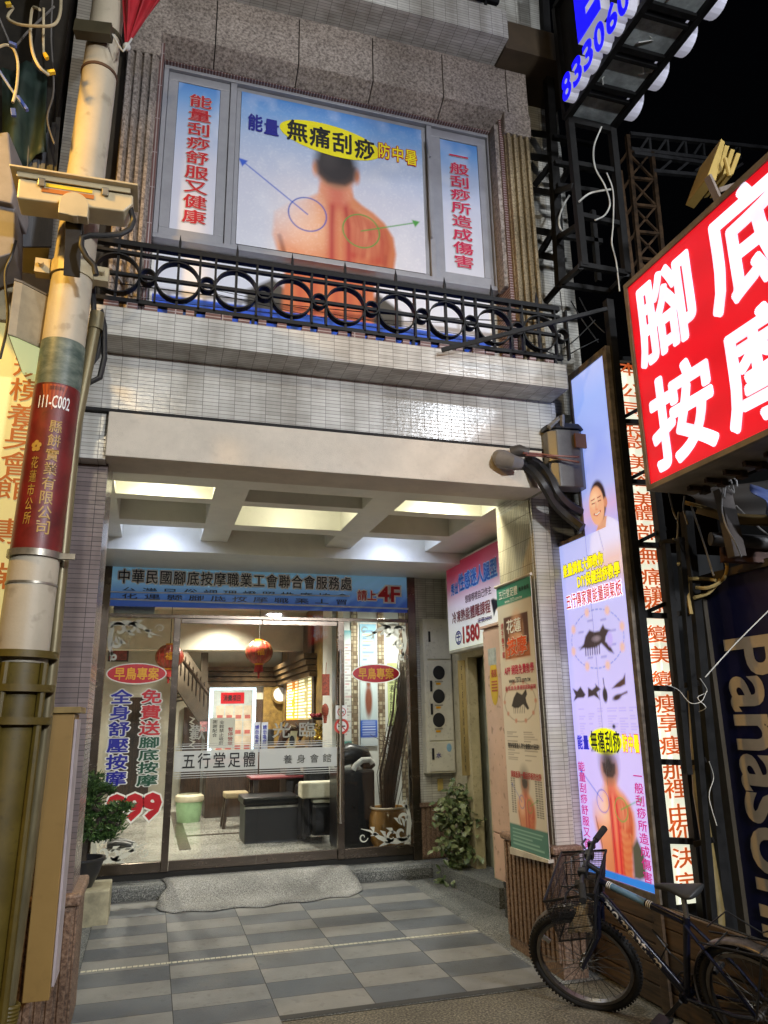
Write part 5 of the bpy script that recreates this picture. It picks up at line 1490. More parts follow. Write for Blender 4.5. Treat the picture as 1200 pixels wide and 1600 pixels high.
# beige cabinet at the foot of the pier
cbn = thing('electric_cabinet', 'tall narrow beige metal cabinet with lamp light put into its colours, standing at the foot of the utility pole', 'cabinet', (-0.5, 4.6, .1))
yl_ = 4.42
q = [at(86, 1106, y=yl_), at(123, 1106, y=yl_), at(70, 1568, y=yl_), at(26, 1566, y=yl_)]
xL = (q[0].x + q[3].x) / 2; xR = (q[1].x + q[2].x) / 2; zT = q[0].z; zB = (q[2].z + q[3].z) / 2
mb = MB(); mb.prism([(xL, yl_, zB), (xR, yl_, zB), (xR, yl_, zT - .03), (xL, yl_, zT - .03)], [(xL, yl_ + .30, zB + .09), (xR, yl_ + .30, zB + .09), (xR, yl_ + .30, zT - .03), (xL, yl_ + .30, zT - .03)])
mb.build('case', M('cabinet_sodium_tint', (.30, .18, .05), .5, var=.08, scale=3, spots=.1), cbn, bevel=.004)  # sodium light on the beige front is put into the case colour
mb = MB(); mb.box(xL - .012, yl_ - .02, zT - .028, xR + .03, yl_ + .34, zT + .004); mb.build('rain_cap', M('cabinet_cap', (.28, .19, .06), .5), cbn, bevel=.003)
mb = MB(); mb.box(xR + .001, yl_ + .03, zB + .05, xR + .014, yl_ + .27, zT - .06); mb.build('door', M('cabinet_side_lamp_tint', (.46, .40, .42), .5), cbn, bevel=.002)  # lilac plate carries the white lamp light on the east side

# ------------------------------------------------------------------ dark neighbour on the left
nb = thing('neighbour_house', 'dark neighbouring house with a ragged tarpaulin behind the utility pole', 'house', (-2.2, 5, 0))
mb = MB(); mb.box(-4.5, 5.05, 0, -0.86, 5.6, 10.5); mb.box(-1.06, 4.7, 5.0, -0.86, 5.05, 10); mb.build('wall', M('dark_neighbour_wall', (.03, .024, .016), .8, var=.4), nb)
mb = MB(); n = 9
p0 = [at(45, 330 - 175 * 1, y=4.66), at(82, 165, y=4.66), at(82, 250, y=4.66), at(75, 385, y=4.66), at(28, 385, y=4.66)]
for i in range(8):
    xa, xb = 28 + i * 6.5, 28 + (i + 1) * 6.5
    t = 150 + 8 * i; a = [at(xa, 385, y=4.66), at(xb, 385, y=4.66), at(xb + 14, 215 - 8 * abs(i - 3), y=4.66 + .02 * (i % 2)), at(xa + 14, 215 - 8 * abs(i - 3), y=4.66 + .02 * (i % 2))]
    mb.prism(a, [v + Vector((0, .015, 0)) for v in a])
mb.build('corrugated_sheet', M('weathered_grey_sheet', (.11, .115, .125), .6, var=.35, scale=7, stretch=(1, 1, .2)), nb)
mb = MB(); n = 10; vs = []
for j in range(n):
    for i in range(n):
        s_, t = i / (n - 1), j / (n - 1)
        pq = at(2 + 72 * s_, 105 + 165 * t - 30 * s_ * t, y=4.62); vs.append(pq + Vector((0, .05 * math.sin(s_ * 9 + t * 3), .02 * math.sin(s_ * 12))))
mb.add(vs, [(j * n + i, j * n + i + 1, (j + 1) * n + i + 1, (j + 1) * n + i) for j in range(n - 1) for i in range(n - 1)])
o = mb.build('tarpaulin', M('dark_green_tarp', (.012, .03, .022), .6, var=.3), nb, smooth='all'); sm = o.modifiers.new('thickness', 'SOLIDIFY'); sm.thickness = .004
ac = thing('air_conditioner', 'grey air conditioner casing above the pale yellow sign', 'air conditioner', at(5, 330, y=4.35))
mb = MB(); a = [at(-60, 215, y=4.2), at(13, 205, y=4.2), at(22, 300, y=4.2), at(18, 318, y=4.2), at(-60, 300, y=4.2)]; mb.prism(a, [v + Vector((.04, .3, .0)) for v in a])
mb.build('case', M('ac_grey', (.2, .19, .2), .5, var=.15), ac, bevel=.01)
mb = MB(); a = [at(-60, 315, y=4.25), at(24, 318, y=4.25), at(22, 395, y=4.25), at(-60, 420, y=4.25)]; mb.prism(a, [v + Vector((0, .3, 0)) for v in a]); mb.build('case', MATS['ac_grey'], ac, bevel=.008)
# loose cables at the upper left
WY = M('cream_cable', (.55, .47, .30), .5); WB = M('blue_cable', (.06, .10, .35), .45); WYE = M('yellow_connector', (.75, .48, .02), .4); WG = M('grey_cable', (.16, .15, .14), .5)
def cable(label, pts, r, m, y=4.0, nm='hanging_cable', ends=None):
    P_ = [at(x, yy, y=y + .06 * math.sin(i)) for i, (x, yy) in enumerate(pts)]
    Q = []
    for i in range(len(P_) - 1):
        p0, p1, p2, p3 = P_[max(i - 1, 0)], P_[i], P_[i + 1], P_[min(i + 2, len(P_) - 1)]
        for k in range(5):
            t = k / 5; Q.append(.5 * ((2 * p1) + (-p0 + p2) * t + (2 * p0 - 5 * p1 + 4 * p2 - p3) * t * t + (-p0 + 3 * p1 - 3 * p2 + p3) * t ** 3))
    Q.append(P_[-1])
    t_ = thing(nm, label, 'cable', Q[0], 'loose cables at the upper left') if ends else None
    mb = MB(); mb.tube(Q, r, 7); o = mb.build('cable' if ends else nm, m, t_, smooth=True)
    if not ends: tag(o, label, 'cable'); return o
    for (x, yy, m2, L2) in ends:
        c = at(x, yy, y=y - .01); mb = MB(); mb.bar(c - L2 / 2, c + L2 / 2, .028, .02); mb.build('connector', m2, t_, bevel=.004)
    return t_
cable('cream cable in a wide open loop high above the green tarpaulin', [(12, 10), (20, 12), (12, 28), (30, 38), (62, 41), (85, 38), (94, 20), (95, -10)], .009, WY, ends=[(13, 7, WYE, Vector((.03, 0, .015)))])
cable('long curved cream cable ending in a yellow plug near the pole', [(62, 15), (52, 12), (48, 30), (48, 60), (52, 85), (62, 105), (76, 117)], .009, WY, ends=[(80, 113, WYE, Vector((.04, 0, .02)))])
cable('short straight cream cable with a yellow plug hanging down', [(68, 12), (68, 40), (68, 80), (72, 90)], .008, WY, ends=[(72, 88, WYE, Vector((.02, 0, -.03)))])
cable('grey cable with two blue plugs hanging before the green tarpaulin', [(-5, 75), (10, 70), (22, 78), (28, 100), (26, 135), (20, 160)], .008, WY, ends=[(20, 70, WB, Vector((.04, 0, -.01))), (21, 176, WB, Vector((.01, 0, -.05)))])
cable('pale blue cable slanting to a blue plug beside the green tarpaulin', [(-5, 105), (10, 128), (25, 150), (36, 166)], .008, M('pale_blue_cable', (.2, .24, .4), .5), ends=[(35, 162, WB, Vector((.06, 0, -.08)))])
cable('thin grey cable hanging down the dark wall beside the white tiles', [(82, -5), (80, 60), (84, 140), (74, 185), (85, 225)], .006, WG, y=4.5)
cable('thin dark cables crossing above the green tarpaulin', [(-5, 20), (12, 60), (20, 75), (45, 48), (85, 10)], .007, WG, y=4.3)
cable('black cables drooping under the air conditioner', [(25, 375), (18, 400), (8, 430), (12, 500), (0, 560)], .008, BLKC, y=4.2)

# ------------------------------------------------------------------ steel lattice on the right
LS_ = MATS['weathered_black_steel']
la = thing('steel_lattice', 'black welded steel lattice of posts and rungs carrying the lit signs', 'steel frame', (3.0, 4.3, 0))
YB_, YA_ = 4.30, 4.80
def bar(mb, a, b, ya, yb=None, w=.045): mb.bar(at(*a, y=ya), at(*b, y=yb if yb is not None else ya), w)
mb = MB()
for a, b, y in (((848, -30), (876, 446), YA_), ((884, -30), (899, 190), 4.9)): bar(mb, a, b, y, w=.07)
mb.build('post', LS_, la)
mb = MB()
for a, b in (((890, 188), (912, 416)), ((956, 203), (979, 428))): bar(mb, a, b, YB_, w=.052)
mb.build('post', LS_, la)
mb = MB()
for a, b in (((905, 414), (979, 427)), ((902, 257), (957, 267)), ((908, 337), (966, 350)), ((890, 190), (957, 205))): bar(mb, a, b, YB_, w=.04)
for a, b in (((876, 444), (953, 456)), ((864, 214), (925, 226)), ((866, 254), (930, 266)), ((870, 290), (935, 300)), ((873, 368), (940, 378)), ((926, 330), (935, 440))): bar(mb, a, b, YA_ - .05, w=.04)
for a, b in (((876, 444), (908, 416)), ((953, 456), (979, 428)), ((868, 300), (897, 290)), ((872, 372), (908, 350))): bar(mb, a, b, YA_, YB_, w=.04)
for a, b in (((828, 244), (864, 250)), ((830, 297), (868, 303)), ((836, 360), (872, 366)), ((840, 398), (874, 404)), ((832, 208), (860, 212))): bar(mb, a, b, 5.05, YA_, w=.05)
for a, b in (((835, 290), (864, 252)), ((843, 398), (870, 352)), ((878, 226), (900, 200)), ((875, 290), (892, 256)), ((852, 472), (880, 440))): bar(mb, a, b, 5.0, YA_, w=.04)
mb.build('rung', LS_, la)
mb = MB()
for a, b in (((950, 470), (1047, 1420)), ((990, 470), (1120, 1600))): bar(mb, a, b, 4.24, w=.055)
bar(mb, (1072, 800), (1150, 1600), 4.10, w=.06)
mb.build('sign_post', LS_, la)
for y in (562, 660, 754, 852, 962, 1076, 1191, 1314):
    mb = MB(); t = (y - 470) / 950; bar(mb, (952 + 97 * t, y - 1), (990 + 125 * t, y + 1), 4.25, w=.035)
    mb.build('cross_bar', LS_, la)
for y0 in (656, 752, 852, 962):
    mb = MB(); t = (y0 - 470) / 950; bar(mb, (952 + 97 * t, y0 - 2), (990 + 125 * t, y0 - 26), 4.25, w=.025)
    mb.build('diagonal_bar', LS_, la)
mb = MB()
for a, b in (((1062, 840), (1128, 1600)), ((1040, 850), (1075, 1210))): bar(mb, a, b, 4.0, w=.04)
for y in (845, 958, 1070, 1190, 1315): t = (y - 845) / 470; bar(mb, (1030 + 55 * t, y + 4), (1070 + 45 * t, y - 3), 4.1, 4.0, w=.03)
mb.build('side_frame', LS_, la)
ib = MB(); ib.bar(at(690, 547, y=4.46), at(948, 483, y=4.15), .022, .028)
tag(ib.build('iron_brace', IRON), 'long thin iron brace slanting across the balcony railing to the signs', 'brace')
bp = MB(); bp.tube([at(1083, 1080, y=4.15), at(1092, 1240, y=4.12), at(1122, 1420, y=4.05), at(1132, 1600, y=4.0)], .035, 12)
tag(bp.build('bent_pipe', M('ochre_pipe', (.26, .19, .07), .5, var=.3), smooth=True), 'ochre plastic pipe running down inside the lattice', 'pipe')
def wires(label, lists, r, m, y=4.25, nm='cable'):
    mb = MB()
    for pts in lists:
        P_ = [at(x, yy, y=y + .05 * math.sin(i * 1.7)) for i, (x, yy) in enumerate(pts)]; Q = []
        for i in range(len(P_) - 1):
            p0, p1, p2, p3 = P_[max(i - 1, 0)], P_[i], P_[i + 1], P_[min(i + 2, len(P_) - 1)]
            for k in range(5):
                t = k / 5; Q.append(.5 * ((2 * p1) + (-p0 + p2) * t + (2 * p0 - 5 * p1 + 4 * p2 - p3) * t * t + (-p0 + 3 * p1 - 3 * p2 + p3) * t ** 3))
        mb.tube(Q + [P_[-1]], r, 6)
    return tag(mb.build(nm, m, smooth=True), label, 'cable')
wires('long white cable curling through the top of the lattice', [[(940, 198), (928, 230), (930, 262), (945, 290), (953, 318), (945, 336), (930, 344)]], .0065, WIREW)
wires('white cable hanging straight down the outer lattice post', [[(948, 270), (958, 300), (958, 350), (956, 380), (963, 410), (968, 455)]], .0055, WIREW)
wires('pale cable looping beside the window pilaster at the lattice top', [[(890, 305), (882, 318), (874, 340), (876, 358), (888, 362), (910, 352)]], .008, WIREW, y=4.7)
wires('pale cable arching between the two lattice posts', [[(905, 315), (920, 303), (940, 298), (955, 296)]], .008, WIREW)
wires('thin wires fanning out over the small tiled pier', [[(892, 470), (910, 500), (935, 535)], [(905, 465), (925, 500), (945, 520)], [(875, 455), (880, 500), (882, 540)], [(930, 500), (900, 530), (880, 545)], [(850, 548), (880, 556), (905, 545), (935, 530)]], .005, BLKC, y=4.7)
wires('white string knotted round the lattice above the bicycle', [[(1094, 1060), (1105, 1080), (1090, 1090), (1103, 1105), (1092, 1112)], [(1040, 1070), (1060, 1078), (1078, 1098), (1096, 1096), (1104, 1080)], [(1108, 1190), (1115, 1215), (1108, 1245), (1120, 1290)]], .0025, MATS['grey_white_cloth'] if 'grey_white_cloth' in MATS else WIREW, y=3.9)
wires('pale stay wire slanting up in front of the navy sign', [[(1102, 1058), (1150, 1005), (1205, 950)]], .0035, WIREW, y=3.6)
wires('coiled yellow and black cables bunched inside the lattice', [[(1130, 870), (1136, 885), (1130, 905), (1108, 918), (1088, 918)], [(1075, 905), (1100, 904), (1118, 907)], [(1085, 934), (1108, 926), (1126, 905)], [(1060, 880), (1072, 900), (1075, 930), (1080, 960)]], .012, M('ochre_cable', (.42, .31, .12), .5), y=4.0)

# small tiled pier on the balcony, meter can, pipes
mb = MB(); mb.box(2.90, 4.92, 4.0, 3.16, 5.11, 4.70); o = mb.build('tiled_stub', T_white, B)
mc = thing('meter_can', 'grey metal cable box with rounded front beside the top of the light box', 'junction box', at(875, 715, y=4.95))
pq = [at(848, 668, y=4.70), at(905, 672, y=4.70), at(905, 768, y=4.70), at(862, 762, y=4.70)]
x0, x1 = pq[3].x, pq[1].x; zz0, zz1 = pq[3].z, pq[0].z
mb = MB(); fr_ = [(x0, 4.785), (x0, 4.71), (x0 + .05, 4.65), (x1 - .05, 4.63), (x1, 4.67), (x1, 4.785)]
mb.prism([(a, b_, zz0) for a, b_ in fr_], [(a, b_, zz1 - .02) for a, b_ in fr_]); mb.build('case', M('grey_can', (.14, .14, .135), .35, .0, var=.2), mc, bevel=.008)
mb = MB(); mb.prism([(a * 1.0 + (.02 if a > x0 + .1 else -.02), b_ - .02, zz1 - .018) for a, b_ in fr_], [(a, b_, zz1 + .03) for a, b_ in fr_]); mb.build('lid', BLKC, mc, bevel=.006)
mb = MB(); mb.box(x1 - .10, 4.605, zz1 - .17, x1 + .02, 4.625, zz1 - .06); mb.build('label_plate', M('orange_plate', (.24, .11, .04), .5), mc)
mb = MB(); mb.tube([at(858, 668, y=4.66), at(872, 655, y=4.66), at(878, 650, y=4.66), at(878, 668, y=4.64)], .02, 8); mb.build('pipe_elbow', GAL, mc, smooth=True)
gp = thing('drain_elbow', 'grey plastic pipe elbow coming out of the cream beam', 'pipe', at(775, 715, y=4.75))
mb = MB(); mb.tube([at(780, 716, y=4.80), at(786, 718, y=4.70), at(800, 722, y=4.66), at(812, 724, y=4.68)], [.065, .07, .055, .045], 16); mb.build('elbow', M('grey_pvc', (.20, .19, .18), .5, var=.2), gp, smooth=True)
mb = MB(); mb.tube([at(800, 708, y=4.72), at(812, 704, y=4.68), at(826, 708, y=4.66)], [.05, .045, .035], 14); mb.build('spout', M('dark_pvc', (.07, .065, .06), .5), gp, smooth=True)
wires('thick black ribbed cable drooping from the beam behind the light box', [[(808, 722), (822, 728), (838, 742), (852, 762), (866, 785), (885, 805), (910, 825)], [(826, 716), (842, 726), (858, 745), (870, 770), (890, 790), (910, 800)]], .036, M('ribbed_black_hose', (.02, .019, .018), .5), y=4.72, nm='hose')
wires('thin red brown wires stretched from the beam to the light box', [[(818, 708), (840, 709), (865, 712), (905, 714)], [(822, 711), (850, 713), (880, 718), (905, 722)]], .008, M('red_brown_wire', (.25, .09, .06), .5), y=4.62)

# rusty tower, truss and floodlight over the red sign
rt = thing('rusty_tower', 'thin rusty lattice tower with a horizontal truss behind the red sign', 'tower', at(1005, 400, y=6.6))
RUST = M('rust_steel', (.17, .095, .045), .75, var=.5, scale=9); GST = M('grey_truss', (.12, .12, .125), .5, .3, var=.3)
mb = MB()
for a, b in (((980, 212), (1006, 480)), ((1018, 238), (1044, 480)), ((968, 268), (992, 470))): bar(mb, a, b, 6.6, w=.05)
for k in range(6):
    y0 = 236 + k * 42; xa = 982 + k * 4; xb = 1019 + k * 4
    bar(mb, (xa, y0), (xb, y0 + 4), 6.6, w=.035); bar(mb, (xa, y0 + 4), (xb, y0 + 42), 6.6, w=.025); bar(mb, (xb, y0), (xa + 2, y0 + 42), 6.6, w=.025); bar(mb, (xa - 14, y0 + 20), (xa, y0), 6.7, 6.6, w=.025)
mb.build('mast', RUST, rt)
mb = MB()
for a, b in (((984, 210), (1215, 234)), ((986, 234), (1130, 252)), ((1020, 268), (1130, 278)), ((990, 240), (1120, 258))): bar(mb, a, b, 6.6, w=.05)
for k in range(6): x = 1000 + k * 28; bar(mb, (x, 234 + k * 2.5), (x + 14, 213 + k * 2.5), 6.6, w=.03); bar(mb, (x + 14, 213 + k * 2.5), (x + 16, 236 + k * 2.5), 6.6, w=.03); bar(mb, (x + 30, 268), (x + 48, 252 + k), 6.6, w=.03)
mb.build('truss', GST, rt)
fd = thing('floodlight', 'yellow lit floodlight seen from behind above the red sign', 'floodlight', at(1140, 300, y=3.4))
FLM = M('floodlight_sodium_tint', (.52, .36, .10), .45, var=.1)  # yellow of the sodium light is put into the housing colour
a = [at(1127, 216, y=3.35), at(1133, 222, y=3.35), at(1119, 282, y=3.35), at(1105, 276, y=3.35)]
mb = MB(); mb.prism(a, [v + Vector((.03, .26, -.02)) for v in a])
for k in range(3): c = [at(1133 + k * 9, 226 + k * 6, y=3.36), at(1140 + k * 9, 228 + k * 6, y=3.36), at(1128 + k * 9, 268 + k * 2, y=3.36), at(1121 + k * 9, 272, y=3.36)]; mb.prism(c, [v + Vector((.02, .22, -.02)) for v in c])
mb.build('housing', FLM, fd, bevel=.004)
mb = MB(); mb.tube([at(1133, 248, y=3.3), at(1137, 262, y=3.3), at(1140, 276, y=3.3)], .014, 8); mb.build('knob', FLM, fd, smooth=True)
mb = MB(); mb.bar(at(1106, 276, y=3.34), at(1122, 312, y=3.34), .02, .05); mb.bar(at(1118, 300, y=3.34), at(1148, 290, y=3.5), .06, .03); mb.build('bracket', M('floodlight_bracket', (.30, .24, .20), .5), fd)

# dark passage at the right edge: awning, beam, pipe, wooden base
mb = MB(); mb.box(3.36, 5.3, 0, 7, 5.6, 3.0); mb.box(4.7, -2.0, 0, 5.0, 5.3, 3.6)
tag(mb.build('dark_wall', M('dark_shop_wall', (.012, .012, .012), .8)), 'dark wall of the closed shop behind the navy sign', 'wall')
aw = thing('awning', 'sagging dark awning with a blue edge under the red sign', 'awning', at(1180, 830, y=3.4))
def sheet(name, c, m, par, bump=.03, n=12, th=.004):
    vs = []
    for j in range(n):
        for i in range(n):
            s_, t = i / (n - 1), j / (n - 1)
            p_ = (c[0] * (1 - s_) + c[1] * s_) * (1 - t) + (c[3] * (1 - s_) + c[2] * s_) * t
            vs.append(p_ + Vector((bump * math.sin(s_ * 11), bump * math.sin(t * 7 + s_ * 3), -bump * 1.5 * math.sin(math.pi * s_))))
    mb = MB(); mb.add(vs, [(j * n + i, j * n + i + 1, (j + 1) * n + i + 1, (j + 1) * n + i) for j in range(n - 1) for i in range(n - 1)])
    o = mb.build(name, m, par, smooth='all'); k = o.modifiers.new('thickness', 'SOLIDIFY'); k.thickness = th; return o
sheet('blue_edge', [at(1172, 756, y=3.4), at(1260, 748, y=3.4), at(1260, 900, y=3.4), at(1200, 800, y=3.4)], M('blue_tarp', (.05, .075, .21), .6), aw)
sheet('canvas', [at(1070, 782, y=3.9), at(1260, 800, y=3.5), at(1260, 818, y=3.5), at(1090, 800, y=3.9)], M('ochre_canvas', (.22, .14, .04), .7), aw)
sheet('dark_canvas', [at(1060, 760, y=4.2), at(1270, 730, y=3.8), at(1270, 800, y=3.8), at(1090, 790, y=4.2)], M('dark_canvas', (.02, .017, .015), .8), aw)
mb = MB(); mb.bar(at(1128, 765, y=3.7), at(1152, 870, y=3.7), .09, .06); tag(mb.build('timber_post', M('grey_timber', (.09, .075, .07), .7, var=.3)), 'short grey timber post with a white cloth knot under the red sign', 'post')
mb = MB(); mb.tube([at(1110, 842, y=3.9), at(1270, 852, y=3.7)], .045, 14); tag(mb.build('drain_pipe', M('dull_grey_pipe', (.07, .065, .065), .5), smooth=True), 'dull grey horizontal pipe above the navy sign', 'pipe')
mb = MB(); mb.bar(at(1128, 866, y=3.95), at(1270, 872, y=3.75), .07, .10); tag(mb.build('rusty_beam', M('red_brown_beam', (.08, .035, .025), .7, var=.4)), 'rusty red brown beam under the grey pipe', 'beam')
wires('white cloth strips knotted on the timber post', [[(1130, 752), (1140, 746), (1150, 750), (1152, 760)], [(1140, 748), (1134, 762), (1132, 778)], [(1142, 750), (1147, 770), (1128, 745)], [(1132, 750), (1128, 790), (1134, 820), (1150, 850), (1158, 870)]], .005, M('grey_white_cloth', (.34, .33, .33), .8), y=3.6, nm='cloth_knot')
wires('loose dark and grey wires hanging under the red sign', [[(1045, 770), (1052, 800), (1058, 812)], [(1070, 775), (1068, 795), (1075, 820)], [(1060, 800), (1058, 840), (1052, 842)], [(1150, 790), (1175, 815), (1205, 840)], [(1080, 790), (1100, 850), (1115, 900)]], .006, WG, y=3.8)
WOOD = M('brown_plank', (.105, .062, .030), .65, var=.4, scale=5, stretch=(4, .6, 12), bump=.2)
wb = thing('plank_hoarding', 'dark brown plank base under the light box behind the bicycle', 'hoarding', (3.05, 4.3, 0))
mb = MB()
for i in range(5):
    z = .01 + i * .113
    mb.box(2.985 + .004 * (i % 2), 3.2, z, 3.01, 5.1, z + .106)
mb.build('planks', WOOD, wb, bevel=.004)
mb = MB(); mb.box(3.012, 3.2, 0.0, 3.03, 5.1, .57); mb.build('backing', DARK, wb)
for y in (4.24, 3.25, 5.06): mb = MB(); mb.box(2.962, y, 0, 2.984, y + .08, .575); mb.build('upright', WOOD, wb, bevel=.003)

# ------------------------------------------------------------------ street lamps behind the viewer that light the scene
POLEM = M('lamp_pole_grey', (.2, .2, .2), .5, .5)
def street_lamp(x, y, z, label, col, energy, tgt, size, ang):
    t = thing('street_lamp', label, 'street lamp', (x, y - 2.0, 0), 'street lamps')
    mb = MB(); mb.tube([(x, y - 2.0, 0), (x, y - 2.0, z - .2), (x, y - 1.6, z + .18), (x, y - .3, z + .2)], [.09, .07, .045, .04], 14); mb.build('mast', POLEM, t, smooth=True)
    mb = MB(); mb.box(x - .14, y - .38, z + .10, x + .14, y + .38, z + .24); mb.build('lamp_head', POLEM, t, bevel=.02)
    mb = MB(); mb.box(x - .12, y - .34, z + .085, x + .12, y + .34, z + .099); mb.build('lens', EM('lens_' + label[:9], col, 6.0), t)
    L = lamp('street_lamp_light', 'SPOT', (x, y, z), energy, col, size, spot_size=ang, spot_blend=.6)
    aim(L, tgt); return L
street_lamp(5.0, -2.6, 7.0, 'tallest cool white street lamp across the road', (0.86, 0.92, 1.0), 700, (1.6, 4.8, 3.4), .16, rad(95))
street_lamp(3.0, -3.2, 4.5, 'low cool white street lamp straight across the road', (0.90, 0.94, 1.0), 2250, (1.2, 5.2, 3.2), .2, rad(100))  # unseen lamp added for the low light of shops across the road
street_lamp(-2.1, 3.0, 5.4, 'orange sodium street lamp close to the utility pole', (1.0, 0.56, 0.10), 360, (-.7, 4.25, 3.4), .10, rad(125))
street_lamp(-.6, -3.4, 6.6, 'tall warm street lamp straight behind the viewer', (1.0, 0.84, 0.58), 420, (.6, 4.9, 2.4), .16, rad(95))
# ------------------------------------------------------------------ inside the shop
IZ = .22
IW = M('cream_interior_wall', (.60, .56, .45), .6, var=.08); WOODD = M('dark_walnut', (.055, .03, .017), .4, var=.4, scale=5, stretch=(8, 8, .8)); GOLDW = M('gold_leaf_paper', (.30, .19, .05), .42, .3, col2=(.13, .08, .025), scale=7)
WW = M('white_interior_wall', (.66, .68, .66), .5, var=.05)
MOSC = tilemat('cream_brown_mosaic', (.62, .56, .40), (.16, .12, .08), .05, .05, mortar=.006, rough=.3, col2=(.14, .08, .04))
TERR = speckle('polished_terrazzo', (.34, .33, .29), (.11, .105, .09), (.58, .57, .52), rough=.16, scale=70, spec=.6)
mb = MB(); mb.box(-1.2, YD + .05, .0, 3.4, 15.4, IZ); mb.build('interior_floor', TERR, B)
mb = MB(); mb.box(.42, 9.9, IZ + .0005, .56, 14.0, IZ + .004); mb.box(.42, 11.0, IZ + .0006, 1.35, 11.1, IZ + .0043); mb.build('floor_border', M('dark_border_stone', (.05, .035, .025), .2), B)
mb = MB(); mb.box(-1.2, YD + .1, 3.42, 3.4, 12.5, 3.55); mb.box(-1.2, 12.5, 2.79, 3.4, 12.75, 3.5); mb.box(-1.2, 12.75, 3.1, 3.4, 15.4, 3.3); mb.build('interior_ceiling', IW, B)
mb = MB(); mb.box(-1.3, YD + .06, 0, -1.15, 15.4, 3.5); mb.box(-1.2, 15.0, 0, 3.4, 15.3, 3.5); mb.build('interior_wall', IW, B)
mb = MB(); mb.box(2.42, 9.9, 0, 3.4, 10.2, 3.42); mb.box(3.3, YD + .1, 0, 3.42, 9.9, 3.42); mb.build('interior_wall', WW, B)
mb = MB(); mb.box(2.42, 10.2, 0, 2.6, 15.0, 3.42); mb.build('interior_wall', GOLDW, B)
mb = MB()
for px in (554, 596): c = at(px, 1100, y=9.89); mb.box(c.x - .045, 9.87, IZ, c.x + .045, 9.899, 3.2)
c = at(630, 1100, y=9.89); mb.box(c.x - .04, 9.87, IZ, c.x + .04, 9.899, 3.2); mb.build('mosaic_strip', MOSC, B)
mb = MB(); mb.box(2.36, 10.3, IZ, 2.419, 10.9, 3.4); mb.build('white_column', WW, B)
mb = MB(); a, b_ = at(330, 1046, y=14.9), at(447, 1046, y=14.9); z0 = at(380, 1072, y=14.9).z
for k in range(4): mb.box(a.x - .1 - .02 * k, 14.85 - .04 * k, z0 + k * .09, 2.42, 14.99, z0 + .08 + k * .09)
for k in range(4): mb.box(2.30 - .03 * k, 11.6, z0 + k * .09, 2.419, 14.9, z0 + .08 + k * .09)
mb.build('cornice', M('gilt_walnut', (.10, .06, .025), .35, .2, var=.4), B)
mb = MB(); mb.box(a.x - .05, 14.9, IZ, 2.42, 14.99, z0 - .25); mb.build('panelling', WOODD, B)
mb = MB(); mb.box(at(412, 1100, y=14.8).x, 14.86, IZ, 2.42, 14.897, z0 - .02); mb.build('gold_panel', GOLDW, B)
mb = MB(); p0, p1 = at(272, 1030, y=14.3), at(330, 1118, y=14.3); mb.bar(p0, p1, .5, .34, up=(0, 1, 0)); mb.bar(at(320, 1020, y=14.2), at(318, 1120, y=14.2), .12); 
for k in range(4): mb.bar(at(275, 1078 + k * 6, y=14.6), at(306, 1072 + k * 6, y=14.6), .03)
mb.build('staircase', M('stair_brown', (.075, .055, .035), .5), B)
mb = MB(); a, b_ = at(288, 1105, y=14.95), at(312, 1225, y=14.95); mb.box(a.x, 14.92, IZ, b_.x, 14.99, a.z); a, b_ = at(180, 1090, y=14.95), at(232, 1225, y=14.95); mb.box(a.x, 14.92, IZ, b_.x, 14.99, a.z)
mb.build('interior_door', WOODD, B)
mb = MB()
FI = SF(14.9)
for k in range(4):
    u, v = FI.px(300, 1125 + k * 12); FI.ribbon(mb, [(u - .05, v + .06), (u + .04, v + .02), (u - .03, v - .04), (u + .05, v - .08)], [.01, .05, .05, .01], .01)
mb.build('door_ornament', ETCH, B)

# lights under the ceilings
def downlight(x, y, z, col, e, label, tgt=None, r=.05, ang=rad(130), seen=5.0):
    t = thing('ceiling_downlight', label, 'downlight', (x, y, z), 'ceiling downlights')
    mb = MB(); mb.lathe([(r + .02, -.002), (r + .02, -.014), (r, -.014), (r, .0)], (x, y, z), 24); mb.build('rim', WHITE, t, smooth=True)
    mb = MB(); mb.cyl((x, y, z - .002), (x, y, z - .010), r, n=20); mb.build('lens', EM('lens_%d_%d' % (int(col[2] * 100), int(seen)), col, seen), t)
    L = lamp('downlight_lamp', 'SPOT', (x, y, z - .03), e, col, .05, spot_size=ang, spot_blend=.8)
    L.rotation_euler = (0, 0, 0); return L
YELW, COOL, WARM = (1.0, .95, .70), (.58, .68, 1.0), (1.0, .92, .78)
for x, y, col, e, lb in ((0.0, 5.68, YELW, 34, 'recessed yellow downlight in the street side coffer nearest the utility pole'), (2.31, 5.68, YELW, 34, 'recessed yellow downlight in the street side coffer nearest the light box'),
                         (1.12, 6.22, YELW, 32, 'recessed yellow downlight in the middle ceiling coffer'), (0.0, 7.08, COOL, 22, 'recessed bluish downlight in the coffer above the tall window sticker'),
                         (2.31, 7.08, COOL, 22, 'recessed bluish downlight in the coffer above the meter cabinet')):
    downlight(x, y, 3.618, col, e * (2.4 if y < 6 else 3.0 if y < 7 else 1.6), lb, ang=rad(150))
    lamp('downlight_lamp', 'POINT', (x, y, 3.55), 5.0 if y < 6 else 8.0 if y < 7 else 3.0, col, .06)
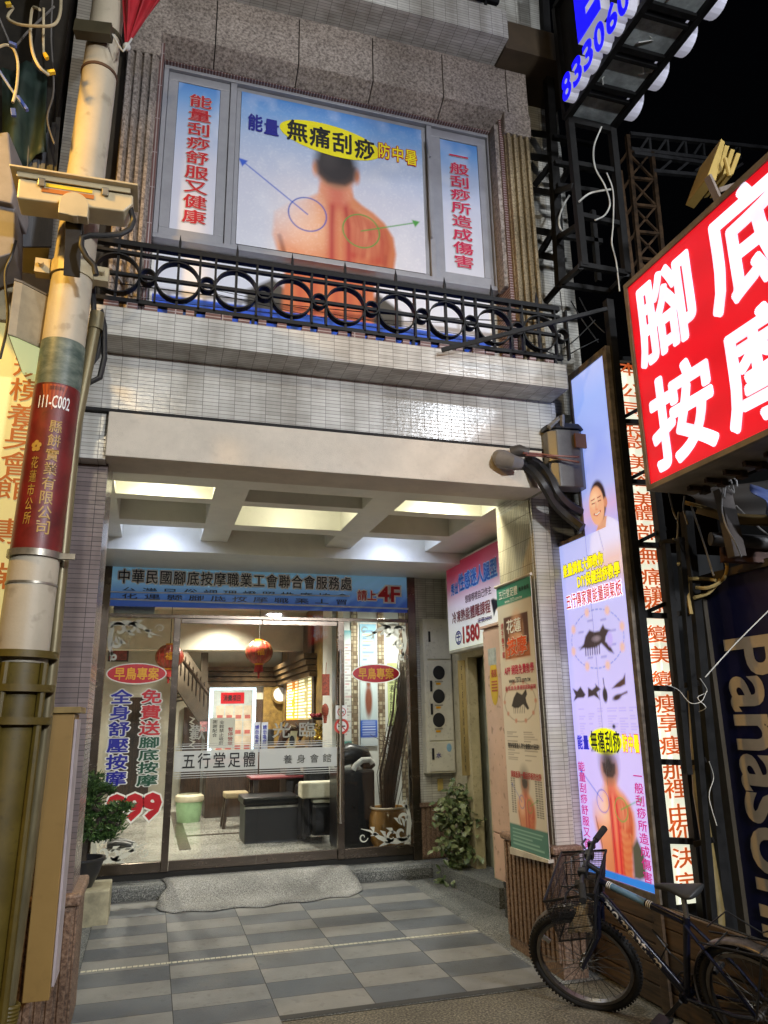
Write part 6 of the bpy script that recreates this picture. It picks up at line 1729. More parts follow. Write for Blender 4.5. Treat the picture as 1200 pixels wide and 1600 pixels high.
for (x, y, z, e, lb) in ((-.1, 10.2, 3.418, 110, 'inside ceiling downlight nearest the bonsai'), (1.3, 11.4, 3.418, 90, 'inside ceiling downlight over the black bench'), (1.0, 12.0, 3.418, 80, 'inside ceiling downlight deepest in the shop'), (2.8, 9.2, 3.418, 70, 'inside ceiling downlight above the jar of twigs'),
                         (.4, 13.9, 3.098, 60, 'low inside downlight by the stairs'), (1.8, 13.9, 3.098, 150, 'low inside downlight before the gold wall')):
    downlight(x, y, z, WARM if y > 9.5 else (1.0, .95, .85), e * 3.9, lb, r=.06, seen=8.0)

# lanterns
LANR = M('lantern_red', (.36, .03, .015), .45, var=.3, scale=30)
def lantern(px, py, y, s, label):
    c = at(px, py, y=y); t = thing('red_lantern', label, 'lantern', c, 'red lanterns inside')
    R = .5 * s; mb = MB(); n = 24
    prof = [(R * .30, -.42 * s)] + [(R * math.sin(a) * 1.0 + .0, -.45 * s * math.cos(a)) for a in [.45 + k * .22 for k in range(11)]] + [(R * .30, .42 * s)]
    mb.lathe(prof, c, n); mb.build('body', LANR, t, smooth=True)
    mb = MB()
    for k in range(16):
        a = 2 * math.pi * k / 16
        mb.tube([c + Vector((R * 1.01 * math.sin(b_) * math.cos(a), R * 1.01 * math.sin(b_) * math.sin(a), .45 * s * 1.01 * math.cos(b_))) for b_ in [.5 + i * .24 for i in range(10)]], .003, 4)
    mb.build('rib', GOLDW, t)
    mb = MB(); mb.cyl(c + Vector((0, 0, .40 * s)), c + Vector((0, 0, .47 * s)), R * .33, n=18); mb.cyl(c + Vector((0, 0, -.40 * s)), c + Vector((0, 0, -.47 * s)), R * .33, n=18); mb.build('cap', V_GOLD, t)
    mb = MB(); mb.cyl(c + Vector((0, 0, -.47 * s)), c + Vector((0, 0, -.72 * s)), R * .30, R * .34, n=18); mb.cyl(c + Vector((0, 0, -.72 * s)), c + Vector((0, 0, -.95 * s)), .02, .012, n=8); mb.build('tassel', M('tassel_red', (.36, .02, .02), .8), t)
    mb = MB(); mb.cyl(c + Vector((0, 0, .47 * s)), (c.x, c.y, 3.42), .006, n=6); mb.build('cord', DARK, t)
    mb = MB(); Fl = SF(c.y - R * 1.03); Fl.cells(mb, '福', c.x - .07, c.z - .07, c.x + .06, c.z + .06, .004); mb.build('lettering', V_GOLD, t)
lantern(265, 1026, 11.6, .40, 'red paper lantern half hidden behind the door post')
lantern(405, 1019, 11.6, .41, 'red paper lantern hanging behind the meeting of the doors')

# reception board, counter, price board
rb_ = thing('notice_board', 'tall edge lit notice board with red heading and rows of cards in the shop', 'board', at(360, 1170, y=13.0))
a, b_ = at(330, 1172, y=13.0), at(395, 1078, y=13.0)
mb = MB(); mb.box(a.x - .06, 13.01, a.z - .1, b_.x + .06, 13.05, b_.z + .04); mb.build('edge_light', EM('board_edge', '#cfe4f4', 1.6), rb_)
mb = MB(); mb.box(a.x, 12.985, a.z - .1, b_.x, 13.008, b_.z); mb.build('panel', M('board_pale', (.45, .50, .50), .4), rb_)
Fn = SF(12.984); u0, u1, v1 = a.x, b_.x, b_.z
mb = MB(); Fn.rect(mb, u0 + .12, v1 - .22, u1 - .14, v1 - .04, .002, 0)
for r in range(3):
    for c in range(4): Fn.rect(mb, u0 + .05 + c * .15, v1 - .48 - r * .24, u0 + .18 + c * .15, v1 - .25 - r * .24, .002, 1); Fn.rect(mb, u0 + .07 + c * .15, v1 - .46 - r * .24, u0 + .16 + c * .15, v1 - .40 - r * .24, .004, 2)
mb.build('cards', [V_RED, M('card_cream', (.60, .50, .38), .5), M('card_pink', (.45, .12, .10), .5)], rb_)
mb = MB(); Fn.text(mb, '消費項目', u0 + .16, v1 - .18, u0 + .44, v1 - .08, .02, .005); mb.build('lettering', INK, rb_)
pn = thing('paper_notice', 'white paper notice taped inside the door leaf over the notice board', 'notice', (.73, YD + .02, 1.43))
mb = MB(); F6 = SF(YD + .012); F6.rect(mb, .600, 1.42, .865, 1.715, 0); mb.build('sheet', PAPER, pn)
edged(F6, pn, [('v', '謝謝配合', (.63, 1.52, .685, 1.70), .01, [(INK, 0)]), ('v', '全館禁止吸菸', (.70, 1.44, .755, 1.69), .01, [(INK, 0)]), ('v', '暫停營業', (.79, 1.43, .85, 1.62), .01, [(V_RED, 0)])], None, d=.002)
ct = thing('reception_counter', 'dark wooden reception counter behind the frosted band', 'counter', (1.3, 12.6, IZ))
a, b_ = at(322, 1205, y=12.9), at(470, 1205, y=12.9)
mb = MB(); mb.box(a.x, 12.9, IZ, b_.x + .3, 13.6, 1.02); mb.build('body', WOODD, ct, bevel=.01)
mb = MB(); mb.box(a.x - .04, 12.84, 1.021, b_.x + .34, 13.66, 1.07); mb.build('top', M('red_counter_top', (.30, .05, .05), .3), ct, bevel=.006)
pb = thing('price_board', 'backlit price board with orange and white columns on the gold side wall', 'board', (2.4, 13, 1.7))
FB2 = WF(2.405)
a, b_ = FB2.px(450, 1066), FB2.px(489, 1121); bz = (FB2.px(450, 1128)[1] + FB2.px(488, 1121)[1]) / 2
mb = MB(); FB2.rslab(mb, a[0] - .15, bz - .1, b_[0] + .15, a[1] + .1, -.012, .02); mb.build('frame', WOODD, pb)
mb = MB(); m_ = (a[0] + b_[0]) / 2; FB2.rect(mb, a[0], bz, m_, a[1], .022, 0); FB2.rect(mb, m_, bz, b_[0], a[1], .022, 1); mb.build('lit_face', [EM('amber_lit', '#e08a20', .9), EM('taupe_lit', '#a89a68', .8)], pb)
mb = MB(); r = random.Random(4)
for i in range(12):
    v = a[1] - .04 - i * (a[1] - bz - .05) / 12
    for ua, ub in ((a[0], m_), (m_, b_[0])):
        FB2.rect(mb, ua + .06, v - .028, ua + (ub - ua) * r.uniform(.45, .65), v, .024); FB2.rect(mb, ua + (ub - ua) * .75, v - .028, ub - .06, v, .024)
mb.build('lettering', EM('lit_cream', '#fff4c8', 1.3), pb)
pf = thing('framed_picture', 'dark framed picture high on the side wall above the price board', 'picture', (2.4, 13, 2.5))
a, b_ = FB2.px(452, 1000), FB2.px(478, 1040); mb = MB(); FB2.rslab(mb, a[0], b_[1] + .1, b_[0] + .6, a[1] + .15, -.012, .03); mb.build('frame', WOODD, pf)
mb = MB(); FB2.rect(mb, a[0] + .15, b_[1] + .2, b_[0] + .45, a[1] + .05, .032); mb.build('print', M('picture_brown', (.16, .10, .06), .4, var=.6, scale=3), pf)
oc = thing('hanging_ornament', 'red and gold knotted ornament hanging on the white column', 'ornament', at(508, 1100, y=10.2))
mb = MB(); c = at(509, 1070, y=10.15); mb.bar(c + Vector((0, 0, .14)), c - Vector((0, 0, .14)), .10, .03); c2 = at(508, 1110, y=10.15); mb.ball(c2, .05, .03, .09); mb.cyl(c2 - Vector((0, 0, .08)), at(508, 1130, y=10.15), .03, .02, 10); mb.cyl(c + Vector((0, 0, .14)), at(510, 1035, y=10.15), .004, n=6)
mb.build('knot', M('ornament_red', (.34, .06, .03), .6, var=.4, scale=40), oc, smooth=True)
clk = thing('wall_clock', 'round brass wall clock on the gold wall', 'clock', at(438, 1085, y=14.7))
mb = MB(); c = at(438, 1085, y=14.75); mb.cyl(c, c + Vector((0, .05, 0)), .17, n=28); mb.build('case', GOLDW, clk); mb = MB(); mb.cyl(c - Vector((0, .004, 0)), c, .13, n=28); mb.build('face', WHITE, clk)
gd = thing('display_case', 'small glass case holding a gilded carving on the counter', 'display case', at(504, 1150, y=11.0))
a, b_ = at(489, 1162, y=11.0), at(521, 1124, y=11.0)
mb = MB()
for x in (a.x, b_.x):
    for y in (11.0, 11.25): mb.box(x - .008, y - .008, a.z, x + .008, y + .008, b_.z)
mb.box(a.x - .01, 10.99, b_.z, b_.x + .01, 11.26, b_.z + .012); mb.box(a.x - .02, 10.98, a.z - .06, b_.x + .02, 11.27, a.z); mb.build('frame', WOODD, gd)
mb = MB(); r = random.Random(8)
for k in range(26): mb.ball((r.uniform(a.x + .05, b_.x - .05), 11.1 + r.uniform(-.05, .05), a.z + .03 + r.random() ** 1.6 * .22), r.uniform(.02, .05), None, None, 8, 6)
mb.build('carving', M('bright_gilt', (.75, .52, .10), .25, .8), gd, smooth=True)
mb = MB(); mb.box(a.x - .4, 10.9, IZ, b_.x + .2, 11.4, a.z - .061); tag(mb.build('side_table', WOODD, bevel=.01), 'dark table under the glass case', 'table')
for i, (px, c_) in enumerate(((401, 'blue_white'), (413, 'blue_white'))):
    t = thing('small_sign', 'narrow pale blue sign on the counter, the one nearer the ' + ('notice board' if i == 0 else 'price board'), 'sign', at(px, 1160, y=12.6), 'narrow counter signs')
    a = at(px, 1165, y=12.6); mb = MB(); mb.box(a.x - .05, 12.59, a.z - .1, a.x + .05, 12.61, a.z + .36); mb.build('plate', M('pale_blue_plate', (.42, .46, .58), .4), t)
    mb = MB(); SF(12.588).cells(mb, '請勿吸菸', a.x - .035, a.z + .02, a.x + .035, a.z + .32, .02); mb.build('lettering', V_BLUE, t)

# small things on and behind the counter
mo = thing('monitor', 'black flat monitor standing on the counter beside the notice board', 'monitor', at(408, 1165, y=13.1))
c = at(410, 1163, y=13.1); mb = MB(); mb.box(c.x - .19, 13.08, c.z - .02, c.x + .19, 13.11, c.z + .24); mb.build('screen', M('monitor_black', (.02, .02, .022), .3), mo, bevel=.006)
mb = MB(); mb.box(c.x - .03, 13.09, 1.07, c.x + .03, 13.11, c.z - .02); mb.box(c.x - .1, 13.04, 1.071, c.x + .1, 13.16, 1.085); mb.build('stand', MATS['monitor_black'], mo)
wc = thing('wood_carving', 'dark rearing wooden carving on the counter below the wall clock', 'carving', at(455, 1165, y=12.4))
r = random.Random(12); c = at(452, 1160, y=12.4); mb = MB(); mb.tube([c + Vector((-.16, 0, -.06)), c + Vector((-.08, 0, .10)), c + Vector((.02, 0, .20)), c + Vector((.14, 0, .16)), c + Vector((.2, 0, .06))], [.05, .08, .09, .06, .03], 10)
for k in range(14): p_ = c + Vector((r.uniform(-.16, .18), r.uniform(-.05, .05), r.uniform(-.02, .26))); mb.tube([p_, p_ + Vector((r.uniform(-.08, .08), 0, r.uniform(.02, .12)))], [.025, .008], 6)
mb.build('body', M('carved_rosewood', (.075, .035, .02), .35, var=.5, scale=12), wc, smooth=True)
mb = MB(); mb.box(c.x - .22, 12.3, c.z - .16, c.x + .24, 12.5, c.z - .06); mb.build('plinth', WOODD, wc, bevel=.01)
mb = MB(); mb.box(c.x - .5, 12.2, IZ, c.x + .6, 12.6, c.z - .161); tag(mb.build('low_cabinet', WOODD, bevel=.01), 'dark low cabinet under the wooden carving', 'cabinet')
fp = thing('folded_card', 'cream folded card with a dark oval standing below the characters on the door', 'card', at(456, 1160, y=11.2))
Fc_ = SF(11.2); a_, b_ = Fc_.px(449, 1168), Fc_.px(463, 1142); mb = MB(); Fc_.slab(mb, [(a_[0] - .02, a_[1] - .05), (b_[0] - .02, a_[1] - .05), (b_[0] + .02, b_[1]), (a_[0] + .05, b_[1])], -.01, 0); mb.build('sheet', M('cream_card', (.60, .55, .34), .5), fp)
mb = MB(); Fc_.ell(mb, (a_[0] + b_[0]) / 2, (a_[1] + b_[1]) / 2 - .02, .04, .07, .003); mb.build('mark', INK, fp)
fw_ = thing('flower_bowl', 'bowl of red flowers on top of the glass display case', 'flowers', at(498, 1122, y=11.1))
c = at(500, 1123, y=11.12); mb = MB(); r = random.Random(14)
for k in range(22): mb.ball(c + Vector((r.uniform(-.13, .13), r.uniform(-.06, .06), r.uniform(.0, .06))), r.uniform(.018, .035), None, None, 7, 5)
mb.build('petals', M('flower_red', (.42, .03, .05), .6, var=.4, scale=30), fw_, smooth=True)
mb = MB(); mb.lathe([(.0, -.02), (.08, -.02), (.13, .015), (.12, .02), (.0, .01)], c, 16); mb.build('bowl', MATS['stand_dark'] if 'stand_dark' in MATS else WOODD, fw_, smooth=True)
for i, (px, py, cc, lb) in enumerate(((512, 1203, (.62, .60, .54), 'white cup on the red table nearest the massage chair'), (474, 1206, (.50, .46, .36), 'cream cup on the red table nearest the bench'))):
    c = at(px, py, y=10.9); t = thing('cup', lb, 'cup', c); mb = MB(); mb.lathe([(.0, .0), (.035, .0), (.05, .09), (.044, .09), (.03, .01)], c, 16); mb.build('body', M('cup_%d' % i if False else ('white_ceramic' if i == 0 else 'cream_ceramic'), cc, .3), t, smooth=True); mb = MB(); mb.ring(c + Vector((.06, 0, .045)), (0, 1, 0), .022, .006, 14, 6); mb.build('handle', MATS['white_ceramic' if i == 0 else 'cream_ceramic'], t, smooth=True)
tb = thing('tea_table', 'dark table with a red cloth top between the bench and the counter', 'table', (1.7, 10.9, IZ))
zt_ = at(480, 1210, y=10.9).z - .004
mb = MB(); mb.box(1.35, 10.72, zt_ - .03, 2.30, 11.3, zt_); mb.build('table_top', M('red_table_top', (.20, .03, .035), .35), tb, bevel=.008)
for xa in (1.42, 2.22):
    for ya in (10.78, 11.24): mb = MB(); mb.box(xa - .03, ya - .03, IZ, xa + .03, ya + .03, zt_ - .031); mb.build('leg', WOODD, tb)
# framed notices on the left interior wall and a rail along the stairs
for i, (px, py, w_, h_, lb) in enumerate(((186, 1010, .3, .5, 'tall red framed scroll on the wall inside behind the side pane'), (222, 1000, .34, .22, 'small cream framed certificate high on the wall behind the side pane'), (318, 1135, .12, .16, 'tiny red and white notice on the dark post by the notice board'))):
    yq = 14.96 if i < 2 else 13.4; c = at(px, py, y=yq); t = thing('framed_notice', lb, 'notice', c)
    mb = MB(); mb.box(c.x - w_ / 2 - .03, yq - .03, c.z - h_ / 2 - .03, c.x + w_ / 2 + .03, yq - .005, c.z + h_ / 2 + .03); mb.build('frame', WOODD, t)
    mb = MB(); SF(yq - .032).rect(mb, c.x - w_ / 2, c.z - h_ / 2, c.x + w_ / 2, c.z + h_ / 2, 0); mb.build('sheet', M(('scroll_red', 'certificate_cream', 'notice_pink')[i], ((.35, .06, .04), (.5, .45, .32), (.5, .2, .18))[i], .6, var=.4, scale=20), t)
mb = MB()
for k in range(9): a_ = at(276 + k * 6, 1048 + k * 8, y=13.9); mb.cyl(a_, a_ + Vector((0, 0, .42)), .012, n=6)
mb.tube([at(270, 1012, y=13.9), at(330, 1090, y=13.9)], .03, 8); mb.build('stair_rail', WOODD, B)

# massage chair, bench, stool, bin, shoes
LEA = M('black_leather', (.006, .006, .007), .30, spec=.25, var=.3, bump=.12, bscale=40); TOW = M('cream_towel', (.52, .49, .38), .9, var=.15, bump=.5, bscale=70)
bz_ = thing('footstool_bench', 'black leather topped bench box standing in front of the massage chair', 'bench', (1.5, 10.3, IZ))
a = at(376, 1312, z=IZ); b_ = at(463, 1308, z=IZ); zt = at(420, 1243, y=10.2).z
mb = MB(); mb.box(1.20, 10.05, IZ, 1.86, 10.62, zt - .10); mb.build('body', M('black_ribbed_panel', (.005, .005, .006), .42, spec=.2, var=.4, scale=30, stretch=(1, 1, 20)), bz_, bevel=.01)
mb = MB(); mb.box(1.17, 10.02, zt - .095, 1.89, 10.65, zt); mb.build('cushion', LEA, bz_, bevel=.03)
mb = MB(); mb.box(1.19, 10.035, zt - .135, 1.87, 10.048, zt - .110); mb.build('trim', GAL, bz_)
def massage_chair(x0, x1, y0, y1, h, label, towel):
    t = thing('massage_chair', label, 'armchair', ((x0 + x1) / 2, y0, IZ), 'black massage chairs')
    mb = MB(); mb.box(x0, y0, IZ + .08, x1, y1, IZ + .46); mb.build('base', LEA, t, bevel=.05)
    for xa in (x0 - .12, x1): mb = MB(); mb.box(xa, y0 + .02, IZ + .05, xa + .12, y1, IZ + .66); mb.build('armrest', LEA, t, bevel=.05)
    mb = MB(); mb.prism([(x0, y1 - .22, IZ + .4), (x1, y1 - .22, IZ + .4), (x1, y1, IZ + .4), (x0, y1, IZ + .4)], [(x0 + .02, y1 - .02, IZ + h), (x1 - .02, y1 - .02, IZ + h), (x1 - .02, y1 + .16, IZ + h), (x0 + .02, y1 + .16, IZ + h)]); mb.build('backrest', LEA, t, bevel=.06)
    if towel:
        mb = MB(); mb.box(x0 + .01, y0 + .0, IZ + .461, x1 - .01, y1 - .2, IZ + .50); mb.box(x0 - .13, y0 - .012, IZ + .52, x1 + .13, y0 + .25, IZ + .71); mb.build('towel', TOW, t, bevel=.03)
        mb = MB(); mb.box(x0 - .10, y0 - .004, IZ + .12, x0 - .04, y0 + .02, IZ + .52); mb.build('footrest', LEA, t, bevel=.01)
massage_chair(1.98, 2.34, 9.75, 10.35, 1.0, 'black massage chair covered with a cream towel beside the bench', True)
t = thing('massage_chair', 'black reclining massage chair with padded top beside the ochre jar', 'armchair', (2.3, 9.2, IZ), 'black massage chairs')
a = at(540, 1322, y=9.05); b_ = at(586, 1202, y=9.05)
mb = MB(); mb.box(a.x - .06, 9.05, IZ, b_.x, 9.65, b_.z); mb.build('side_panel', LEA, t, bevel=.03)
mb = MB(); c = at(552, 1185, y=9.25); mb.tube([c + Vector((-.25, 0, .0)), c + Vector((-.05, 0, .06)), c + Vector((.12, 0, .02)), c + Vector((.22, .0, -.12))], [.11, .13, .11, .07], 14); mb.build('backrest', LEA, t, smooth=True)
mb = MB(); mb.tube([at(552, 1203, y=9.02), at(556, 1196, y=9.02), at(566, 1188, y=9.02), at(578, 1187, y=9.02), at(582, 1193, y=9.02)], .035, 10); mb.build('armrest', M('pale_arm', (.5, .5, .47), .35), t, smooth=True)
sl = thing('wooden_stool', 'small brown wooden stool beside the counter', 'stool', at(365, 1285, z=IZ))
a = at(366, 1285, z=IZ); a.y = 11.6; a.x = at(368, 1270, y=11.6).x
mb = MB(); mb.box(a.x - .17, 11.5, .62, a.x + .17, 11.85, .70); mb.build('seat', M('stool_cushion', (.32, .25, .14), .7), sl, bevel=.02)
for sx in (-1, 1):
    for sy in (0, 1): mb = MB(); mb.bar((a.x + sx * .13, 11.54 + sy * .27, .62), (a.x + sx * .17, 11.52 + sy * .31, IZ), .045); mb.build('leg', WOODD, sl)
bn_ = thing('waste_bin', 'pale green plastic tub with a cream bag before the counter', 'bin', at(297, 1240, z=IZ))
c = at(297, 1225, y=12.6); mb = MB(); mb.lathe([(.0, .0), (.17, .0), (.21, .34), (.20, .34), (.16, .02)], (c.x, 12.6, IZ), 20); mb.build('tub', M('pale_green_plastic', (.30, .48, .26), .5), bn_, smooth=True)
mb = MB(); mb.lathe([(.212, .29), (.225, .32), (.215, .37), (.17, .40), (.18, .34)], (c.x, 12.6, IZ), 17); mb.build('bag', M('cream_bag', (.55, .50, .36), .6), bn_, smooth=True)
SH = M('dark_shoe', (.02, .02, .022), .4)
for i, (px, py) in enumerate(((204, 1294), (199, 1303))):
    c = at(px, py, z=IZ); c = at(px, py, y=10.4); z = IZ
    sh_ = thing('shoe', 'dark trainer on the shop floor, the one ' + ('farther from' if i == 0 else 'nearer to') + ' the glass', 'shoe', (c.x, 10.4 - .14 * i, z), 'pair of trainers')
    mb = MB(); q = Vector((c.x - .08, 10.4 - .14 * i, z)); mb.tube([q + Vector((-.14, 0, .05)), q + Vector((-.04, 0, .06)), q + Vector((.06, 0, .045)), q + Vector((.14, 0, .032))], [.045, .055, .045, .028], 12); mb.build('upper', SH, sh_, smooth=True)
    mb = MB(); mb.box(q.x - .18, q.y - .045, z, q.x + .17, q.y + .045, z + .022); mb.build('sole', M('grey_sole', (.3, .3, .3), .6), sh_, bevel=.008)

# things behind the right pane
sc = thing('paper_scroll', 'yellow green paper scroll with handwriting on the white wall behind the twigs', 'scroll', at(615, 1135, y=9.86))
F7 = SF(9.865); a, b_ = F7.px(605, 1036), F7.px(620, 1134)
mb = MB(); F7.rslab(mb, a[0], b_[1], b_[0] + .02, a[1], -.004, 0); mb.build('sheet', M('yellow_green_paper', (.48, .55, .24), .6, var=.1), sc)
mb = MB(); F7.cells(mb, '氣血通則百病', a[0] + .02, b_[1] + .1, a[0] + .09, a[1] - .06, .0, .002); F7.cells(mb, '經絡暢通身心', a[0] + .11, b_[1] + .14, a[0] + .18, a[1] - .06, .0, .002); mb.build('lettering', INK, sc)
ip = thing('wall_poster', 'blue and white body chart poster between the mosaic strips', 'poster', at(575, 1150, y=9.88))
F8 = SF(9.88); a, b_ = F8.px(562, 975), F8.px(590, 1165)
P = Paint(30, 140, .16); P.vgrad([(0, '#b8c4cc'), (.06, '#c8d2d6'), (.07, '#2850b0'), (.2, '#3a68c8'), (.21, '#b8cad0'), (.5, '#c0d0d4'), (1, '#88b8d0')])
P.ell(.08, .36, .035, .13, '#7a4434', .01); P.ell(.08, .50, .02, .03, '#7a4434', .008)
for k in range(6): P.line([(.02, .09 + k * .02), (.14, .09 + k * .02)], .006, '#d0e0f8', .002)
for k in range(9): P.line([(.03, .70 + k * .03), (.03 + .1 * (k % 3 + 1) / 3, .70 + k * .03)], .008, '#e0c040' if k % 2 else '#405080', .003)
P.mesh(F8, a[0], b_[1], b_[0], a[1], .002).build('print', PRINT, ip); mb = MB(); F8.rslab(mb, a[0], b_[1], b_[0], a[1], -.006, -.001); mb.build('sheet', WHITE, ip)
ip = thing('wall_poster', 'pale poster crowded with small text beside the body chart', 'poster', at(543, 1150, y=9.88))
a, b_ = F8.px(540, 985), F8.px(553, 1170); P = Paint(16, 120, .09); P.vgrad([(0, '#4a8a80'), (.06, '#4a8a80'), (.07, '#c4c4c0'), (.9, '#c8cccc'), (1, '#5098a0')])
for k in range(30): P.line([(.01, .12 + k * .026), (.02 + .06 * ((k * 7) % 5) / 5, .12 + k * .026)], .008, '#7a6a70' if k % 4 else '#a03040', .003)
P.mesh(F8, a[0] - .02, b_[1], b_[0], a[1], .002).build('print', PRINT, ip); mb = MB(); F8.rslab(mb, a[0] - .02, b_[1], b_[0], a[1], -.006, -.001); mb.build('sheet', WHITE, ip)
jar = thing('ceramic_jar', 'ochre glazed jar standing behind the etched pane', 'jar', (2.73, 8.98, IZ))
cj = (2.715, 8.95, IZ); mb = MB(); mb.lathe([(.0, .0), (.15, .0), (.20, .10), (.225, .25), (.215, .38), (.195, .43), (.21, .46), (.19, .47), (.17, .44), (.17, .30)], cj, 32); mb.build('body', M('ochre_glaze', (.36, .18, .04), .18, var=.25, scale=5), jar, smooth=True)
mb = MB(); mb.ring((cj[0], cj[1], IZ + .462), (0, 0, 1), .20, .012); mb.build('rim', M('pale_rim', (.55, .47, .36), .4), jar, smooth=True)
tw = thing('twig_bundle', 'tall bundle of bare brown twigs standing in the ochre jar', 'twigs', (2.72, 8.98, IZ + .4))
mb = MB(); r = random.Random(6); end = at(632, 985, y=8.95); md = at(628, 1110, y=8.95)
for k in range(120):
    o_ = Vector((r.gauss(0, .055), r.gauss(0, .05), 0)); sp = r.uniform(.3, 1.3)
    a = Vector((cj[0], cj[1], IZ + .38)) + o_ * .6; b_ = at(609, 1210, y=8.95) + o_ * 1.2; c = md + o_ * 1.1; d = c.lerp(end, r.uniform(.05, 1.0) ** 1.5) + o_ * .3
    mb.tube([a, b_, c, d], [.0042, .0042, .0036, .002], 5)
    if k % 2 == 0: mb.tube([b_.lerp(c, sp * .6), b_.lerp(c, sp * .6) + Vector((r.gauss(0, .06), r.gauss(0, .05), .12))], [.005, .002], 4)
mb.build('twigs', M('twig_brown', (.05, .024, .012), .6, var=.5), tw)

# ------------------------------------------------------------------ porch furniture
FMB = SF(8.20)
mx = thing('meter_cabinet', 'white metal cabinet with three round black dials beside the shopfront', 'cabinet', (3.1, 8.25, 1.4))
a = FMB.px(662, 968); b_ = FMB.px(706, 1208); a2 = FMB.px(700, 968)
u0, u1 = FMB.px(664, 1090)[0], FMB.px(704, 1090)[0] + .03; v0, v1 = FMB.px(690, 1208)[1], FMB.px(680, 967)[1]
CAB = M('white_cabinet', (.62, .59, .48), .4, var=.08, spots=.25)
mb = MB(); FMB.rslab(mb, u0, v0, u1, v1, -.13, 0); mb.build('case', CAB, mx, bevel=.005)
vs1, vs2 = FMB.px(684, 1030)[1], FMB.px(684, 1157)[1]
for (va, vb_) in ((v0 + .02, vs2 - .015), (vs2 + .0, vs1 - .015), (vs1, v1 - .02)):
    mb = MB(); FMB.rslab(mb, u0 + .035, va, u1 - .015, vb_, .0, .012); mb.build('door', CAB, mx, bevel=.003)
for yy in (1051, 1088, 1125): mb = MB(); u, v = FMB.px(685, yy); FMB.ell(mb, u, v, .072, .078, .016, 28, 0); mb.build('dial_window', INK, mx)
mb = MB()
for yy in (1051, 1088, 1125): u, v = FMB.px(685, yy + 13); FMB.rect(mb, u - .05, v - .012, u + .05, v, .016, 0); FMB.rect(mb, u - .035, v - .042, u + .02, v - .02, .016, 1)
for xx, yy in ((670, 995), (673, 1072), (674, 1108), (676, 1178)): u, v = FMB.px(xx, yy); FMB.rslab(mb, u - .012, v - .06, u + .012, v + .06, .012, .022, 2)
mb.build('plates', [M('grey_label', (.3, .28, .22), .5), V_GOLD, INK], mx)
mb = MB(); u, v = FMB.px(701, 1168); FMB.ell(mb, u, v, .03, .045, .016, 24); mb.build('sticker', M('pale_blue_sticker', (.25, .45, .62), .4), mx)
mb = MB(); u, v = FMB.px(685, 1180); FMB.text(mb, '水', u - .03, v - .03, u + .03, v + .03, .01, .016); mb.build('lettering', V_BLUE, mx)
pqn = thing('wooden_plaque', 'tall yellow wooden plaque with black vertical characters beside the passage door', 'plaque', at(725, 1210, y=8.05))
FQ = Frame(at(725, 1210, y=7.72), (.86, -.5, 0), (0, 0, 1))
a, b_ = FQ.px(716, 1032), FQ.px(733, 1212); 
mb = MB(); FQ.rslab(mb, a[0] - .01, b_[1], b_[0] + .01, a[1], -.03, 0); mb.build('board', M('old_varnished_wood', (.46, .33, .11), .5, var=.35, scale=5, stretch=(1, 1, .2)), pqn, bevel=.004)
mb = MB(); FQ.cells(mb, '中華足部反射區健康法協會', a[0] + .025, b_[1] + .03, b_[0] - .025, a[1] - .04, .012, .003, fill=.85); mb.build('lettering', INK, pqn)
# frame round the passage door
df = MB(); p0, p1 = at(745, 1020, y=7.35), at(768, 1385, y=7.0)
mb = MB(); mb.box(3.22, 6.98, .2, 3.34, 7.16, 2.37); mb.box(3.24, 7.62, .2, 3.34, 7.78, 2.37); mb.box(3.24, 7.16, 2.30, 3.34, 7.62, 2.37); mb.build('passage_door_frame', M('cream_door_frame', (.52, .44, .26), .5, var=.15, spots=.3), B)
mb = MB(); mb.box(3.42, 6.95, .2, 3.47, 7.78, 2.3); mb.build('passage_door', M('pale_olive_door', (.34, .34, .26), .5), B)
# pink steel cabinet, ahead of the pier
pk = thing('pink_cabinet', 'tall rusty pink steel cabinet behind the hanging roll-up banner', 'cabinet', (3.0, 6.2, .3))
FK = WF(2.95); ku0, ku1 = -6.535, -5.82; kz0, kz1 = .33, 2.47
PNK = M('pink_enamel', (.60, .40, .30), .45, var=.12, scale=3, spots=.55)
mb = MB(); FK.rslab(mb, ku0, kz0, ku1, kz1, -.34, -.004); mb.build('case', PNK, pk, bevel=.004)
zsp = FK.px(790, 1305)[1]; us = FK.px(795, 1150)[0]
for (ua, ub, va, vb_) in ((ku0 + .015, us - .008, zsp + .008, kz1 - .02), (us + .006, ku1, zsp + .008, kz1 - .02), (ku0 + .015, us + .05, kz0 + .01, zsp - .008)):
    mb = MB(); FK.rslab(mb, ua, va, ub, vb_, -.003, .012); mb.build('door', PNK, pk, bevel=.003)
mb = MB(); FK.rslab(mb, ku0 - .02, kz1, ku1 + .02, kz1 + .025, -.36, .03); mb.build('rain_cap', PNK, pk, bevel=.003)
u, v = FK.px(774, 1066); mb = MB(); FK.ell(mb, u, v, .085, .20, .0135); mb.build('yellow_sticker', M('yellow_sticker', (.62, .40, .03), .4, var=.1), pk)
u, v = FK.px(774, 1053); mb = MB(); FK.text(mb, '優惠', u - .06, v - .03, u + .06, v + .04, .03, .015); 
for k in range(4): FK.rect(mb, u - .06, v - .075 - k * .026, u + .06, v - .06 - k * .026, .015)
mb.build('lettering', M('faded_orange_ink', (.45, .10, .04), .5), pk)
u, v = FK.px(771, 1026); mb = MB(); FK.rslab(mb, u - .085, v - .075, u + .085, v + .075, .012, .014); mb.build('paper_note', M('faded_note', (.42, .44, .40), .6, var=.25, scale=14), pk)
mb = MB()
for yy in (1340, 1356): u, v = FK.px(795, yy)
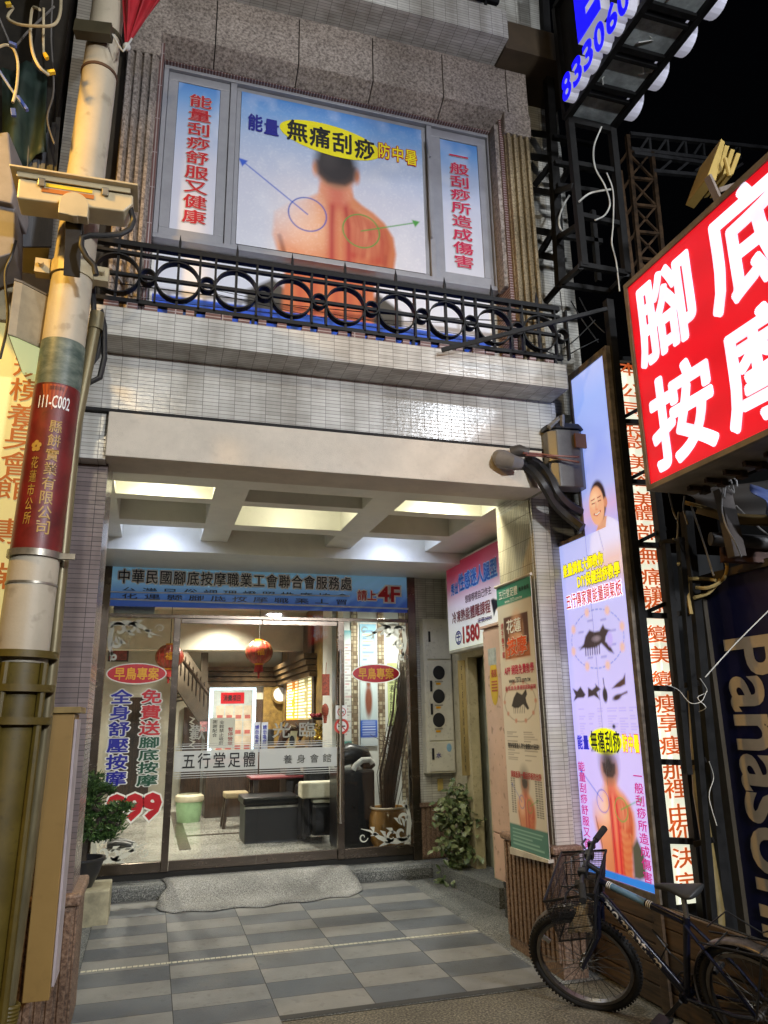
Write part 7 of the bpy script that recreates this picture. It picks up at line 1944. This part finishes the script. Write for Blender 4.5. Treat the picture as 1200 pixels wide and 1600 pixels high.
mb.tube([FK.w(us + .03, zsp - .35, .014), FK.w(us + .03, zsp - .36, .035), FK.w(us + .03, zsp - .44, .035), FK.w(us + .03, zsp - .45, .014)], .007, 8); mb.build('handle', M('rust_handle', (.12, .05, .03), .7), pk, smooth=True)
mb = MB()
for k in range(7): mb.box(3.0, 5.8, .01 + k * .05, 3.03, 6.5, .052 + k * .05)
tag(mb.build('roller_shutter', M('dark_shutter_slat', (.05, .05, .045), .5), bevel=.006), 'dark slatted shutter foot under the pink cabinet', 'shutter')
sw = MB(); u, v = FMB.px(694, 1227); sw.box(u - .03, 8.32, v - .07, u + .035, 8.335, v + .06); tag(sw.build('door_bell_plate', M('yellow_plate', (.55, .42, .14), .5), bevel=.003), 'small yellowed bell plate below the meter cabinet', 'plate')

# hanging pothos
iv = thing('trailing_plant', 'trailing variegated pothos hanging in front of the passage wall', 'plant', at(715, 1385, y=7.85))
LEAF = M('pothos_leaf', (.10, .135, .045), .4, col2=(.05, .085, .03), scale=26, spots=0); LEAF2 = M('pothos_leaf_pale', (.25, .27, .13), .4, col2=(.12, .16, .06), scale=22)
def leaf(mb, p, d, up, L, Wd, mi):
    d = Vector(d).normalized(); s_ = d.cross(Vector(up)).normalized(); n = s_.cross(d)
    mb.add([p, p + d * L * .35 + s_ * Wd * .5 + n * L * .06, p + d * L * .7 + s_ * Wd * .36 + n * L * .05, p + d * L - n * L * .08, p + d * L * .7 - s_ * Wd * .36 + n * L * .05, p + d * L * .35 - s_ * Wd * .5 + n * L * .06, p + d * L * .5],
           [(0, 1, 6), (1, 2, 6), (2, 3, 6), (3, 4, 6), (4, 5, 6), (5, 0, 6)], mi)
r = random.Random(21); mb = MB(); st_ = MB()
strands = [((712, 1222), (712, 1380)), ((705, 1235), (690, 1300)), ((722, 1232), (735, 1300)), ((700, 1260), (700, 1345)), ((725, 1250), (728, 1375)), ((715, 1225), (716, 1330)), ((694, 1262), (682, 1290)), ((730, 1258), (740, 1275)), ((708, 1250), (706, 1392)), ((718, 1260), (722, 1350)), ((698, 1375), (676, 1385)),
           ((702, 1240), (688, 1270)), ((720, 1240), (738, 1288)), ((690, 1268), (700, 1320)), ((732, 1265), (726, 1330)), ((712, 1270), (692, 1330)), ((716, 1280), (734, 1340)), ((708, 1220), (718, 1260)), ((710, 1300), (722, 1390)), ((704, 1310), (712, 1385))]
for (a, b_) in strands:
    A0, B0 = at(*a, y=7.9 + r.uniform(-.1, .1)), at(*b_, y=7.72 + r.uniform(-.12, .12))
    st_.tube([A0, A0.lerp(B0, .5) + Vector((r.uniform(-.03, .03), -.04, 0)), B0], .004, 5)
    for k in range(30):
        p_ = A0.lerp(B0, r.random()) + Vector((r.gauss(0, .055), r.gauss(0, .055) - .02, r.gauss(0, .03)))
        leaf(mb, p_, (r.gauss(0, .8), r.gauss(-.5, .6), r.uniform(-1.2, .2)), (r.gauss(0, .4), -.6, 1), r.uniform(.055, .105), r.uniform(.04, .07), 1 if r.random() < .45 else 0)
mb.build('leaves', [LEAF, LEAF2], iv); st_.build('stems', M('plant_stem', (.12, .12, .05), .6), iv)

# doormat
rg = thing('doormat', 'grey speckled carpet mat draped over the entrance step', 'mat', (1.1, 7.9, .08))
pl_ = [(285, 1366), (262, 1374), (247, 1381), (256, 1387), (262, 1392), (250, 1402), (242, 1413), (250, 1421), (285, 1426)]
pr_ = [(515, 1350), (532, 1351), (543, 1359), (540, 1366), (544, 1370), (556, 1379), (566, 1387), (560, 1397), (540, 1400)]
N = 26; vs = []
def matz(y): 
    t = min(1, max(0, (y - 7.70) / .48)); t = t * t * (3 - 2 * t)
    return (floor_z(y) + .020) * (1 - t) + .219 * t
ysr = [8.345, 8.30, 8.24, 8.17, 8.10, 8.02, 7.93, 7.84, 7.75, 7.60, 7.48]
xl_ = [.34, .24, .20, .22, .235, .25, .20, .17, .15, .19, .30]; xr_ = [1.98, 2.03, 2.06, 2.05, 2.04, 2.05, 2.08, 2.09, 2.08, 2.02, 1.90]
for y, a, b_ in zip(ysr, xl_, xr_):
    for i in range(N):
        s_ = i / (N - 1); yy = y + (.0 if y > 7.7 else (.03 * math.sin(s_ * 23) + .10 * abs(s_ - .5) * 2 * (1 if s_ > .5 else .35)))
        vs.append((a + (b_ - a) * s_, yy, matz(yy) + .0012 * math.sin(s_ * 40 + y * 20)))
mb = MB(); mb.add(vs, [(j * N + i + N, j * N + i + 1 + N, j * N + i + 1, j * N + i) for j in range(len(ysr) - 1) for i in range(N - 1)])
o = mb.build('carpet', speckle('grey_carpet', (.26, .255, .24), (.07, .068, .064), (.50, .49, .465), rough=.95, scale=120, spec=.08, bump=.5), rg, smooth='all'); k = o.modifiers.new('thickness', 'SOLIDIFY'); k.thickness = .007; k.offset = -1

# bonsai on its block
bc = at(148, 1437, z=floor_z(6.8) + .0); YBp = 7.35
c = at(147, 1410, y=YBp); x0, x1 = at(118, 1415, y=YBp).x, at(170, 1415, y=YBp).x; zt = at(150, 1392, y=YBp).z
bk_ = MB(); bk_.box(-.58, YBp, floor_z(YBp) - .02, x1, YBp + .5, zt); tag(bk_.build('stone_block', M('mossy_cream_block', (.40, .36, .24), .7, var=.3, scale=6), bevel=.012), 'mossy cream block carrying the bonsai pot', 'block')
zt2 = zt + .002; pc = Vector((at(164, 1360, y=YBp + .2).x - .205, YBp + .2, zt2))
pt = thing('bonsai_pot', 'wide shallow black bonsai pot on the cream block', 'pot', pc)
mb = MB(); mb.lathe([(.0, .0), (.11, .0), (.16, .11), (.19, .205), (.205, .218), (.205, .235), (.18, .235), (.17, .195), (.0, .195)], pc, 30); mb.build('pot', M('black_pot', (.022, .022, .025), .35), pt, smooth=True)
bs_ = thing('bonsai_tree', 'small dark green bonsai tree with twisted trunk and cloud clumps', 'bonsai', pc + Vector((0, 0, .2)))
def bp_(x, y, dy=0): return at(x, y, y=YBp + .2 + dy)
mb = MB(); BARK = M('bonsai_bark', (.055, .042, .03), .85, var=.5, scale=20, bump=.6)
base = pc + Vector((0, 0, .19))
mb.tube([base, bp_(128, 1330), bp_(132, 1305), bp_(152, 1290), bp_(160, 1270, .03), bp_(150, 1250), bp_(146, 1228)], [.05, .045, .042, .036, .03, .022, .012], 10)
for a, b_ in (((132, 1305), (175, 1298)), ((152, 1290), (190, 1262)), ((155, 1268), (138, 1266)), ((150, 1250), (168, 1238)), ((128, 1325), (130, 1295)), ((160, 1285), (185, 1290))): mb.tube([bp_(*a), bp_((a[0] + b_[0]) / 2, (a[1] + b_[1]) / 2 - 4, -.05), bp_(*b_, -.03)], [.022, .016, .008], 7)
mb.build('trunk', BARK, bs_, smooth=True)
r = random.Random(31); mb = MB()
clumps = [(145, 1222, .10, .09), (140, 1250, .12, .08), (165, 1235, .08, .05), (132, 1275, .12, .06), (190, 1262, .11, .055), (165, 1268, .08, .05), (150, 1300, .17, .07), (172, 1295, .13, .06), (132, 1305, .13, .08), (180, 1280, .09, .04), (130, 1290, .1, .06), (160, 1308, .12, .05)]
for (x, y, rx, rz) in clumps:
    for k in range(150):
        u = Vector((r.gauss(0, .5), r.gauss(0, .5), r.gauss(0, .45)))
        if u.length > 1.05: u = u.normalized() * r.uniform(.6, 1.05)
        p_ = bp_(x, y, r.uniform(-.02, .02)) + Vector((u.x * rx, u.y * rx * .9, u.z * rz))
        dirn = Vector((u.x + r.gauss(0, .4), u.y + r.gauss(0, .4), abs(u.z) + .35 + r.gauss(0, .3))).normalized()
        for q in range(3):
            d2 = (dirn + Vector((r.gauss(0, .45), r.gauss(0, .45), r.gauss(0, .3)))).normalized(); s_ = d2.orthogonal().normalized() * .0055; L_ = r.uniform(.03, .055)
            mb.add([p_ - s_, p_ + s_, p_ + d2 * L_ * .7 + s_ * .8, p_ + d2 * L_, p_ + d2 * L_ * .7 - s_ * .8], [(0, 1, 2, 3, 4)], 0 if r.random() < .6 else 1)
mb.build('foliage', [M('bonsai_green', (.030, .075, .018), .5, var=.4, scale=12), M('bonsai_green_light', (.07, .135, .03), .5, var=.3, scale=12)], bs_)
# ------------------------------------------------------------------ bicycle leaning on the wooden base
bk = thing('bicycle', 'dark blue mountain bicycle with a front basket leaning on the plank base', 'bicycle', (2.55, 4.2, 0))
RB = .325
Fh = at(918, 1516, y=4.46); Fh = Vector((2.60, 4.47, .0))
# bicycle frame of reference: rear hub, front hub; leaning to the east
GF = at(925, 1582, z=0.0); GF.z = 0; GF.x += .09
GR = GF + Vector((.30, -1.02, 0)).normalized() * 1.09
ax = (GF - GR).normalized()                      # forwards
lean = rad(-20)
side = ax.cross(Vector((0, 0, 1))).normalized()  # to the right of the rider, east
upv = (Vector((0, 0, 1)) * math.cos(lean) + side * math.sin(lean)).normalized()
sd = ax.cross(upv).normalized()
def bp3(f, h, s=0.0): return GR + ax * f + upv * h + sd * s      # forwards from the rear hub, height, sideways
TYRE = M('black_tyre', (.014, .013, .012), .85, var=.4, scale=40, bump=.5, bscale=90); RIM = M('worn_alloy', (.20, .19, .18), .35, .8, var=.3); SPK = M('dull_spoke', (.13, .125, .12), .4, .7)
NAVY = M('navy_frame_paint', (.010, .012, .030), .22, .2, var=.2); BLKM = M('black_parts', (.014, .014, .015), .4, .2); CHR = M('bright_parts', (.5, .48, .45), .25, .9); SKYB = M('pale_blue_decal', (.10, .20, .30), .3)
def wheel(c, nrm, fwd, front):
    nrm = Vector(nrm).normalized(); mb = MB(); R = RB - .025
    mb.ring(c, nrm, R + .003, .0215, 56, 12)
    q = Vector((0, 0, 1)).rotation_difference(nrm)
    for i in range(84):
        a = 2 * math.pi * i / 84; e = q @ Vector((math.cos(a), math.sin(a), 0)); p_ = c + e * (R + .0225); t = nrm.cross(e)
        for s_ in (-.011, .011): mb.bar(p_ + nrm * s_ - e * .004, p_ + nrm * s_ + e * .006, .011, .009, up=nrm)
    w_ = mb.build('wheel', TYRE, bk, smooth=True)
    mb = MB(); mb.hoop(c, nrm, R - .030, .018, .028, 56); mb.build('rim', RIM, w_, smooth=True)
    mb = MB()
    for i in range(32):
        a = 2 * math.pi * i / 32; b_ = a + (.35 if i % 4 < 2 else -.35); s_ = .028 if i % 2 else -.028
        mb.tube([c + nrm * s_ + (q @ Vector((math.cos(b_), math.sin(b_), 0))) * .022, c + (q @ Vector((math.cos(a), math.sin(a), 0))) * (R - .035)], .0016, 4)
    mb.build('spokes', SPK, w_)
    mb = MB(); mb.cyl(c - nrm * .05, c + nrm * .05, .016, n=14); mb.cyl(c - nrm * .034, c - nrm * .026, .026, n=14); mb.cyl(c + nrm * .026, c + nrm * .034, .026, n=14); mb.cyl(c - nrm * .07, c + nrm * .07, .007, n=10); mb.build('hub', RIM, w_, smooth=True)
    return w_
hubR = bp3(0, RB)
steer = rad(-26)
hubF = bp3(1.09, RB)
# steering axis
hA, hB = bp3(.80, .83), bp3(.835, .73)
stv = (hA - hB).normalized()
rot = Matrix.Rotation(-steer, 3, stv)
def st(p): return hB + rot @ (p - hB)
fc_ = st(hubF); fn = rot @ sd
wf = wheel(fc_, fn, rot @ ax, True)
wheel(hubR, sd, ax, False)
mb = MB(); e1 = (fc_ + (rot @ ax) * .0); 
dr_ = (rot @ ax); uu = fn.cross(dr_).normalized()
p1 = fc_ + dr_ * .17 + upv * .13; p2 = fc_ + dr_ * .23 + upv * .20
mb.bar(p1 - fn * .012, p2 - fn * .012, .03, .012, up=fn); mb.build('wheel_reflector', M('reflector_white', (.7, .7, .68), .2), wf, bevel=.004)
BB = bp3(.43, .285); seatT = bp3(.27, .76); seatC = bp3(.30, .66)
mb = MB(); mb.tube([hA, hB], .022, 14); mb.tube([bp3(.805, .83), bp3(.29, .70)], .0185, 14); mb.tube([bp3(.83, .755), BB], .023, 14); mb.tube([BB, bp3(.265, .73)], .0175, 14)
for s_ in (-1, 1):
    mb.tube([hubR + sd * s_ * .06, bp3(.12, .30, s_ * .055), BB + sd * s_ * .03], .010, 8); mb.tube([hubR + sd * s_ * .06, bp3(.10, .48, s_ * .05), bp3(.28, .69, s_ * .018)], .009, 8)
mb.cyl(BB - sd * .04, BB + sd * .04, .026, n=14); mb.build('frame', NAVY, bk, smooth=True)
a, b_ = bp3(.805, .83), bp3(.29, .70)
mb = MB(); mb.tube([a.lerp(b_, .18), a.lerp(b_, .58)], .0192, 14); fo = mb.build('tube_decal', SKYB, bk, smooth=True)
mb = MB()
for t in (.13, .15, .17, .60, .62, .64): mb.tube([a.lerp(b_, t), a.lerp(b_, t + .009)], .0195, 14)
mb.build('tube_stripes', WHITE, bk, smooth=True)
# name on the down tube
d0, d1 = bp3(.83, .755), BB
dirv = (d1 - d0).normalized(); fv = Vector((-1, -.25, .15)); outw = (fv - dirv * fv.dot(dirv)).normalized()
Ft = Frame(d0, dirv, outw.cross(dirv) ); 
if Ft.N.dot(outw) < 0: Ft = Frame(d0, dirv, dirv.cross(outw))
Ld = (d1 - d0).length
vs, fs = glyph('momentum', .012, 3); vs = vs[:, :2]; lo, hi = vs.min(0), vs.max(0); q = (vs - lo) / (hi - lo)
mb = MB(); pts = []
for x, y in q:
    u = .05 + x * (Ld * .66); tt = (y - .5) * 1.9
    pts.append(d0 + dirv * u + Ft.N * math.cos(tt) * .0242 + Ft.V * math.sin(tt) * .0242)
mb.add(pts, fs); mb.build('lettering', M('silver_letters', (.55, .50, .42), .35), bk)
# fork, stem, bars
mb = MB(); cr = st(bp3(.845, .705))
for s_ in (-1, 1): mb.tube([cr + fn * s_ * .052 , cr + fn * s_ * .056 - stv * .18, fc_ + fn * s_ * .055], [.016, .016, .011], 10)
mb.bar(cr - fn * .065, cr + fn * .065, .035, .03); mb.build('fork', NAVY, bk, smooth=True)
stT = hA + stv * .06; fw2 = rot @ ax
mb = MB(); mb.tube([hA, stT, stT + fw2 * .06 + stv * .05], .016, 10); hc = stT + fw2 * .07 + stv * .035; mb.cyl(hc - fn * .03, hc + fn * .03, .02, n=12)
mb.tube([hc - fn * .31 - fw2 * .05 + stv * .02, hc - fn * .16 - fw2 * .01 + stv * .03, hc - fn * .05, hc + fn * .05, hc + fn * .16 - fw2 * .01 + stv * .03, hc + fn * .31 - fw2 * .05 + stv * .02], .0125, 10); mb.build('handlebar', BLKM, bk, smooth=True)
for s_ in (-1, 1):
    mb = MB(); mb.tube([hc + fn * s_ * .20 - fw2 * .02 + stv * .027, hc + fn * s_ * .32 - fw2 * .053 + stv * .02], [.018, .020], 10); mb.build('grip', TYRE, bk, smooth=True)
    mb = MB(); mb.bar(hc + fn * s_ * .16 + stv * .02, hc + fn * s_ * .19 + stv * .01, .04, .035); mb.tube([hc + fn * s_ * .17 + fw2 * .04, hc + fn * s_ * .22 + fw2 * .07, hc + fn * s_ * .28 + fw2 * .06 - stv * .01], .006, 6); mb.build('brake_lever', BLKM, bk, smooth=True)
mb = MB(); mb.bar(hc + fn * .08, hc + fn * .13, .05, .04); mb.bar(hc - fn * .10 + stv * .02, hc - fn * .06 + stv * .02, .05, .04); mb.build('lamp_mount', BLKM, bk, bevel=.006)
mb = MB()
for s_ in (-1, 1): mb.tube([hc + fn * s_ * .17, hc + fn * s_ * .13 + fw2 * .12 - stv * .02, hc + fn * s_ * .02 + fw2 * .10 - stv * .12, cr + fw2 * .03], .0035, 6)
mb.tube([hc + fn * .1, hc + fw2 * .14 + stv * .03, hc - fn * .05 + fw2 * .1 - stv * .1, bp3(.7, .75, -.03)], .0035, 6); mb.build('brake_cable', BLKC, bk, smooth=True)
# front mudguard piece
mb = MB(); n = 12; vs = []
for i in range(n + 1):
    an = rad(62 + i * 7); c = fc_ + (dr_ * -math.cos(an) + upv * math.sin(an)) * (RB + .018)
    for s_ in (-.03, -.012, .012, .03): vs.append(c + fn * s_ - (c - fc_).normalized() * abs(s_) * .35)
mb.add(vs, [(i * 4 + k, i * 4 + k + 1, i * 4 + 4 + k + 1, i * 4 + 4 + k) for i in range(n) for k in range(3)])
MG = M('scratched_alloy', (.22, .19, .17), .4, .7, var=.4, scale=14)
o = mb.build('mudguard', MG, bk, smooth='all'); k = o.modifiers.new('t', 'SOLIDIFY'); k.thickness = .002
mb = MB(); n = 26; vs = []
for i in range(n + 1):
    an = rad(-12 + i * 6.6); c = hubR + (ax * math.cos(an) + upv * math.sin(an)) * (RB + .022)
    for s_ in (-.034, -.014, .014, .034): vs.append(c + sd * s_ - (c - hubR).normalized() * abs(s_) * .4)
mb.add(vs, [(i * 4 + k, i * 4 + k + 1, i * 4 + 4 + k + 1, i * 4 + 4 + k) for i in range(n) for k in range(3)])
o = mb.build('mudguard', MG, bk, smooth='all'); k = o.modifiers.new('t', 'SOLIDIFY'); k.thickness = .002
# saddle
sp = bp3(.255, .80); mb = MB(); mb.tube([bp3(.265, .73), bp3(.245, .83)], .0135, 10); mb.build('seat_post', CHR, bk, smooth=True)
mb = MB(); sec = [(.40, .012, .020, .865), (.34, .020, .028, .873), (.27, .036, .032, .873), (.21, .066, .034, .872), (.165, .080, .034, .878), (.135, .062, .026, .884)]
rings = []
for f, wd, th, h in sec:
    c = bp3(f, h); rings.append([c + sd * wd * math.cos(a) + upv * (th * math.sin(a) if math.sin(a) > 0 else th * 1.3 * math.sin(a)) * .6 for a in [2 * math.pi * i / 14 for i in range(14)]])
vs = [v for g_ in rings for v in g_]; fs = [(i * 14 + k, i * 14 + (k + 1) % 14, (i + 1) * 14 + (k + 1) % 14, (i + 1) * 14 + k) for i in range(len(sec) - 1) for k in range(14)]
fs += [tuple(range(14)), tuple((len(sec) - 1) * 14 + k for k in range(14))]
mb.add(vs, fs); o = mb.build('saddle', M('black_saddle', (.03, .031, .032), .5, var=.2), bk, smooth='all'); o.modifiers.new('s', 'SUBSURF').levels = 1
# rack, crank
mb = MB()
for s_ in (-1, 1): mb.tube([bp3(.20, .64, s_ * .05), bp3(-.18, .66, s_ * .06), bp3(-.30, .66, s_ * .05)], .005, 6); mb.tube([hubR + sd * s_ * .065, bp3(-.14, .66, s_ * .06)], .005, 6)
for k in range(4): mb.tube([bp3(.1 - k * .11, .655, -.058), bp3(.1 - k * .11, .655, .058)], .004, 6)
mb.build('rear_rack', BLKM, bk)
mb = MB(); mb.ring(BB + sd * .05, sd, .085, .006, 36, 6); mb.ring(BB + sd * .045, sd, .05, .006, 24, 6)
for k in range(5): a_ = k * 1.256; q2 = Vector((0, 0, 1)).rotation_difference(sd); mb.tube([BB + sd * .05, BB + sd * .05 + (q2 @ Vector((math.cos(a_), math.sin(a_), 0))) * .085], .006, 6)
ck = mb.build('chainring', BLKM, bk, smooth=True)
mb = MB(); mb.bar(BB - sd * .06, BB - sd * .075 + ax * .12 - upv * .11, .022, .014, up=sd); mb.bar(BB + sd * .065, BB + sd * .075 - ax * .12 + upv * .11, .022, .014, up=sd); mb.build('crank', BLKM, bk, bevel=.003)
for s_, f in ((-1, 1), (1, -1)): mb = MB(); c = BB + sd * s_ * .12 + (ax * .12 - upv * .11) * f; mb.bar(c - ax * .045, c + ax * .045, .09, .022, up=upv); mb.build('pedal', BLKM, bk, bevel=.005)
mb = MB(); mb.tube([BB + sd * .05 + upv * .085, hubR + sd * .045 + upv * .035, hubR + sd * .045 - ax * .03, hubR + sd * .045 - upv * .035, BB + sd * .05 - upv * .085], .004, 6); mb.cyl(hubR + sd * .035, hubR + sd * .055, .038, n=18); mb.build('chain', BLKM, bk)
mb = MB(); mb.tube([bp3(.56, .42, .02), bp3(.50, .50, .05), bp3(.58, .56, .06), bp3(.52, .44, .07), bp3(.44, .40, .06)], .005, 6); mb.tube([bp3(.16, .70, 0), bp3(.05, .78, .04), bp3(-.1, .70, .05), bp3(-.25, .78, .02), bp3(-.4, .72, 0)], .004, 6); mb.build('lock_cable', BLKC, bk, smooth=True)

# wire basket with a cloth in it
bc_ = hA + fw2 * -.01 + fn * .02 - stv * .13
def bq(f, h, s): return bc_ + fw2 * f + stv * h + fn * s
mb = MB(); T0 = [(.0, .19), (.29, .22), (.29, -.22), (.0, -.19)]; B0 = [(.02, .15), (.23, .165), (.23, -.165), (.02, -.15)]; hT, hBm = .17, -.14
def lerp2(a, b_, t): return (a[0] + (b_[0] - a[0]) * t, a[1] + (b_[1] - a[1]) * t)
for t, rr_ in ((1, .008), (0, .006), (.55, .003), (.28, .003), (.8, .003)):
    P_ = [bq(lerp2(B0[i], T0[i], t)[0], hBm + (hT - hBm) * t, lerp2(B0[i], T0[i], t)[1]) for i in range(4)]; mb.tube(P_, rr_, 6, closed=True)
mb.build('basket', BLKM, bk)
bsk = bpy.data.objects['basket']
mb = MB()
for i in range(4):
    j = (i + 1) % 4; nn = 30
    for k in range(nn + 1):
        t = k / nn; a2, b2 = lerp2(B0[i], B0[j], t), lerp2(T0[i], T0[j], t); mb.tube([bq(a2[0], hBm, a2[1]), bq(b2[0], hT, b2[1])], .0014, 3, caps=False)
    for k in range(26):
        t = k / 26; a2 = lerp2(B0[i], T0[i], t); b2 = lerp2(B0[j], T0[j], t); h = hBm + (hT - hBm) * t; mb.tube([bq(a2[0], h, a2[1]), bq(b2[0], h, b2[1])], .0014, 3, caps=False)
for k in range(14): t = k / 13; a2 = lerp2(B0[0], B0[1], t); b2 = lerp2(B0[3], B0[2], t); mb.tube([bq(a2[0], hBm, a2[1]), bq(b2[0], hBm, b2[1])], .0012, 4)
mb.build('wire_mesh', BLKM, bsk)
cl = thing('cloth_bag', 'crumpled cream cloth bag lying in the bicycle basket', 'bag', bq(.11, hBm + .01, 0))
mb = MB(); n = 12; vs = []; rr_ = random.Random(9)
for j in range(n):
    for i in range(n):
        s_, t = i / (n - 1), j / (n - 1)
        f = .045 + .145 * s_; s2 = -.115 + .23 * t; e = min(s_, 1 - s_, t, 1 - t)
        vs.append(bq(f, hBm + .012 + min(e * 3, 1) * .11 * (1 - .3 * s_) + rr_.uniform(-.012, .012), s2))
mb.add(vs, [(j * n + i, j * n + i + 1, (j + 1) * n + i + 1, (j + 1) * n + i) for j in range(n - 1) for i in range(n - 1)])
o = mb.build('cloth', M('cream_cloth', (.40, .33, .22), .9, var=.2, bump=.3), cl, smooth='all'); o.modifiers.new('s', 'SUBSURF').levels = 1

# ------------------------------------------------------------------ tidy up
bpy.data.objects.remove(_fo)
bpy.data.curves.remove(_fc)
